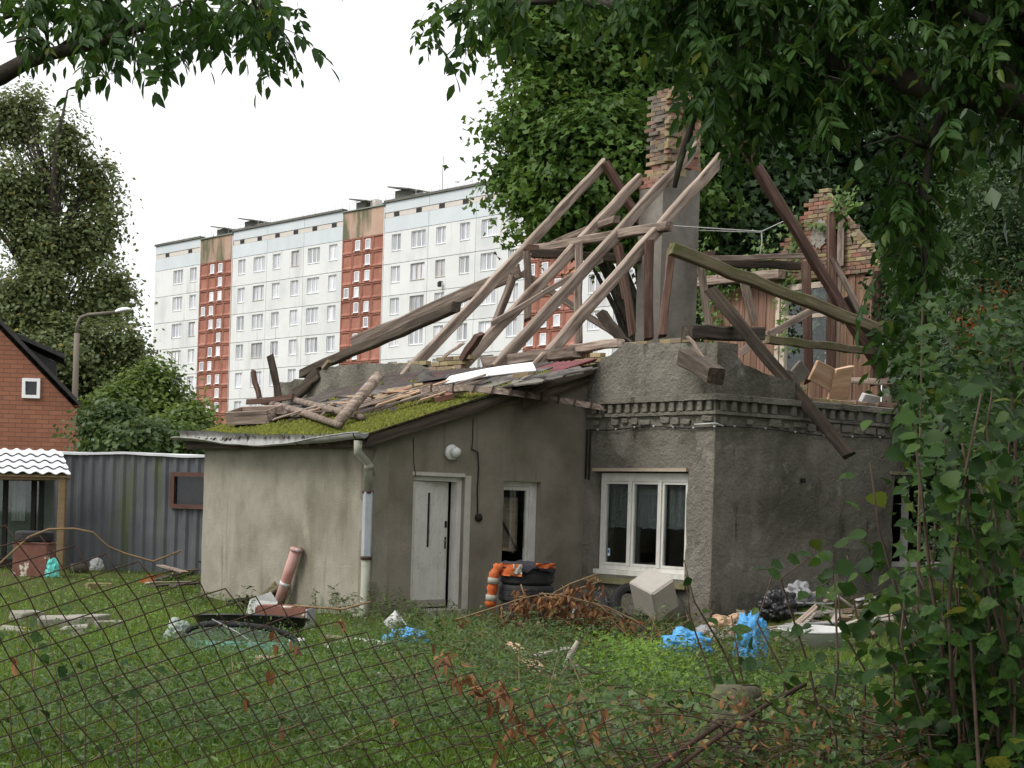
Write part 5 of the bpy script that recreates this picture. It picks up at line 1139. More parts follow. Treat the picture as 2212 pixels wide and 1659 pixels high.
def crownpts(ells, nclump, per, rc, r, flat=.45, shell=.55):
    vol = np.array([e[1].prod()**(2/3) for e in ells]); ns = np.maximum(1, (nclump*vol/vol.sum()).astype(int)); P = []; Nn = []; C = []
    for (c, rad), k in zip(ells, ns):
        u = unit(r.normal(size=(k, 3))); f = shell+(1-shell)*r.random((k, 1)); cc = c+u*f*rad; C.append(cc)
        sz = rc*r.uniform(.6, 1.4, (k, 1, 1)); off = r.normal(size=(k, per, 3))*np.array([1, 1, flat])*sz*.5
        off[..., 2] -= .25*np.abs(off[..., 0]**2+off[..., 1]**2)/np.maximum(.05, sz[..., 0])
        p = cc[:, None, :]+off; nn = np.array([0, 0, .55])+.75*u[:, None, :]+r.normal(size=(k, per, 3))*.45
        P.append(p.reshape(-1, 3)); Nn.append(nn.reshape(-1, 3))
    return np.concatenate(P), np.concatenate(Nn), np.concatenate(C)
def tree(name, label, ells, base, nclump, per, rc, ls, mat, seed, tpl='rhomb', trunk_r=.3, group=None, flat=.45, shell=.5, nbr=60):
    r = np.random.default_rng(seed); P, Nn, C = crownpts(ells, nclump, per, rc, r, flat, shell)
    S = ls*r.uniform(.65, 1.3, len(P)); V, Fa = leafcloud(P, Nn, S, tpl, r); b = Vector(base)
    t_ = thing(name, label, 'tree', b, group); o = npobj('crown', V, Fa, mat, t_); o['kind'] = 'stuff'
    cen = np.mean([e[0] for e in ells], 0); topz = max(e[0][2]+e[1][2]*.6 for e in ells)
    k = MB(); mid = Vector((cen[0], cen[1], 0)); pts = []
    for i in range(9):
        f = i/8; q = b.lerp(Vector((cen[0], cen[1], b.z)), f*f*.8); pts.append(Vector((q.x+.15*math.sin(i*1.7+seed), q.y, b.z-.1+(topz-b.z)*f)))
    rad = [trunk_r*(1.25-1.15*i/8) for i in range(9)]; k.tube(pts, rad, 9, wob=.06, seed=seed)
    pick = C[r.choice(len(C), min(nbr, len(C)), replace=False)]
    for c in pick:
        c = Vector(c.tolist()); j = max(1, min(7, int((c.z-b.z)/(topz-b.z)*8-1.5))); a = pts[j]; m = a.lerp(c, .5)+UP*.12*(c-a).length*.6
        k.tube([a, a.lerp(m, .6), m, m.lerp(c, .6), c], [rad[j]*.4, rad[j]*.32, rad[j]*.22, rad[j]*.13, rad[j]*.05], 5, wob=.05, seed=seed)
    k.build('trunk', MT['bark'], t_, True); return t_
E = ellip
def base_at(x, d): p = at(x, 1100, d); return (p.x, d, 0)
# left: tall thin-leaved tree and shrubs below it
tree('tall_tree', 'tall airy grey-green tree behind the brick house at the left', [E(20, 260, 60, 90, 88), E(65, 250, 30, 70, 88), E(140, 310, 45, 75, 87), E(100, 400, 60, 60, 87), E(205, 400, 48, 75, 88), E(10, 420, 80, 90, 86), E(90, 520, 70, 70, 86), E(190, 520, 65, 80, 87), E(235, 470, 25, 50, 87), E(60, 640, 110, 90, 85), E(215, 650, 70, 75, 86), E(250, 620, 40, 50, 86), E(130, 760, 150, 80, 84), E(270, 760, 60, 80, 84), E(80, 880, 160, 90, 84), E(240, 850, 90, 70, 84)],
     base_at(70, 86), 2100, 34, .85, .23, MT['l_far'], 31, trunk_r=.45, flat=.75, shell=.2, nbr=260)
tree('dark_tree', 'broad green tree under the tall one right of the brick house', [E(330, 845, 55, 70, 80), E(270, 900, 90, 80, 79), E(370, 890, 45, 50, 80)], base_at(300, 80), 420, 30, 1.0, .26, MT['l_bush'], 32, trunk_r=.25, group='trees left of the ruin')
tree('light_shrub', 'yellow-green shrub in front of the red stripe foot', [E(385, 925, 55, 50, 72), E(420, 900, 25, 40, 73), E(330, 945, 60, 45, 70)], base_at(385, 72), 300, 26, .8, .24, MT['l_bush'], 33, trunk_r=.12, group='trees left of the ruin')
tree('green_shrub', 'mid green shrub rising just over the container roof', [E(240, 920, 60, 60, 56), E(300, 950, 90, 40, 55), E(410, 960, 60, 25, 55)], base_at(270, 56), 380, 26, .7, .20, leafmat('l_mid', [(.035, .07, .018), (.06, .10, .026), (.09, .14, .035)], trans=.38), 34, trunk_r=.12, group='trees left of the ruin')
# right: maples behind the house
tree('maple_tree', 'big maple with its crown edge against the white sky behind the chimney', [E(1220, 100, 120, 130, 52), E(1175, 250, 85, 90, 51), E(1165, 360, 72, 80, 51), E(1112, 265, 38, 32, 50.5), E(1120, 385, 36, 60, 50.5), E(1135, 60, 50, 70, 51.5), E(1200, 480, 60, 35, 50), E(1330, 170, 160, 190, 53), E(1300, 330, 150, 130, 50), E(1230, 430, 110, 80, 50), E(1400, 420, 150, 110, 52), E(1330, 500, 90, 50, 51), E(1300, 20, 200, 120, 53), E(1460, 180, 150, 200, 54)],
     base_at(1420, 54), 1900, 32, .95, .23, MT['l_maple'], 41, 'lobe', .4, 'maples behind the ruin', flat=.4, shell=.6, nbr=80)
tree('maple_tree', 'dark maple filling the gap between chimney and brick gable', [E(1600, 200, 190, 220, 56), E(1620, 450, 180, 170, 55), E(1580, 640, 110, 110, 55), E(1700, 100, 200, 160, 57), E(1640, 560, 130, 110, 54)],
     base_at(1630, 56), 1000, 34, 1.25, .25, MT['l_maple2'], 42, 'lobe', .4, 'maples behind the ruin', flat=.4, shell=.5, nbr=70)
tree('maple_tree', 'dark maple standing right behind the brick gable', [E(1850, 250, 220, 260, 58), E(1980, 520, 200, 200, 57), E(2100, 250, 200, 250, 58), E(2130, 650, 180, 220, 56), E(1800, 480, 140, 160, 58)],
     base_at(1960, 58), 1100, 34, 1.35, .27, MT['l_maple2'], 43, 'lobe', .4, 'maples behind the ruin', flat=.4, shell=.5, nbr=70)
tree('background_tree', 'dense dark tree far behind the chimney', [E(1480, 330, 260, 240, 78), E(1750, 560, 300, 250, 78), E(1560, 640, 110, 140, 76), E(2050, 420, 300, 400, 78)], base_at(1700, 78), 900, 34, 2.0, .42, MT['l_maple2'], 44, 'rhomb', .5, flat=.5, shell=.3, nbr=40)
# thuja and side tree at the right edge beside the house
tree('thuja_tree', 'feathery thuja at the right edge with a browned patch', [E(2150, 520, 110, 130, 24), E(2170, 680, 130, 130, 23.5), E(2120, 430, 60, 60, 24.5), E(2200, 850, 110, 130, 24)], base_at(2200, 24), 650, 40, .34, .085, MT['l_thuja'], 45, 'lance', .14, flat=1.2, shell=.45, nbr=60)
tree('side_tree', 'dark leafy tree crowding the far end of the dark wall', [E(2080, 900, 140, 160, 29), E(2180, 1080, 120, 160, 27.5), E(1985, 620, 70, 110, 34), E(2030, 760, 90, 110, 33)], base_at(2130, 28.5), 520, 40, .55, .13, MT['l_maple2'], 46, 'rhomb', .15, flat=.7, shell=.4, nbr=60)
tree('side_shade_maple', 'unseen broad maple added outside the right edge to shade the dark wall', [E(2900, 300, 500, 500, 20, 4), E(2750, 800, 300, 350, 21, 3), E(2600, 0, 350, 300, 19, 3)], base_at(2850, 20), 700, 26, 1.2, .3, MT['l_maple2'], 47, 'rhomb', .3, 'maples behind the ruin', flat=.5, shell=.3, nbr=40)  # out-of-view tree added to keep sky light off the gable wall
tree('near_shade_maple', 'unseen maple crown added at the right beside the viewer for shade', [(np.array([10.5, 8.5, 6.5]), np.array([4.0, 4.5, 2.6])), (np.array([8.5, 3.0, 6.8]), np.array([3.5, 3.0, 2.2]))], (9.5, 7.0, 0), 600, 26, 1.0, .26, MT['l_maple2'], 48, 'rhomb', .25, None, flat=.5, shell=.3, nbr=40)  # second added tree, kept outside the view, only deepens shade on the right
def patch(name, label, cat, P, Nn, S, tpl, mat, r, D=None, parent=None, kind='stuff'):
    V, Fa = leafcloud(P, Nn, S, tpl, r, D); o = npobj(name, V, Fa, mat, parent)
    if kind: o['kind'] = kind
    if label: setp(o, label, cat)
    return o
r = np.random.default_rng(77)
c, rad = E(2150, 700, 70, 75, 23.0, .5); n = 1300; u = r.normal(size=(n, 3))*.45; P = c+u*rad
patch('browned_foliage', 'rust brown withered foliage patch on the thuja', 'foliage', P, r.normal(size=(n, 3)), r.uniform(.05, .10, n), 'lance', MT['l_orange'], r, kind=None).parent = None
# creeper on the brick gable and boards
P = []; Nn = []
for (x, y, sx, sy, n) in ((1525, 600, 26, 25, 220), (1530, 660, 20, 50, 220), (1690, 590, 20, 22, 90), (1645, 550, 16, 22, 70), (1715, 520, 8, 35, 60), (1812, 440, 8, 16, 50), (1690, 690, 8, 45, 70), (1760, 488, 35, 4, 50), (1560, 605, 30, 18, 150), (1830, 440, 14, 16, 70), (1520, 570, 15, 20, 60)):
    for _ in range(n):
        q = onW(x+r.normal()*sx, y+r.normal()*sy, GW-.12-abs(r.normal())*.06); P.append(q[:]); Nn.append((-ER.x+r.normal()*.4, -ER.y+r.normal()*.4, .5+r.normal()*.3))
patch('creeper', 'green creeper climbing the boards and brick gable', 'creeper', np.array(P), np.array(Nn), r.uniform(.07, .15, len(P)), 'lobe', MT['l_ivy'], r)
P = []; Nn = []
for (x, y, sx, sy, n) in ((1300, 600, 14, 20, 50), (1395, 600, 10, 30, 60), (1305, 720, 20, 18, 50), (1440, 640, 8, 30, 40)):
    for _ in range(n): q = at(x+r.normal()*sx, y+r.normal()*sy, 36.5+r.normal()*.2); P.append(q[:]); Nn.append(r.normal(size=3)+np.array([-.3, -1, .5]))
# ------------------------------------------------------------------ ash boughs overhead
def compound(seed, n=9, L_=.26, ll=.095):
    rr = random.Random(seed); k = MB(); P = [Vector((L_*i/8, 0, -.10*L_*(i/8)**2*4)) for i in range(9)]; k.tube(P, [.0022*(1.2-i/9) for i in range(9)], 3)
    tv, tf = TPL['lance']
    for i in range(n):
        if i == n-1: p = P[8]; d = Vector((1, 0, -.8))
        else:
            j = 2+int(6*(i//2)/(n//2)); p = P[j]; sg = 1 if i % 2 else -1; d = Vector((.55, sg*.75, -.5+rr.uniform(-.3, .15)))
        d.normalize(); up = Vector((rr.uniform(-.3, .3), rr.uniform(-.3, .3), 1)); b = up.cross(d).normalized(); nn = d.cross(b); s = ll*rr.uniform(.8, 1.2)
        k.add([p+s*(d*v[0]+b*v[1]*1.2+nn*v[2]) for v in tv], [tuple(int(q) for q in f) for f in tf])
    me = bpy.data.meshes.new('leaf'); me.from_pydata([tuple(v) for v in k.V], [], k.F); me.update(); return me
CL = [compound(i) for i in range(5)]
for m_ in CL: m_.materials.append(MT['l_ash'])
def merge_objs(name, meshes, Ms, mat, parent):
    Vs = []; Fs = []; b = 0; cache = []
    for me in meshes:
        v = np.empty(len(me.vertices)*3, np.float32); me.vertices.foreach_get('co', v); me.calc_loop_triangles(); f = np.empty(len(me.loop_triangles)*3, np.int32); me.loop_triangles.foreach_get('vertices', f); cache.append((v.reshape(-1, 3), f.reshape(-1, 3)))
    for i, M in Ms:
        v, f = cache[i]; A = np.array(M); Vs.append(v @ A[:3, :3].T+A[:3, 3]); Fs.append(f+b); b += len(v)
    o = npobj(name, np.concatenate(Vs), np.concatenate(Fs), mat, parent); o['kind'] = 'stuff'; return o
def place_leaves(parent, Ms, meshes, mat, limit=300, nm='leaf'):
    Ms = sorted(Ms, key=lambda m: m[1].translation.length); 
    for i, M in Ms[:limit]: link(nm, meshes[i], None, parent, M)
    if len(Ms) > limit: merge_objs('leaves', meshes, Ms[limit:], mat, parent)
def ash(label, base, limb, twigs, per, seed, spread, d, trunk=None, group='ash boughs overhead'):
    rr = random.Random(seed); t_ = thing('ash_tree', label, 'tree', base, group); k = MB()
    for pts, r0, r1 in limb:
        n = len(pts); k.tube([at(*p) for p in pts], [r0+(r1-r0)*i/(n-1) for i in range(n)], 8, wob=.08, seed=seed)
    if trunk: k.tube(*trunk, 10, wob=.06)
    Ms = []; nodes = [at(*p) for pts, _, _ in limb for p in pts]
    for (x, y, cnt) in twigs:
        tip = at(x, y-38, d+rr.uniform(-.6, .6)); a = min(nodes, key=lambda q: (q-tip).length); m = a.lerp(tip, .5)+UP*.06
        k.tube([a, m, tip], [.012, .008, .003], 4)
        for _ in range(cnt):
            f = rr.random()**.6; p = a.lerp(m, f*2) if f < .5 else m.lerp(tip, f*2-1); p = p if rr.random() < .35 else tip+Vector((rr.gauss(0, .09), rr.gauss(0, .12), rr.gauss(0, .07)))*spread
            th = rr.uniform(0, 6.28); dx = Vector((math.cos(th), math.sin(th), rr.uniform(-1.1, .1))).normalized(); up = Vector((rr.gauss(0, .35), rr.gauss(0, .35), 1))
            Ms.append((rr.randrange(5), frame(p, dx, ez=up) @ Matrix.Scale(rr.uniform(.55, 1.2), 4)))
    k.build('branch', MT['bark'], t_, True); place_leaves(t_, Ms, CL, MT['l_ash']); return t_
rr = random.Random(4)
tw1 = [(20, 15, 7), (70, 40, 6), (110, 20, 8), (160, 45, 8), (30, 70, 4), (75, 75, 3), (190, 15, 7), (215, 60, 5), (250, 30, 9), (280, 70, 9), (250, 95, 7), (262, 128, 7), (300, 110, 6), (285, 140, 4), (330, 25, 9), (345, 70, 9), (390, 45, 9), (400, 95, 5), (430, 70, 8), (440, 20, 8), (480, 60, 8), (465, 100, 3), (520, 30, 8), (530, 80, 6), (565, 100, 7), (595, 110, 7), (615, 125, 4), (560, 50, 6), (600, 40, 5), (615, 10, 4), (45, 105, 2), (140, 135, 1), (15, 130, 1), (330, 5, 8), (500, 5, 8), (200, 0, 8), (100, 0, 8)]
ash('ash bough with drooping leaflets across the top left corner', (-5.5, 10.3, 0), [([(-900, 900, 10.8), (-500, 420, 10.6), (-200, 240, 10.4), (0, 165, 10.2), (50, 136, 10.2), (110, 116, 10.1), (215, 94, 10.0), (290, 62, 10), (420, 35, 10), (560, 30, 10)], .075, .012), ([(110, 116, 10.1), (190, 60, 10.1), (240, 20, 10)], .02, .008), ([(-200, 240, 10.4), (-60, 60, 10.3), (100, 10, 10.2)], .03, .008)], tw1, 6, 5, 1.0, 10.0,
    ([Vector((-5.5, 10.6, -.1)), Vector((-5.45, 10.7, 2)), at(-900, 900, 10.8)], [.16, .13, .09]))
tw2 = []
for _ in range(230):
    x = rr.uniform(1420, 2500); y = rr.uniform(-200, 60+170*min(1, max(.15, (x-1400)/300))); tw2.append((x, y, 7))
tw2 += [(960, 60, 3), (985, 80, 4), (1005, 50, 5), (1035, 70, 5), (1045, 30, 6), (1030, 10, 6), (1075, 20, 6), (1015, 20, 6), (1120, 10, 4), (1180, 0, 5), (1260, 10, 6), (1350, 15, 6)]
tw2 += [(x+rr.uniform(-25, 25), y+rr.uniform(-15, 15), 5) for x, y in ((1540, 230), (1570, 260), (1600, 280), (1620, 300), (1560, 290), (1640, 250), (1580, 215), (1650, 200), (1700, 230), (1480, 150), (1500, 180), (1440, 110), (1380, 60), (1740, 260), (1800, 240), (1700, 270), (1850, 280), (1930, 420), (1950, 440), (1880, 340), (1930, 380), (1950, 350), (1970, 470), (1950, 520), (1990, 480), (2000, 420), (1990, 540), (1980, 560), (2060, 480), (2040, 560), (2100, 380), (1900, 300), (2000, 300), (2150, 330), (2200, 400), (2180, 300), (1990, 620), (1960, 590), (2020, 640), (1940, 570), (1960, 700), (1975, 760), (1990, 700), (1965, 800), (1985, 850), (2020, 800), (1950, 900))]
ash('ash crown hanging in dark masses across the top right', (4.9, 9.6, 0), [([(2700, 500, 9.4), (2450, 300, 9.5), (2212, 222, 9.6), (2050, 190, 9.7), (1900, 165, 9.8), (1760, 120, 9.9), (1620, 60, 10), (1400, 20, 10), (1200, 0, 10), (1060, 10, 10)], .12, .012), ([(2050, 190, 9.7), (2010, 320, 9.7), (1990, 450, 9.7), (2000, 600, 9.7), (2000, 780, 9.7)], .03, .006), ([(1900, 165, 9.8), (1700, 190, 9.8), (1590, 240, 9.8)], .025, .006), ([(2212, 222, 9.6), (2150, 60, 9.7), (2000, -20, 9.8), (1800, -40, 9.8)], .05, .01)], tw2, 6, 6, 1.0, 9.8,
    ([Vector((4.9, 9.6, -.1)), Vector((4.6, 9.5, 2)), at(2700, 500, 9.4)], [.24, .2, .13]))
o = tube('dead_branch', [at(1503, 205, 9.7), at(1500, 250, 9.7), at(1484, 300, 9.7), at(1470, 345, 9.7), at(1457, 405, 9.7)], [.016, .018, .02, .022, .012], MT['bark'], None, 7, .1, 5); setp(o, 'bare dead branch hanging down before the chimney', 'branch')
# ------------------------------------------------------------------ foreground hazel, brambles
def bigleaf(seed):
    rr = random.Random(seed); n = 10; V = [(0, 0, 0)]; out = []; mid = []
    for i in range(1, n):
        f = i/n; w = (.40+.05*(seed%3))*math.sin(math.pi*f**.72)**.95*(1+.09*(-1)**i); z = .10*w-.12*f*f+rr.uniform(-.012, .012)
        V += [(f, w, z+.06*w), (f, 0, -.02-.12*f*f), (f, -w, z+.06*w)]
    V.append((1.02, 0, -.16)); Fs = [(0, 2, 1), (0, 3, 2)]
    for i in range(n-2): a = 1+3*i; Fs += [(a, a+1, a+4, a+3), (a+1, a+2, a+5, a+4)]
    a = 1+3*(n-2); Fs += [(a, a+1, len(V)-1), (a+1, a+2, len(V)-1)]
    me = bpy.data.meshes.new('leaf'); me.from_pydata(V, [], Fs); me.update(); me.polygons.foreach_set('use_smooth', [True]*len(Fs)); me.materials.append(MT['l_hazel']); return me
BLF = [bigleaf(i) for i in range(5)]
def bush(name, label, cat, stems, seed, d, size, nleaf, meshes, mat, stem_mat, spread=.06, sr=.006, group=None):
    rr = random.Random(seed); P0 = at(*stems[0][0], d); t_ = thing(name, label, cat, (P0.x, P0.y, 0), group); k = MB(); Ms = []
    for st in stems:
        dd = d+rr.uniform(-.35, .35); Q = [at(x, y, dd+rr.uniform(-.1, .1)) for x, y in st]; Q = [Vector((Q[0].x+rr.uniform(-.1, .1), Q[0].y, 0))]+Q if Q[0].z < 1.1 else Q; k.tube(Q, [sr*(1.3-i/len(Q)) for i in range(len(Q))], 5)
        for i in range(int(nleaf)):
            f = rr.random()**.8*(len(Q)-1.001); j = int(f); p = Q[j].lerp(Q[j+1], f-j)
            if p.z < .5: continue
            p = p+Vector((rr.gauss(0, spread), rr.gauss(0, spread), rr.gauss(0, spread)))
            th = rr.uniform(0, 6.28); dx = Vector((math.cos(th), .6*math.sin(th), rr.uniform(-.9, .1))); Ms.append((rr.randrange(len(meshes)), frame(p, dx, ez=Vector((rr.gauss(0, .4), -.5+rr.gauss(0, .4), .9))) @ Matrix.Scale(size*rr.uniform(.5, 1.2), 4)))
    k.build('stems', stem_mat, t_, True); place_leaves(t_, Ms, meshes, mat); return t_
hz = []
for i in range(34):
    x = rr.uniform(2010, 2350); y0 = 1700; yt = rr.uniform(840, 1400) if x > 2110 else rr.uniform(1150, 1500); x2 = x+rr.uniform(-110, 60); hz.append([(x, y0), (x+rr.uniform(-40, 30), (y0+yt)/2+60), (x2, yt+80), (x2+rr.uniform(-30, 20), yt)])
hz += [[(2000, 1600), (1960, 1350), (1900, 1150), (1880, 1000)], [(2050, 1500), (2010, 1250), (1990, 1050), (1970, 900)], [(1990, 1620), (1940, 1450), (1850, 1330), (1830, 1200)], [(2060, 1550), (2050, 1300), (2080, 1050), (2120, 850)]]
bush('hazel_bush', 'tall leafy hazel bush in the right foreground', 'bush', hz, 9, 5.6, .070, 44, BLF, MT['l_hazel'], MT['twig'], .07)
hz2 = [[(1700+60*i+rr.uniform(-30, 30), 1600), (1690+60*i, 1450), (1660+62*i+rr.uniform(-50, 30), 1300+rr.uniform(-60, 60)), (1640+60*i+rr.uniform(-50, 50), 1240+rr.uniform(-40, 80))] for i in range(8)]
bush('sapling_bush', 'low leafy saplings before the white rubble heap', 'bush', hz2, 10, 6.3, .062, 20, BLF, MT['l_hazel'], MT['twig'], .06, .005)
st3 = [[(1690, 1700), (1560, 1400), (1500, 1300), (1478, 1210)], [(1560, 1700), (1548, 1500), (1490, 1330), (1482, 1240)], [(1650, 1660), (1600, 1450), (1580, 1330)]]
bush('thin_sapling', 'thin red-stemmed sapling rising before the white box', 'bush', st3, 12, 7.0, .05, 6, BLF, MT['l_weed'], MT['twig'], .012, .005)
lf = [[(30+55*i+rr.uniform(-30, 30), 1720), (20+55*i, 1500), (10+55*i+rr.uniform(-40, 40), 1330+rr.uniform(-10, 120))] for i in range(6)]
bush('bramble_bush', 'dark low bramble leaves at the bottom left behind the fence', 'bush', lf, 13, 6.0, .042, 16, BLF, MT['l_hazel'], MT['twig'], .05, .003)
r = np.random.default_rng(19); P = []
while len(P) < 16000:
    x = 2420-470*r.random()**1.4; y = r.uniform(640, 1720); d = r.uniform(6.2, 9.5)
    if r.random() < .35+.65*(x > 2090-.12*(y-900)) and mnoise.noise(Vector((x*.012, y*.012, d*.4))) > -.18: P.append(at(x, y, d)[:])
P = np.array(P); P = P[P[:, 2] > .05]; V_, F_ = leafcloud(P, r.normal(size=P.shape)*.5+np.array([0, -.5, .8]), r.uniform(.03, .066, len(P)), 'lobe', r); o = npobj('hedge_foliage', V_, F_, leafmat('l_hedge', [(.014, .034, .008), (.026, .06, .012), (.045, .09, .016), (.12, .13, .02)], pos=[0, .5, .95, 1], trans=.35, spec=.2), None); setp(o, 'dense dark hedge foliage along the right edge', 'hedge', kind='stuff')
k = MB(); r2 = random.Random(78)
for i in range(60):
    a = Vector(P[r2.randrange(len(P))].tolist()); b = Vector((a.x+r2.gauss(.1, .2), a.y+r2.gauss(0, .2), 0)); k.tube([b, b.lerp(a, .5)+Vector((r2.gauss(0, .06), 0, 0)), a], [.012, .009, .003], 5, cap=False)
k.build('stems', MT['twig'], o)
# dead vines and undergrowth at the bottom right
r = np.random.default_rng(14); P = []
while len(P) < 4200:
    x = r.uniform(1470, 2300); y = r.uniform(1395, 1600); d = r.uniform(8.0, 12.5); q = at(x, y, d)
    if .03 < q.z < .35+.55*mnoise.noise(Vector((q.x*.9, q.y*.9, 3)))+.25*(x > 1750): P.append(q[:])
P = np.array(P); V_, F_ = leafcloud(P, r.normal(size=P.shape)*.6+np.array([0, -.4, 1.]), r.uniform(.03, .07, len(P)), 'lobe', r); o = npobj('bramble_patch', V_, F_, leafmat('l_bramble', [(.028, .06, .014), (.05, .10, .022), (.09, .15, .03), (.2, .19, .035)], pos=[0, .5, .93, 1], trans=.4), None); setp(o, 'low leafy brambles between the rubble heap and the mossy post', 'brambles', kind='stuff')
k = MB(); r2 = random.Random(77)
for i in range(70):
    a = Vector(P[r2.randrange(len(P))].tolist()); b = Vector((a.x+r2.gauss(0, .2), a.y+r2.gauss(0, .2), 0)); k.tube([b, b.lerp(a, .5)+Vector((r2.gauss(0, .05), 0, .05)), a+UP*.1, a+Vector((r2.gauss(0, .3), r2.gauss(0, .2), r2.uniform(-.1, .2)))], [.005, .004, .003, .002], 4, cap=False)
k.build('canes', MT['twig'], o)
k = MB(); r2 = random.Random(15)
for i in range(260):
    x = r2.uniform(1330, 2330); y = r2.triangular(1470, 1720, 1660); d = r2.uniform(5.4, 7.2); L_ = r2.uniform(80, 330); a = r2.gauss(.0, .5)+(math.pi if r2.random() < .5 else 0); P = []
    cx, cy, dd = x, y, d
    for j in range(7):
        P.append(at(cx, min(cy, 1760), dd)); a += r2.gauss(0, .28); cx += math.cos(a)*L_/6; cy += -math.sin(a)*L_/6*.6; dd += r2.gauss(0, .05); cy = max(cy, 1480)
    k.tube(P, r2.uniform(.001, .0032), 4, cap=False)
o = k.build('dead_vines', MT['twig']); setp(o, 'tangle of brown dead vines in the right foreground', 'vines', kind='stuff')
k = MB(); r2 = random.Random(17)
for i in range(170):
    x = r2.gauss(1150, 170); y = r2.uniform(1440, 1680); p = gnd(x, y)
    if blocked(p.x, p.y): continue
    p.z = gz(p.x, p.y)+r2.uniform(.02, .3); a = r2.uniform(0, 6.28); P = [p]; L_ = r2.uniform(.3, 1.1)
    for j in range(5): a += r2.gauss(0, .4); p = p+Vector((math.cos(a)*L_/5, math.sin(a)*L_/5*.7, r2.gauss(0, .03))); P.append(p)
    k.tube(P, [.006, .006, .005, .004, .003, .002], 4, cap=False)
setp(k.build('brush_tangle', MT['twig']), 'brown twiggy tangle across the bottom centre', 'brush', kind='stuff')
def pxcloud(n, xf, yf, df, r):
    P = []
    while len(P) < n:
        x, y = xf(r), yf(r); P.append(at(x, y, df(r))[:])
    return np.array(P)
r = np.random.default_rng(16)
P = pxcloud(9000, lambda r: r.uniform(1180, 2350), lambda r: 1490+230*r.random()**.7, lambda r: r.uniform(5.6, 8.0), r); P = P[P[:, 2] > .02]
patch('undergrowth', 'low green and brown undergrowth below the dead vines', 'undergrowth', P, r.normal(size=P.shape)*.6+np.array([0, -.3, 1.]), r.uniform(.02, .045, len(P)), 'lobe', leafmat('l_under', [(.03, .06, .015), (.055, .11, .022), (.085, .14, .03), (.09, .06, .03), (.2, .18, .03)], pos=[0, .4, .72, .85, 1], trans=.35), r)
P = pxcloud(330, lambda r: r.uniform(1350, 2250), lambda r: r.uniform(1500, 1690), lambda r: r.uniform(5.4, 6.2), r)
patch('withered_leaves', 'withered brown leaves caught in the vines at the right', 'leaves', P, r.normal(size=P.shape), r.uniform(.02, .05, len(P)), 'lance', MT['l_dead'], r, D=np.tile([0, 0, -1.], (len(P), 1))+r.normal(size=P.shape)*.5)
# ------------------------------------------------------------------ grass and weeds
def groundpts(n, fx, fy, r):
    out = []
    while len(out) < n:
        p = gnd(fx(r), fy(r))
        if p.y > 75 or blocked(p.x, p.y): continue
        out.append((p.x, p.y, gz(p.x, p.y)))
    return np.array(out)
r = np.random.default_rng(18)
G = groundpts(120000, lambda r: r.uniform(-350, 2600), lambda r: 1205+520*r.random()**.75, r)
n = len(G); hgt = np.where(G[:, 1] < 20, .13, .11)*r.uniform(.5, 1.7, n)
tall = np.array([mnoise.noise(Vector((p[0]*.8, p[1]*.8, 11))) for p in G]); hgt *= 1+.9*np.clip(tall, -.6, 1)
wallp = np.array([max(0, 1-min(abs(tw(Vector(p.tolist()))[0]+.0) if -4.2 < tw(Vector(p.tolist()))[1] < 0 else 9, 9)/.9) for p in G]); hgt *= 1+1.0*wallp
Dd = np.stack([r.normal(size=n)*.45, r.normal(size=n)*.45, np.ones(n)], 1); Nn = r.normal(size=(n, 3))*np.array([1, 1, .1])
patch('grass', 'bright green unmown grass covering the yard', 'grass', G, Nn, hgt, 'blade', MT['l_grass'], r, D=Dd)
def weedpatch(name, label, spots, mat, size, hmax, seed, tpl='rhomb'):
    r = np.random.default_rng(seed); P = []
    for (x, y, sx, sy, n) in spots:
        for _ in range(n):
            p = gnd(x+r.normal()*sx, max(1190, y+r.normal()*sy))
            if p.y > 70 or blocked(p.x, p.y): continue
            P.append((p.x, p.y, gz(p.x, p.y)+hmax*r.random()**1.3))
    P = np.array(P); patch(name, label, 'weeds', P, r.normal(size=P.shape)*.5+np.array([0, -.2, 1.]), size*r.uniform(.6, 1.3, len(P)), tpl, mat, r)
weedpatch('weeds', 'leafy low weeds mixed into the yard grass', [(600, 1500, 420, 90, 9000), (950, 1450, 120, 40, 3000), (1150, 1560, 200, 60, 7000), (700, 1620, 400, 60, 8000), (300, 1300, 160, 30, 2500), (1500, 1480, 250, 50, 4000)], MT['l_weed'], .055, .16, 22)
weedpatch('lime_weeds', 'bright lime green weeds in front of the blue plastic', [(1350, 1445, 42, 18, 1100), (1400, 1490, 60, 20, 900), (1300, 1425, 25, 10, 250), (1440, 1450, 40, 15, 250)], MT['l_lime'], .06, .28, 23, 'lobe')
def stalks(name, label, spots, mat, h, seed, nl=26):
    r = np.random.default_rng(seed); P = []; Nn = []; D = []; k = MB()
    for (x, y, cnt, sx) in spots:
        for _ in range(cnt):
            b = gnd(x+r.normal()*sx, y+r.normal()*4)
            if blocked(b.x, b.y): continue
            b.z = gz(b.x, b.y); hh = h*r.uniform(.5, 1.3); ln = Vector((r.normal()*.25, r.normal()*.15, 1)); k.tube([b, b+ln*hh*.5, b+ln*hh+Vector((r.normal()*.05, 0, 0))], [.004, .003, .001], 3, cap=False)
            for i in range(nl):
                f = .15+.85*r.random(); P.append((b+ln*hh*f)[:]); th = r.uniform(0, 6.28); D.append((math.cos(th), math.sin(th), .35)); Nn.append((r.normal()*.4, r.normal()*.4, 1))
    o = patch(name, label, 'weeds', np.array(P), np.array(Nn), r.uniform(.04, .10, len(P)), 'lance', mat, r, D=np.array(D)); s = k.build('stalks', MT['drytwig'], o); 
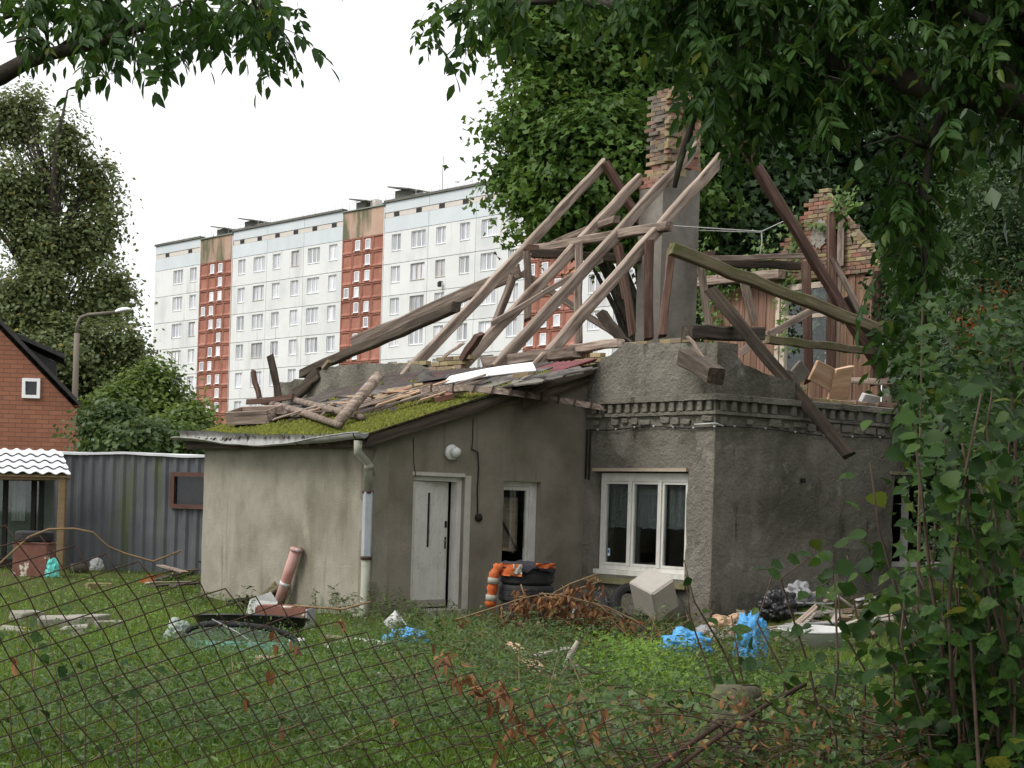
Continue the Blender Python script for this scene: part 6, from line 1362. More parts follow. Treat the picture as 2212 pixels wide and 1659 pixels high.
weedpatch('rank_weeds', 'rank dark green herbs growing tall across the near yard', [(700, 1640, 500, 35, 7000), (1050, 1560, 160, 45, 4500), (350, 1600, 250, 50, 4500), (1150, 1440, 130, 22, 3500), (1450, 1540, 180, 40, 3500), (200, 1480, 200, 40, 2500), (900, 1420, 150, 20, 2500), (600, 1480, 200, 30, 2500)], leafmat('l_rank', [(.035, .075, .018), (.06, .115, .026), (.095, .16, .035)], trans=.4), .06, .42, 27, 'lance')
k = MB(); r2 = random.Random(28)
for i in range(420):
    x, y = r2.choice(((r2.gauss(1180, 110), r2.gauss(1405, 16)), (r2.gauss(1420, 90), r2.gauss(1400, 14)), (r2.gauss(1150, 160), r2.gauss(1540, 45)), (r2.uniform(0, 1300), r2.uniform(1500, 1680)))); p = gnd(x, max(1350, y))
    if blocked(p.x, p.y): continue
    p.z = gz(p.x, p.y); th = r2.uniform(0, 6.28); L_ = r2.uniform(.25, .9); dv = Vector((math.cos(th), math.sin(th)*.6, r2.uniform(.05, .9))).normalized()*L_; k.tube([p, p+dv*.5+Vector((0, 0, r2.uniform(-.03, .06))), p+dv+Vector((0, 0, -.08*L_))], [.005, .004, .0015], 4, cap=False)
setp(k.build('dead_stalks', MT['drytwig']), 'dry dead stalks and twigs tangled in the yard weeds', 'stalks', kind='stuff')
stalks('tall_weeds', 'tall feathery weeds along the annex wall and debris', [(705, 1325, 8, 20), (760, 1350, 10, 20), (830, 1345, 12, 20), (900, 1365, 14, 20), (980, 1385, 16, 30), (1060, 1395, 14, 25), (1250, 1400, 34, 60), (1160, 1410, 34, 60), (1400, 1400, 24, 50), (1100, 1500, 20, 90), (500, 1600, 16, 200), (900, 1620, 16, 150), (1330, 1395, 12, 40), (520, 1330, 5, 20), (1540, 1345, 10, 20), (1620, 1400, 14, 60), (1560, 1450, 18, 60), (1800, 1420, 10, 60), (1700, 1460, 16, 60), (860, 1420, 10, 40), (1060, 1460, 10, 60), (440, 1310, 4, 12)], leafmat('l_tallweed', [(.05, .085, .028), (.08, .125, .04), (.12, .16, .06)], trans=.35), .42, 24)
# ------------------------------------------------------------------ things lying in the yard
def bag(nm, label, x, y, w, h, mat, seed, dep=None, cat='bag', z0=None, amp=.28, fr=3., ht=None):
    p = heap(x, ht) if ht else ong(x, y)
    if z0 is not None: p.z = z0
    bmx = bmesh.new(); bmesh.ops.create_icosphere(bmx, subdivisions=5, radius=1)
    for v in bmx.verts:
        n_ = mnoise.noise(v.co*fr*.5+Vector((seed, 0, 0)))*amp*1.3+(.3-abs(mnoise.noise(v.co*fr*.9+Vector((0, seed, 0)))))*amp*1.2+(.25-abs(mnoise.noise(v.co*fr*2.3+Vector((0, 0, seed)))))*amp*.55
        c = v.co*(1+n_); c.z = max(c.z, -.72); v.co = Vector((c.x*w/2, c.y*(dep or w)/2, (c.z+.72)*h/1.72))
    me = bpy.data.meshes.new(nm); bmx.to_mesh(me); bmx.free(); me.polygons.foreach_set('use_smooth', [True]*len(me.polygons))
    return setp(link(nm, me, mat, None, Matrix.Translation((p.x, p.y, p.z-.02))), label, cat)
def px_m(x, y): return F/ong(x, y).y                            # pixels per metre on the ground there
def plank(nm, label, x0, y0, x1, y1, w, h, mat, seed, z=.05, cat='board', grp=None):
    a, b = ong(x0, y0), ong(x1, y1); return setp(beam(nm, a+UP*z, b+UP*z, w, h, mat, None, seed=seed, warp=.006), label, cat, grp)
# left end
pb = ong(72, 1243); M0 = Matrix.Translation(pb)
bx = thing('brown_crate', 'rusty brown box with a tyre on top before the porch', 'box', pb)
for nm, tr, sz in (('panel', (0, -.3, .32), (.68, .03, .66)), ('panel', (0, .3, .32), (.68, .03, .66)), ('panel', (-.33, 0, .32), (.03, .57, .66)), ('panel', (.33, 0, .32), (.03, .57, .66)), ('top_rim', (0, 0, .66), (.72, .66, .03))): cbox(nm, M0 @ Matrix.Translation(tr), sz, MT['rustplate'], bx, .004)
def tyregeo(R, r, w, n=44):
    prof = [(R*.58, -w*.36), (R*.62, -w*.46), (R*.80, -w*.5), (R*.93, -w*.46), (R*.985, -w*.36), (R, -w*.2), (R*.985, -w*.17), (R*.985, -w*.14), (R, -w*.12), (R, w*.12), (R*.985, w*.14), (R*.985, w*.17), (R, w*.2), (R*.985, w*.36), (R*.93, w*.46), (R*.80, w*.5), (R*.62, w*.46), (R*.58, w*.36), (R*.66, w*.30), (R*.86, 0), (R*.66, -w*.30)]
    V = []; m = len(prof)
    for i in range(n):
        th = 2*math.pi*i/n; tr = 1-(.012 if i % 2 else 0)
        for (q, z) in prof: s = tr if q > R*.95 else 1; V.append((q*s*math.cos(th), q*s*math.sin(th), z))
    return V, [(i*m+j, ((i+1) % n)*m+j, ((i+1) % n)*m+(j+1) % m, i*m+(j+1) % m) for i in range(n) for j in range(m)]
def tyre(label, M, R=.34, w=.23, grp=None): V, Fs = tyregeo(R, 0, w); return setp(meshobj('tyre', V, Fs, MT['rubber'], None, False, M), label, 'tyre', grp)
tyre('black tyre lying on the rusty box before the porch', M0 @ Matrix.Translation((0, 0, .79)), .38, .22)
bag('plastic_bag', 'turquoise plastic bag beside the rusty box', 112, 1247, .28, .38, MT['tealpl'], 3)
bag('plastic_bag', 'white plastic bag with red print hanging by the porch post', 161, 1222, .42, .42, MT['whitepl'], 4, z0=.18)
stp = thing('tree_stump', 'short dark stump carrying the white bag', 'stump', ong(168, 1236)); tube('stump', [ong(170, 1238), ong(170, 1238)+UP*.2], [.2, .17], MT['bark'], stp, 9, .1, 3)
k = MB(); pq = at(163, 1203, ong(161, 1222).y-.2)
bagm = bpy.data.objects['plastic_bag.001']; cbox('red_print', Matrix.Translation(at(163, 1200, ong(161, 1222).y-.175)) @ Matrix.Rotation(.6, 4, 'Y'), (.07, .03, .22), MT['red'], bagm, .005); cbox('red_print', Matrix.Translation(at(163, 1200, ong(161, 1222).y-.18)) @ Matrix.Rotation(-.6, 4, 'Y'), (.06, .03, .18), MT['red'], bagm, .005)
bag('plastic_bag', 'small crumpled white and pink bag right of the stump', 208, 1232, .30, .30, MT['whitepl'], 6)
p = ong(250, 1226); setp(tube('white_stake', [p, p+(at(249, 1110, p.y)-at(250, 1226, p.y))], .016, MT['whitepl'], None, 6), 'thin white stake standing before the container', 'stake')
def tub(nm, label, x, y, R, h, mat, flare=1.15, tilt=(0, 0), cat='bucket', n=20, sx=1., z=0.):
    p = ong(x, y)+UP*z; M = Matrix.Translation(p) @ Matrix.Rotation(tilt[0], 4, 'X') @ Matrix.Rotation(tilt[1], 4, 'Y')
    prof = [(0, .0), (R, .0), (R*flare, h), (R*flare*1.05, h+.01), (R*flare*1.05, h-.015), (R*flare*.97, h-.01), (R*.94, .02), (0, .02)]
    V = [(q*math.cos(2*math.pi*i/n)*sx, q*math.sin(2*math.pi*i/n), z_) for i in range(n) for q, z_ in prof]; m = len(prof)
    return setp(meshobj(nm, V, [(i*m+j, ((i+1) % n)*m+j, ((i+1) % n)*m+j+1, i*m+j+1) for i in range(n) for j in range(m-1)], mat, None, True, M), label, cat)
tub('basin', 'grey plastic basin upside by the white stake', 296, 1230, .25, .16, MT['greypl'], .9, cat='basin')
bag('stone', 'pale stone beside the grey basin', 335, 1233, .22, .16, MT['concrete'], 8, cat='stone', amp=.15)
R6 = random.Random(30)
def heap(x, t):                                                # place on the heap: pixel column, distance before the dark wall
    p = onT(x, 1330, t); return Vector((p.x, p.y, gz(p.x, p.y)))
for i, (x0, y0, x1, y1, mt) in enumerate(((325, 1262, 425, 1234, 'wood_dark'), (318, 1270, 420, 1268, 'wood'), (330, 1282, 432, 1276, 'wood_dark'), (360, 1252, 428, 1248, 'wood_red'), (372, 1290, 430, 1284, 'wood_dark'), (345, 1245, 400, 1262, 'wood'), (400, 1228, 436, 1240, 'wood_red'))):
    plank('old_board', 'rotten board in the low pile at the annex left corner', x0, y0, x1, y1, .16, .03, MT[mt], 200+i, .06+.035*i, grp='boards at the annex left corner')
for i, (x, y) in enumerate(((318, 1262), (335, 1252))):
    q = ong(x, y); b_ = brick('loose_brick', Matrix.Translation(q+UP*.06) @ Matrix.Rotation(i*.7, 4, 'Z') @ Matrix.Scale(1.1, 4), MT['orange'], None, i); setp(b_, ('left' if i == 0 else 'right')+' of two orange blocks by the low board pile', 'brick')
setp(cbox('yellow_block', Matrix.Translation(ong(212, 1276)+UP*.06) @ Matrix.Rotation(.4, 4, 'Z'), (.42, .26, .16), MT['brick_yellow'], None, .02, .03, 2), 'pale yellow block lying in the left grass', 'block')
for i, (x, y, s, a) in enumerate(((130, 1352, .55, .2), (190, 1345, .5, -.3), (235, 1358, .35, .5), (60, 1340, .4, .9), (160, 1372, .3, .1), (30, 1375, .35, .4))):
    setp(cbox('concrete_slab', Matrix.Translation(ong(x, y)+UP*.05) @ Matrix.Rotation(a, 4, 'Z') @ Matrix.Rotation(.12, 4, 'X'), (s, s*.6, .12), MT['concrete'], None, .015, .03, i), 'broken concrete slab half buried in the left grass', 'slab', 'concrete slabs at the left')
# at the annex wall: stump, leaning pipe, rusty sheet, white plate
p = ong(540, 1318); lg = thing('mossy_log', 'mossy forked log leaning on the annex wall', 'log', p)
d_l = p.y
LP = [at(545+95*f, 1318-103*f+8*math.sin(f*3.1), d_l+1.0*f) for f in [i/8 for i in range(9)]]
tube('trunk', LP, [.075, .10, .105, .10, .095, .1, .09, .085, .07], MT['wood_moss'], lg, 11, .09, 5)
tube('limb', [LP[3], at(612, 1262, d_l+.1), at(632, 1248, d_l+.2)], [.06, .05, .04], MT['wood_moss'], lg, 8, .1, 9)
rq = random.Random(91)
for i in range(11):
    th = 2.0+i*.33; q = LP[0]+UP*.06; L_ = rq.uniform(.22, .55); P = [q]
    for j in range(1, 6): P.append(q+Vector((math.cos(th)*L_*j/5+rq.gauss(0, .02), rq.gauss(0, .05)*j, math.sin(th)*L_*.8*j/5+rq.gauss(0, .02))))
    P = [Vector((p_.x, p_.y, max(p_.z, .03))) for p_ in P]; tube('root', P, [.06, .05, .042, .034, .025, .012], MT['bark'], lg, 7, .2, 20+i)
pw = onW(640, 1186, AW-.12); pbase = ong(598, 1316)
lp = thing('rusty_pipe', 'peeling pink painted pipe leaning on the annex wall', 'pipe', pbase); tube('pipe', [pbase, pbase.lerp(pw, .5), pw], .085, MT['pinkrust'], lp, 14); tube('flange', [pw-UP*.03, pw+(pw-pbase).normalized()*.02], .10, MT['pinkrust'], lp, 14); tube('sleeve', [pbase.lerp(pw, .40), pbase.lerp(pw, .46)], .089, MT['whitepl'], lp, 14)
def slab(nm, label, pts, th, mat, cat, grp=None):               # flat piece through pixel corners with a depth each
    Q = [at(*p) for p in pts]; nn = (Q[1]-Q[0]).cross(Q[2]-Q[0]).normalized()*th; n = len(Q)
    return setp(meshobj(nm, Q+[q+nn for q in Q], [tuple(range(n)), tuple(range(2*n-1, n-1, -1))]+[(i, n+i, n+(i+1) % n, (i+1) % n) for i in range(n)], mat), label, cat, grp)
dg = ong(570, 1345).y
slab('white_plate', 'pale dented plate standing behind the rusty tank', [(530, 1330, dg+1.2), (540, 1295, dg+1.3), (585, 1278, dg+1.4), (600, 1300, dg+1.4), (590, 1335, dg+1.2)], .04, MT['whitepl'], 'plate')
rt = thing('rusty_tank', 'rusty brown and cream sheet metal box lying by the annex wall', 'tank', ong(610, 1356)); Mk = Matrix.Translation(ong(615, 1352)) @ Matrix.Rotation(-.15, 4, 'Z')
cbox('front_plate', Mk @ Matrix.Translation((0, -.2, .12)) @ Matrix.Rotation(-.15, 4, 'X'), (.66, .03, .27), MT['rustplate'], rt, .005); cbox('top_plate', Mk @ Matrix.Translation((0, .02, .26)), (.68, .42, .03), MT['rustplate'], rt, .005); cbox('side_plate', Mk @ Matrix.Translation((.35, 0, .12)), (.03, .4, .26), MT['greypl'], rt, .005); cbox('side_plate', Mk @ Matrix.Translation((-.35, 0, .12)), (.03, .4, .26), MT['rustplate'], rt, .005)
slab('cream_plate', 'cream painted scrap of sheet metal left of the rusty tank', [(520, 1352, dg-.5), (560, 1322, dg-.3), (600, 1330, dg-.3), (590, 1358, dg-.5)], .03, MT['whitepaint'], 'plate')
# windscreen with rubber rim
wsn = thing('windscreen', 'green tinted car windscreen with black rubber rim lying in the grass', 'windscreen', ong(510, 1420)); dwn = ong(520, 1418).y; C0 = at(515, 1385, dwn+.25)
rim = []; n = 40
for i in range(n):
    th = 2*math.pi*i/n; cx_ = math.copysign(abs(math.cos(th))**.55, math.cos(th)); sy = math.copysign(abs(math.sin(th))**.7, math.sin(th)); x = .64*cx_; v = .27*sy
    rim.append(C0+Vector((x, v*.75+.10*cx_*cx_, v*.62-.05*cx_*cx_-.04*cx_)))
meshobj('glass', rim+[sum(rim, Vector())/n+Vector((0, -.06, .05))], [(i, (i+1) % n, n) for i in range(n)], MT['green_glass'], wsn, True)
tube('rubber_rim', rim+[rim[0], rim[1]], .035, MT['rubber'], wsn, 8)
tube('wiper', [rim[12]+UP*.05, C0+Vector((0, -.05, .1)), rim[33]+UP*.04], .008, MT['zinc'], wsn, 5)
cbox('backing', Matrix.Translation(C0+Vector((0, .05, -.12))) @ Matrix.Rotation(.6, 4, 'X'), (1.0, .34, .03), surf('paleteal', [(.3, .36, .35), (.4, .46, .45)], scale=3, rough=.5), wsn, .01)
tb = tub('black_tub', 'black oval plastic tub behind the windscreen', 540, 1372, .42, .22, MT['blackpl'], 1.1, (-.15, .0), 'tub', 28, 1.55)
bag('plastic_scrap', 'pale green plastic crate scrap left of the windscreen', 385, 1388, .3, .3, surf('palegreen', [(.24, .29, .25), (.32, .37, .33)], rough=.4), 9, cat='plastic')
# scattered white scraps and blue plastic before the door
tub('bucket', 'tipped white bucket in front of the white door', 838, 1372, .10, .2, MT['whitepl'], 1.2, (0, .9), z=.1)
bag('blue_plastic', 'crumpled blue plastic in the grass before the door', 878, 1398, .5, .24, MT['bluepl'], 11, .4, 'plastic', amp=.25, fr=5)
for i, (x0, y0, x1, y1, mt) in enumerate(((760, 1392, 840, 1404, 'whitepl'), (700, 1385, 770, 1400, 'wood'), (700, 1410, 760, 1396, 'whitepl'), (790, 1410, 850, 1418, 'greypl'), (640, 1415, 720, 1405, 'wood_dark'), (560, 1440, 610, 1432, 'pinkrust'), (500, 1452, 545, 1446, 'concrete'), (860, 1425, 920, 1412, 'whitewood'))):
    plank('scrap_piece', 'scrap of board or plastic lying in the grass before the annex', x0, y0, x1, y1, .12, .04, MT[mt], 230+i, .07, 'scrap', 'scraps in the grass')
for i, (x, y, s) in enumerate(((665, 1418, .14), (735, 1425, .12), (725, 1448, .1), (815, 1470, .12), (640, 1395, .16), (560, 1430, .15), (960, 1462, .12), (700, 1480, .1))):
    bag('white_scrap', 'small crumpled white scrap in the grass', x, y, s*1.1, s*.7, MT['whitepl'], 20+i, cat='scrap', amp=.4)['group'] = 'white scraps'
# tyres with jacket
pt = ong(1134, 1378); R_ = .37
for i in range(4): tyre(['bottom tyre of the stack below the orange jacket', 'second tyre from the ground in the jacket stack', 'third tyre from the ground in the jacket stack', 'top tyre of the stack wearing the orange jacket'][i], Matrix.Translation(pt+Vector((R6.uniform(-.03, .03), R6.uniform(-.03, .03), .12+.238*i))) @ Matrix.Rotation(R6.uniform(-.03, .03), 4, 'X') @ Matrix.Rotation(i, 4, 'Z'), R_, .235, 'stacked tyres')
jk = thing('work_jacket', 'orange and black work jacket thrown over the tyre stack', 'jacket', pt+UP*.96)
def cloth(nm, f, nu, nv, mat, th=.02):
    V = [f(i/nu, j/nv) for i in range(nu+1) for j in range(nv+1)]; Fs = [(i*(nv+1)+j, (i+1)*(nv+1)+j, (i+1)*(nv+1)+j+1, i*(nv+1)+j+1) for i in range(nu) for j in range(nv)]
    b = len(V); V2 = V+[v-UP*th for v in V]; Fs2 = Fs+[tuple(b+q for q in reversed(f_)) for f_ in Fs]
    ed = {}
    for f_ in Fs:
        for a, c in zip(f_, f_[1:]+f_[:1]): ed[(a, c)] = 1
    Fs2 += [(c, a, b+a, b+c) for (a, c) in ed if (c, a) not in ed]
    return meshobj(nm, V2, Fs2, mat, jk, True)
ztop_ = pt.z+.12+.238*3+.118
def jbody(u, v):
    th = 2*math.pi*u; q = .39*v**.8; drop = 0 if q < .33 else (q-.33)*1.3
    z = ztop_+.035+.05*mnoise.noise(Vector((math.cos(th)*q*9, math.sin(th)*q*9, 2)))+.03*math.sin(th*5+q*20)*v-drop
    return pt+Vector((q*math.cos(th), q*math.sin(th), z-pt.z))
cloth('jacket_body', jbody, 36, 8, MT['blackcloth'])
def strip(a0, a1, z0, z1, rad, nz=12):
    def f(u, v):
        th = a0+(a1-a0)*u; z = z0+(z1-z0)*v; q = rad+.012*math.sin(u*9+v*5)+.012*mnoise.noise(Vector((u*4, v*6, 3))); return pt+Vector((q*math.cos(th), q*math.sin(th), z-pt.z))
    return f
cloth('jacket_flap', strip(3.5, 4.55, ztop_+.03, ztop_-.13, .395), 12, 6, MT['orange'], .0); cloth('jacket_flap', strip(5.0, 6.0, ztop_+.05, ztop_-.02, .385), 10, 4, MT['orange'], .0)
cloth('reflective_band', strip(4.25, 4.55, ztop_+.03, ztop_-.10, .405), 6, 6, MT['reflect'], .0)
sv = [pt+Vector((-.36, -.18, ztop_-.0-pt.z)), pt+Vector((-.43, -.2, ztop_-.12-pt.z)), pt+Vector((-.45, -.2, ztop_-.35-pt.z)), pt+Vector((-.47, -.2, ztop_-.55-pt.z))]
sv2 = [sv[int(i/4)].lerp(sv[min(3, int(i/4)+1)], (i % 4)/4) for i in range(13)]; tube('sleeve', sv2, [.062+.012*math.sin(i*1.9)+.006*(i % 2) for i in range(13)], MT['orange'], jk, 12, .10, 4)
for f0, f1 in ((.10, .28), (.62, .80)): a_ = sv[1].lerp(sv[3], f0); b_ = sv[1].lerp(sv[3], f1); tube('reflective_band', [a_, b_], .078, MT['reflect'], jk, 10)
# white box, ribbed bin, white pipe, other tyres
pbx = onW(1415, 1318, -1.0); wb = thing('tilted_appliance', 'beige box appliance tipped on its corner under the big window', 'appliance', pbx-UP*.3)
Mb = Matrix.Translation(at(1412, 1283, pbx.y)) @ Matrix.Rotation(.55, 4, 'Z') @ Matrix.Rotation(-.52, 4, 'Y') @ Matrix.Rotation(.35, 4, 'X')
cbox('casing', Mb, (.44, .5, .50), MT['greybox'], wb, .02); cbox('cover', Mb @ Matrix.Translation((0, -.256, 0)), (.40, .014, .46), MT['greybox'], wb, .004); meshobj('knob', *lathe(Mb @ Matrix.Translation((-.02, -.262, -.03)) @ Matrix.Rotation(-math.pi/2, 4, 'Z'), [(0, .02), (.01, .02), (.012, .01)], 10), MT['greypl'], wb)
tub('ribbed_bin', 'pale ribbed plastic bin lying beside the beige box', 1462, 1350, .19, .42, MT['whitepl'], 1.25, (.55, -.7), 'bin', 24, 1., .12)
dpp = ong(1475, 1345).y+.2; wp = thing('white_pipe', 'white plastic drain elbow sticking up behind the pale bin', 'pipe', at(1470, 1335, dpp)); tube('pipe', [at(1468, 1335, dpp), at(1480, 1300, dpp), at(1497, 1275, dpp)], [.045, .04, .04], MT['whitepl'], wp, 12); tube('socket', [at(1495, 1278, dpp), at(1503, 1265, dpp)], .06, MT['whitepl'], wp, 12); tube('seal', [at(1502, 1267, dpp), at(1504.5, 1263, dpp)], .052, MT['red'], wp, 12)
tyre('tyre leaning on the wall behind the beige box', Matrix.Translation(ong(1365, 1352)+Vector((0, .3, .30))) @ Matrix.Rotation(1.25, 4, 'X') @ Matrix.Rotation(.3, 4, 'Y'), .33, .2)
tyre('tyre lying flat beside the red cloth', Matrix.Translation(ong(1345, 1388)+UP*.11) @ Matrix.Rotation(.1, 4, 'X'), .34, .2)
tyre('tyre half hidden behind the dead branches', Matrix.Translation(ong(1265, 1362)+UP*.28) @ Matrix.Rotation(1.0, 4, 'X'), .32, .2)
bag('red_cloth', 'bright red rag or ball below the beige box', 1372, 1378, .24, .26, MT['red'], 41, cat='rag', amp=.15)
bag('pale_bag', 'pale blue white bag under the dead branches', 1280, 1362, .26, .2, surf('paleblue', [(.45, .55, .6), (.55, .64, .68)], rough=.4), 42)
bag('black_bag', 'small black bag against the wall left of the beige box', 1290, 1345, .4, .5, MT['blackpl'], 43)
bag('blue_plastic', 'left heap of bright blue plastic sheet before the corner', 1482, 1422, .60, .34, MT['bluepl'], 44, .4, 'plastic', amp=.26, fr=4.5)
bag('blue_plastic', 'right heap of bright blue plastic sheet before the dark wall', 1622, 1432, .36, .58, MT['bluepl'], 45, .3, 'plastic', amp=.28, fr=4.5)
bag('black_bag', 'shiny black rubbish bag on the heap by the dark wall', 1678, 1292, .52, .42, MT['blackpl'], 46, cat='bag', amp=.3, fr=5, ht=-3.7)
bag('grey_bag', 'grey plastic bag right of the shiny black bag', 1722, 1310, .42, .32, MT['greypl'], 47, cat='bag', amp=.3, ht=-3.75)
bag('stone', 'dark grey stone left of the right blue heap', 1525, 1370, .3, .2, MT['greypl'], 48, cat='stone', amp=.15, ht=-4.6)
bag('tan_lump', 'tan lump of insulation on the heap by the corner', 1570, 1350, .5, .3, MT['wood_new'], 49, cat='debris', amp=.3, ht=-3.8)
tub('white_tub', 'cracked white tub at the foot of the rubble heap', 1755, 1402, .24, .26, MT['whitepl'], 1.15, (.1, 0), 'tub', 28, 1.6)
dq = heap(1775, -3.7).y; setp(tube('bent_pipe', [at(1725, 1312, dq), at(1745, 1285, dq), at(1775, 1277, dq), at(1812, 1290, dq), at(1850, 1318, dq)], .025, MT['whitewood'], None, 7), 'bent pale pipe arching over the rubble heap', 'pipe')
for i in range(44):
    x, t = R6.uniform(1590, 2080), R6.uniform(-5.2, -3.35); q = heap(x, t); a = R6.gauss(0, .5); L_ = R6.uniform(.35, 1.0); mt = R6.choice(['whitewood', 'whitepl', 'wood', 'whitewood', 'greypl']); dv = (ER3*math.cos(a)+EL3*math.sin(a)).normalized()
    e = q+dv*L_; e.z = gz(e.x, e.y)
    o = beam('broken_board', q+UP*(.05+.12*R6.random()), e+UP*(.04+.22*R6.random()), R6.uniform(.06, .16), R6.uniform(.02, .04), MT[mt], seed=300+i, warp=.006)
    setp(o, {'whitewood': 'bleached broken board in the rubble heap along the dark wall', 'whitepl': 'white plastic strip in the rubble heap along the dark wall', 'wood': 'brown broken board in the rubble heap along the dark wall', 'greypl': 'grey panel scrap in the rubble heap along the dark wall'}[mt], 'board', 'boards in the rubble heap '+mt)
for i in range(40):
    q = heap(R6.uniform(1540, 2080), R6.uniform(-5.4, -3.3)); mt = R6.choice(['concrete', 'plaster', 'whitewood', 'brick'])
    setp(cbox('rubble', Matrix.Translation(q+UP*.05) @ Matrix.Rotation(R6.uniform(0, 3), 4, 'Z') @ Matrix.Rotation(R6.uniform(-.4, .4), 4, 'X'), (round(R6.uniform(.12, .35), 2), round(R6.uniform(.1, .2), 2), round(R6.uniform(.06, .16), 2)), MT[mt], None, .012, .03, i % 6),
         {'concrete': 'mossy concrete chunk', 'plaster': 'grey plaster chunk', 'whitewood': 'pale wood block', 'brick': 'loose brick chunk'}[mt]+' in the rubble heap along the dark wall', 'rubble', 'rubble heap '+mt)
# dead leafy boughs in front of the tyres
db = thing('dead_bough', 'cut bough with hanging brown leaves before the tyre stack', 'bough', ong(1200, 1392)); k = MB(); dd = ong(1180, 1392).y-.3; rr = random.Random(50); P = []; D = []
for pts in (((980, 1340), (1060, 1315), (1130, 1292), (1180, 1282)), ((1340, 1345), (1290, 1305), (1210, 1285), (1165, 1282)), ((1375, 1360), (1330, 1325), (1270, 1300), (1170, 1290)), ((1300, 1255), (1240, 1275), (1190, 1290)), ((1150, 1330), (1135, 1290), (1125, 1262)), ((1240, 1340), (1195, 1300), (1170, 1280)), ((1290, 1240), (1230, 1262), (1190, 1285)), ((1090, 1350), (1110, 1310), (1135, 1290)), ((1280, 1380), (1230, 1330), (1180, 1290))):
    off = rr.uniform(-.3, .2); Q = [at(x, y, dd+off) for x, y in pts]; k.tube(Q, [.012, .011, .009, .007][:len(Q)], 5)
    for i in range(75):
        f = rr.random()*(len(Q)-1.001); j = int(f); q = Q[j].lerp(Q[j+1], f-j); P.append((q+Vector((rr.gauss(0, .06), rr.gauss(0, .07), -abs(rr.gauss(0, .09)))))[:]); D.append((rr.gauss(0, .4), rr.gauss(0, .4), -1))
k.build('branches', MT['drytwig'], db, True); r = np.random.default_rng(51); P = np.array(P)
patch('leaves', None, None, P, r.normal(size=P.shape), r.uniform(.07, .15, len(P)), 'lance', MT['l_dead'], r, D=np.array(D), parent=db)
P = []
for (x, y, s, n) in ((1100, 1400, 40, 90), (1300, 1405, 60, 100), (1180, 1420, 80, 120), (1010, 1420, 30, 50)):
    for _ in range(n): q = ong(x+r.normal()*s, y+r.normal()*8); P.append((q.x, q.y, q.z+.05+.1*r.random()))
P = np.array(P); patch('fallen_leaves', 'brown fallen leaves under the dead bough', 'leaves', P, r.normal(size=P.shape)*.6+np.array([0, 0, 1.]), r.uniform(.05, .1, len(P)), 'lance', MT['l_dead'], r)
bag('black_bag', 'black rubbish bag right of the tyre stack', 1235, 1362, .5, .4, MT['blackpl'], 52)
tub('paint_can', 'dented grey can behind the dead bough', 1310, 1362, .11, .24, MT['greypl'], 1.02, (.4, .5), 'can', z=.05)
slab('bent_sheet', 'bent white sheet scrap right of the tyre stack', [(1215, 1372, ong(1230, 1375).y), (1255, 1362, ong(1230, 1375).y+.1), (1265, 1350, ong(1230, 1375).y+.3), (1225, 1356, ong(1230, 1375).y+.3)], .02, MT['whitepl'], 'sheet')
db2 = thing('dead_bough', 'second cut bough with brown leaves between tyres and beige box', 'bough', ong(1330, 1396)); k = MB(); dd = ong(1330, 1396).y-.2; rr = random.Random(55); P = []; D = []
for pts in (((1420, 1372), (1370, 1340), (1310, 1310), (1255, 1300)), ((1400, 1385), (1340, 1360), (1290, 1330), (1240, 1322)), ((1060, 1392), (1110, 1360), (1170, 1335), (1230, 1325)), ((1340, 1402), (1300, 1362), (1270, 1320), (1262, 1290)), ((1130, 1402), (1180, 1372), (1240, 1350), (1300, 1345)), ((1440, 1398), (1380, 1372), (1320, 1352), (1270, 1350))):
    off = rr.uniform(-.25, .25); Q = [at(x, y, dd+off) for x, y in pts]; k.tube(Q, [.014, .012, .009, .006], 5)
    for i in range(70):
        f = rr.random()*(len(Q)-1.001); j = int(f); q = Q[j].lerp(Q[j+1], f-j); P.append((q+Vector((rr.gauss(0, .08), rr.gauss(0, .08), -abs(rr.gauss(0, .10)))))[:]); D.append((rr.gauss(0, .5), rr.gauss(0, .4), -1))
k.build('branches', MT['drytwig'], db2, True); r = np.random.default_rng(56); P = np.array(P)
patch('leaves', None, None, P, r.normal(size=P.shape), r.uniform(.05, .13, len(P)), 'lance', MT['l_dead'], r, D=np.array(D), parent=db2)
P = []
for (x, y, sx, sy, n) in ((960, 1425, 14, 16, 16), (1030, 1490, 14, 18, 22), (1080, 1495, 14, 20, 24), (1115, 1550, 14, 20, 20), (1000, 1450, 20, 14, 14), (1240, 1560, 60, 40, 30)):
    for _ in range(n): P.append(at(x+r.normal()*sx, y+r.normal()*sy, 5.2+r.normal()*.1)[:])
P = np.array(P); patch('hanging_leaves', 'cluster of curled brown leaves caught on the fence right of centre', 'leaves', P, r.normal(size=P.shape), r.uniform(.025, .06, len(P)), 'lance', MT['l_dead'], r, D=np.tile([0, 0, -1.], (len(P), 1))+r.normal(size=P.shape)*.45)
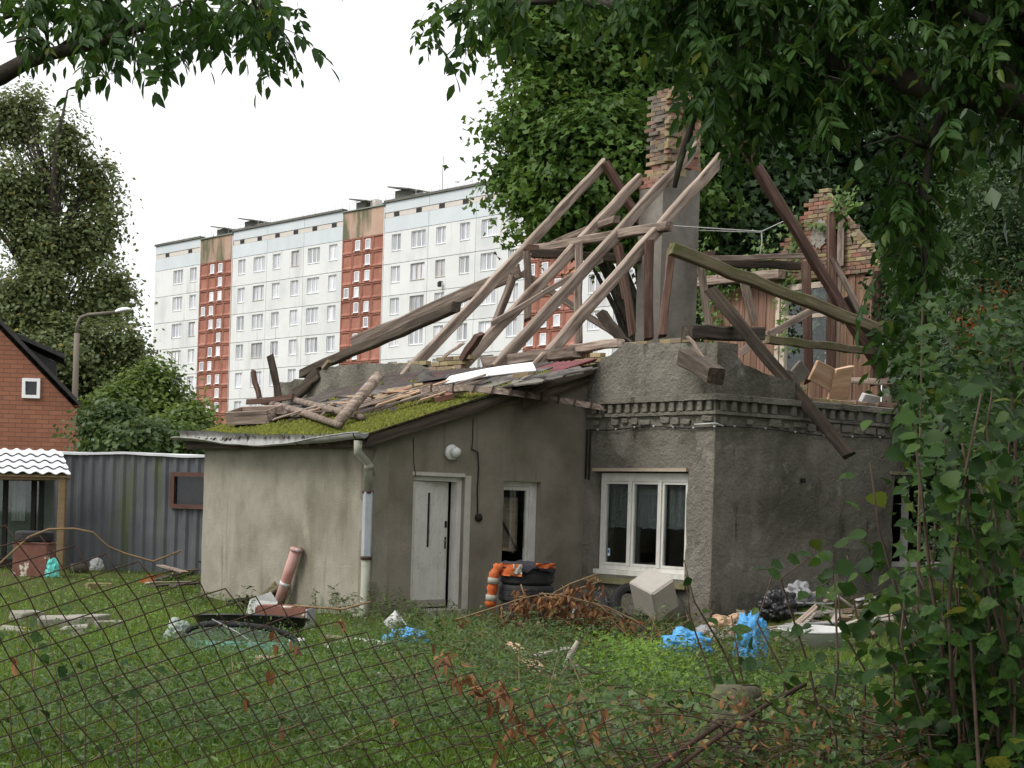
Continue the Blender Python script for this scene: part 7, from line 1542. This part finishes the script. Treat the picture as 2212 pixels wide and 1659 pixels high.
# planks and branch in the middle foreground
plank('plank_end', 'tan plank end standing tilted in the middle foreground', 1105, 1412, 1160, 1472, .16, .04, MT['wood_new'], 260, .12); plank('pale_plank', 'pale plank lying behind the tilted tan plank', 1140, 1450, 1225, 1428, .14, .04, MT['whitewood'], 261, .14)
plank('dark_plank', 'long dark plank lying level in the middle foreground', 1075, 1478, 1262, 1486, .10, .05, MT['wood_red'], 262, .05); plank('short_plank', 'short tan plank right of the pink stone', 1262, 1478, 1230, 1452, .12, .04, MT['wood'], 263, .1)
bag('pink_stone', 'pinkish round stone among the planks', 1172, 1476, .2, .16, MT['pinkrust'], 60, cat='stone', amp=.08)
db_ = ong(1220, 1470).y; setp(tube('pale_branch', [at(1205, 1478, db_), at(1222, 1448, db_), at(1232, 1415, db_), at(1248, 1385, db_)], [.05, .04, .032, .02], MT['whitewood'], None, 8, .12, 61), 'pale peeled branch sticking up among the planks', 'branch')
dl_ = ong(1215, 1640).y; setp(tube('dark_log', [ong(1165, 1580)+UP*.08, ong(1215, 1612)+UP*.08, ong(1268, 1648)+UP*.08], [.075, .09, .085], MT['bark'], None, 9, .12, 62), 'dark log lying in the weeds at the bottom centre', 'log')
setp(tube('crooked_stick', [ong(835, 1560)+UP*.12, ong(850, 1530)+UP*.2, ong(872, 1522)+UP*.22, ong(900, 1512)+UP*.2], [.02, .03, .025, .01], MT['bark'], None, 7, .2, 63), 'crooked dark stick lying in the grass behind the fence', 'stick')
setp(tube('white_stick', [ong(1050, 1560)+UP*.2, ong(1090, 1590)+UP*.2, ong(1130, 1660)+UP*.15], .012, MT['whitewood'], None, 6, .1, 64), 'thin grey stick left of the dark log', 'stick')
setp(tube('wood_handle', [ong(1200, 1395)+UP*.02, at(1160, 1345, ong(1200, 1395).y+.2)], .03, MT['wood_new'], None, 6, .05, 65), 'short tan stick leaning before the tyre stack', 'stick')
# ------------------------------------------------------------------ sagging chain-link fence
FO, FD = Vector((-1.31, 4.5)), Vector((.907, .42)).normalized()
fence = thing('chain_link_fence', 'rusty sagging chain-link fence in the left foreground', 'fence', (FO.x, FO.y, 0))
DBk, DFw = Vector((.0265, -.0405)), Vector((.0555, .0188))
rf_ = random.Random(70)
def knot(m, n):
    q = -.14+m*DBk.x+n*DFw.x; z = 1.70+m*DBk.y+n*DFw.y
    q += .006*math.sin(m*1.3+n*.7)+.012*mnoise.noise(Vector((m*.21, n*.21, 1))); z += .012*mnoise.noise(Vector((m*.19, n*.19, 5)))-.05*sstep(.6, 1.6, q)
    off = .05*mnoise.noise(Vector((m*.1, n*.1, 9))); p = FO+FD*q; return Vector((p.x-FD.y*off, p.y+FD.x*off, z))
NW = 27; sgn = [Vector((-FD.y, FD.x, 0))*.0022, Vector((FD.y, -FD.x, 0))*.0022]
for n in range(-26, NW):
    P = []
    for m in range(max(n, -26), n+60):
        p = knot(m, n)
        if p.z < .03: break
        if not (-.7 < (Vector((p.x, p.y))-FO).dot(FD) < 2.35): continue
        P.append(p+sgn[(m+n) % 2])
    if len(P) > 2: tube('wire', P, .0019, MT['rust'], fence, 5)
for m in range(-26, 62):
    P = []
    for n in range(min(m, NW-1), m-60, -1):
        p = knot(m, n)
        if p.z < .03 or not (-.7 < (Vector((p.x, p.y))-FO).dot(FD) < 2.35): 
            if P: break
            continue
        P.append(p-sgn[(m+n) % 2])
    if len(P) > 2: tube('wire', P, .0019, MT['rust'], fence, 5)
for q in (-.72,):
    p = FO+FD*q; tube('fence_post', [Vector((p.x, p.y, -.1)), Vector((p.x, p.y, 1.75 if q < 0 else 1.0))], .03, MT['rust'], fence, 10)
setp(tube('dry_vine', [at(x, y, 4.45+.3*i/9) for i, (x, y) in enumerate(((-20, 1235), (20, 1198), (62, 1160), (105, 1143), (160, 1142), (200, 1150), (232, 1180), (270, 1196), (330, 1213), (390, 1190)))], .003, MT['drytwig'], None, 5), 'dry yellow vine arching over the top of the fence at the left', 'vine')
setp(tube('dry_vine', [at(x, y, 4.8) for x, y in ((635, 1308), (680, 1312), (740, 1316), (800, 1300))], .003, MT['drytwig'], None, 5), 'dry yellow tendril running over the middle of the fence', 'vine')
P = []; r = np.random.default_rng(72)
for x, y in ((640, 1395), (595, 1440), (612, 1560), (525, 1500), (595, 1380), (960, 1420), (985, 1470), (1030, 1490), (1080, 1490), (1095, 1540), (860, 1555), (1125, 1560), (1060, 1530), (30, 1420), (585, 1620), (740, 1345), (1075, 1620)):
    for _ in range(4): P.append(at(x+r.normal()*7, y+r.normal()*9, 4.85+.0004*(x-600)+r.normal()*.02)[:])
P = np.array(P); patch('fence_leaves', 'curled brown dead leaves hanging on the fence', 'leaves', P, r.normal(size=P.shape), r.uniform(.025, .055, len(P)), 'lance', MT['l_dead'], r, D=np.tile([0, 0, -1.], (len(P), 1))+r.normal(size=P.shape)*.3, kind=None)
# rods and mossy post at the right of the fence
pm = at(1590, 1560, 6.6); ps = thing('mossy_post', 'short mossy concrete fence post in the right foreground', 'post', (pm.x, pm.y, 0)); k = MB(); zt = at(1590, 1482, 6.6).z
V = []
for z, s in ((-.1, .10), (.4, .10), (.8, .098), (zt-.03, .095), (zt, .07)):
    for i in range(8): th = 2*math.pi*i/8; V.append(Vector((pm.x+s*1.05*math.cos(th)*(1+rf_.uniform(-.06, .06)), pm.y+s*math.sin(th), z)))
meshobj('post', V, [(i*8+j, i*8+(j+1) % 8, (i+1)*8+(j+1) % 8, (i+1)*8+j) for i in range(4) for j in range(8)]+[tuple(32+j for j in range(8))], MT['mosspost'], ps, True)
P = [at(1370, 1690, 5.4).lerp(at(1560, 1560, 5.7), i/40) for i in range(41)]; setp(tube('steel_rebar', P, [.008+.0018*(i % 2) for i in range(41)], MT['rust'], None, 7), 'ribbed rusty reinforcing bar slanting before the mossy post', 'rod')
setp(tube('rusty_rod', [at(1420, 1690, 5.5), at(1540, 1600, 5.6), at(1660, 1520, 5.8), at(1740, 1478, 5.9)], .008, MT['rust'], None, 7), 'smooth rusty rod slanting up right past the mossy post', 'rod')
P = at(2110, 1590, 6.1); setp(beam('wooden_stake', Vector((P.x, P.y, -.1)), at(2135, 1535, 6.1), .06, .06, MT['wood_dark'], seed=80), 'dark wooden stake at the bottom right corner', 'stake')
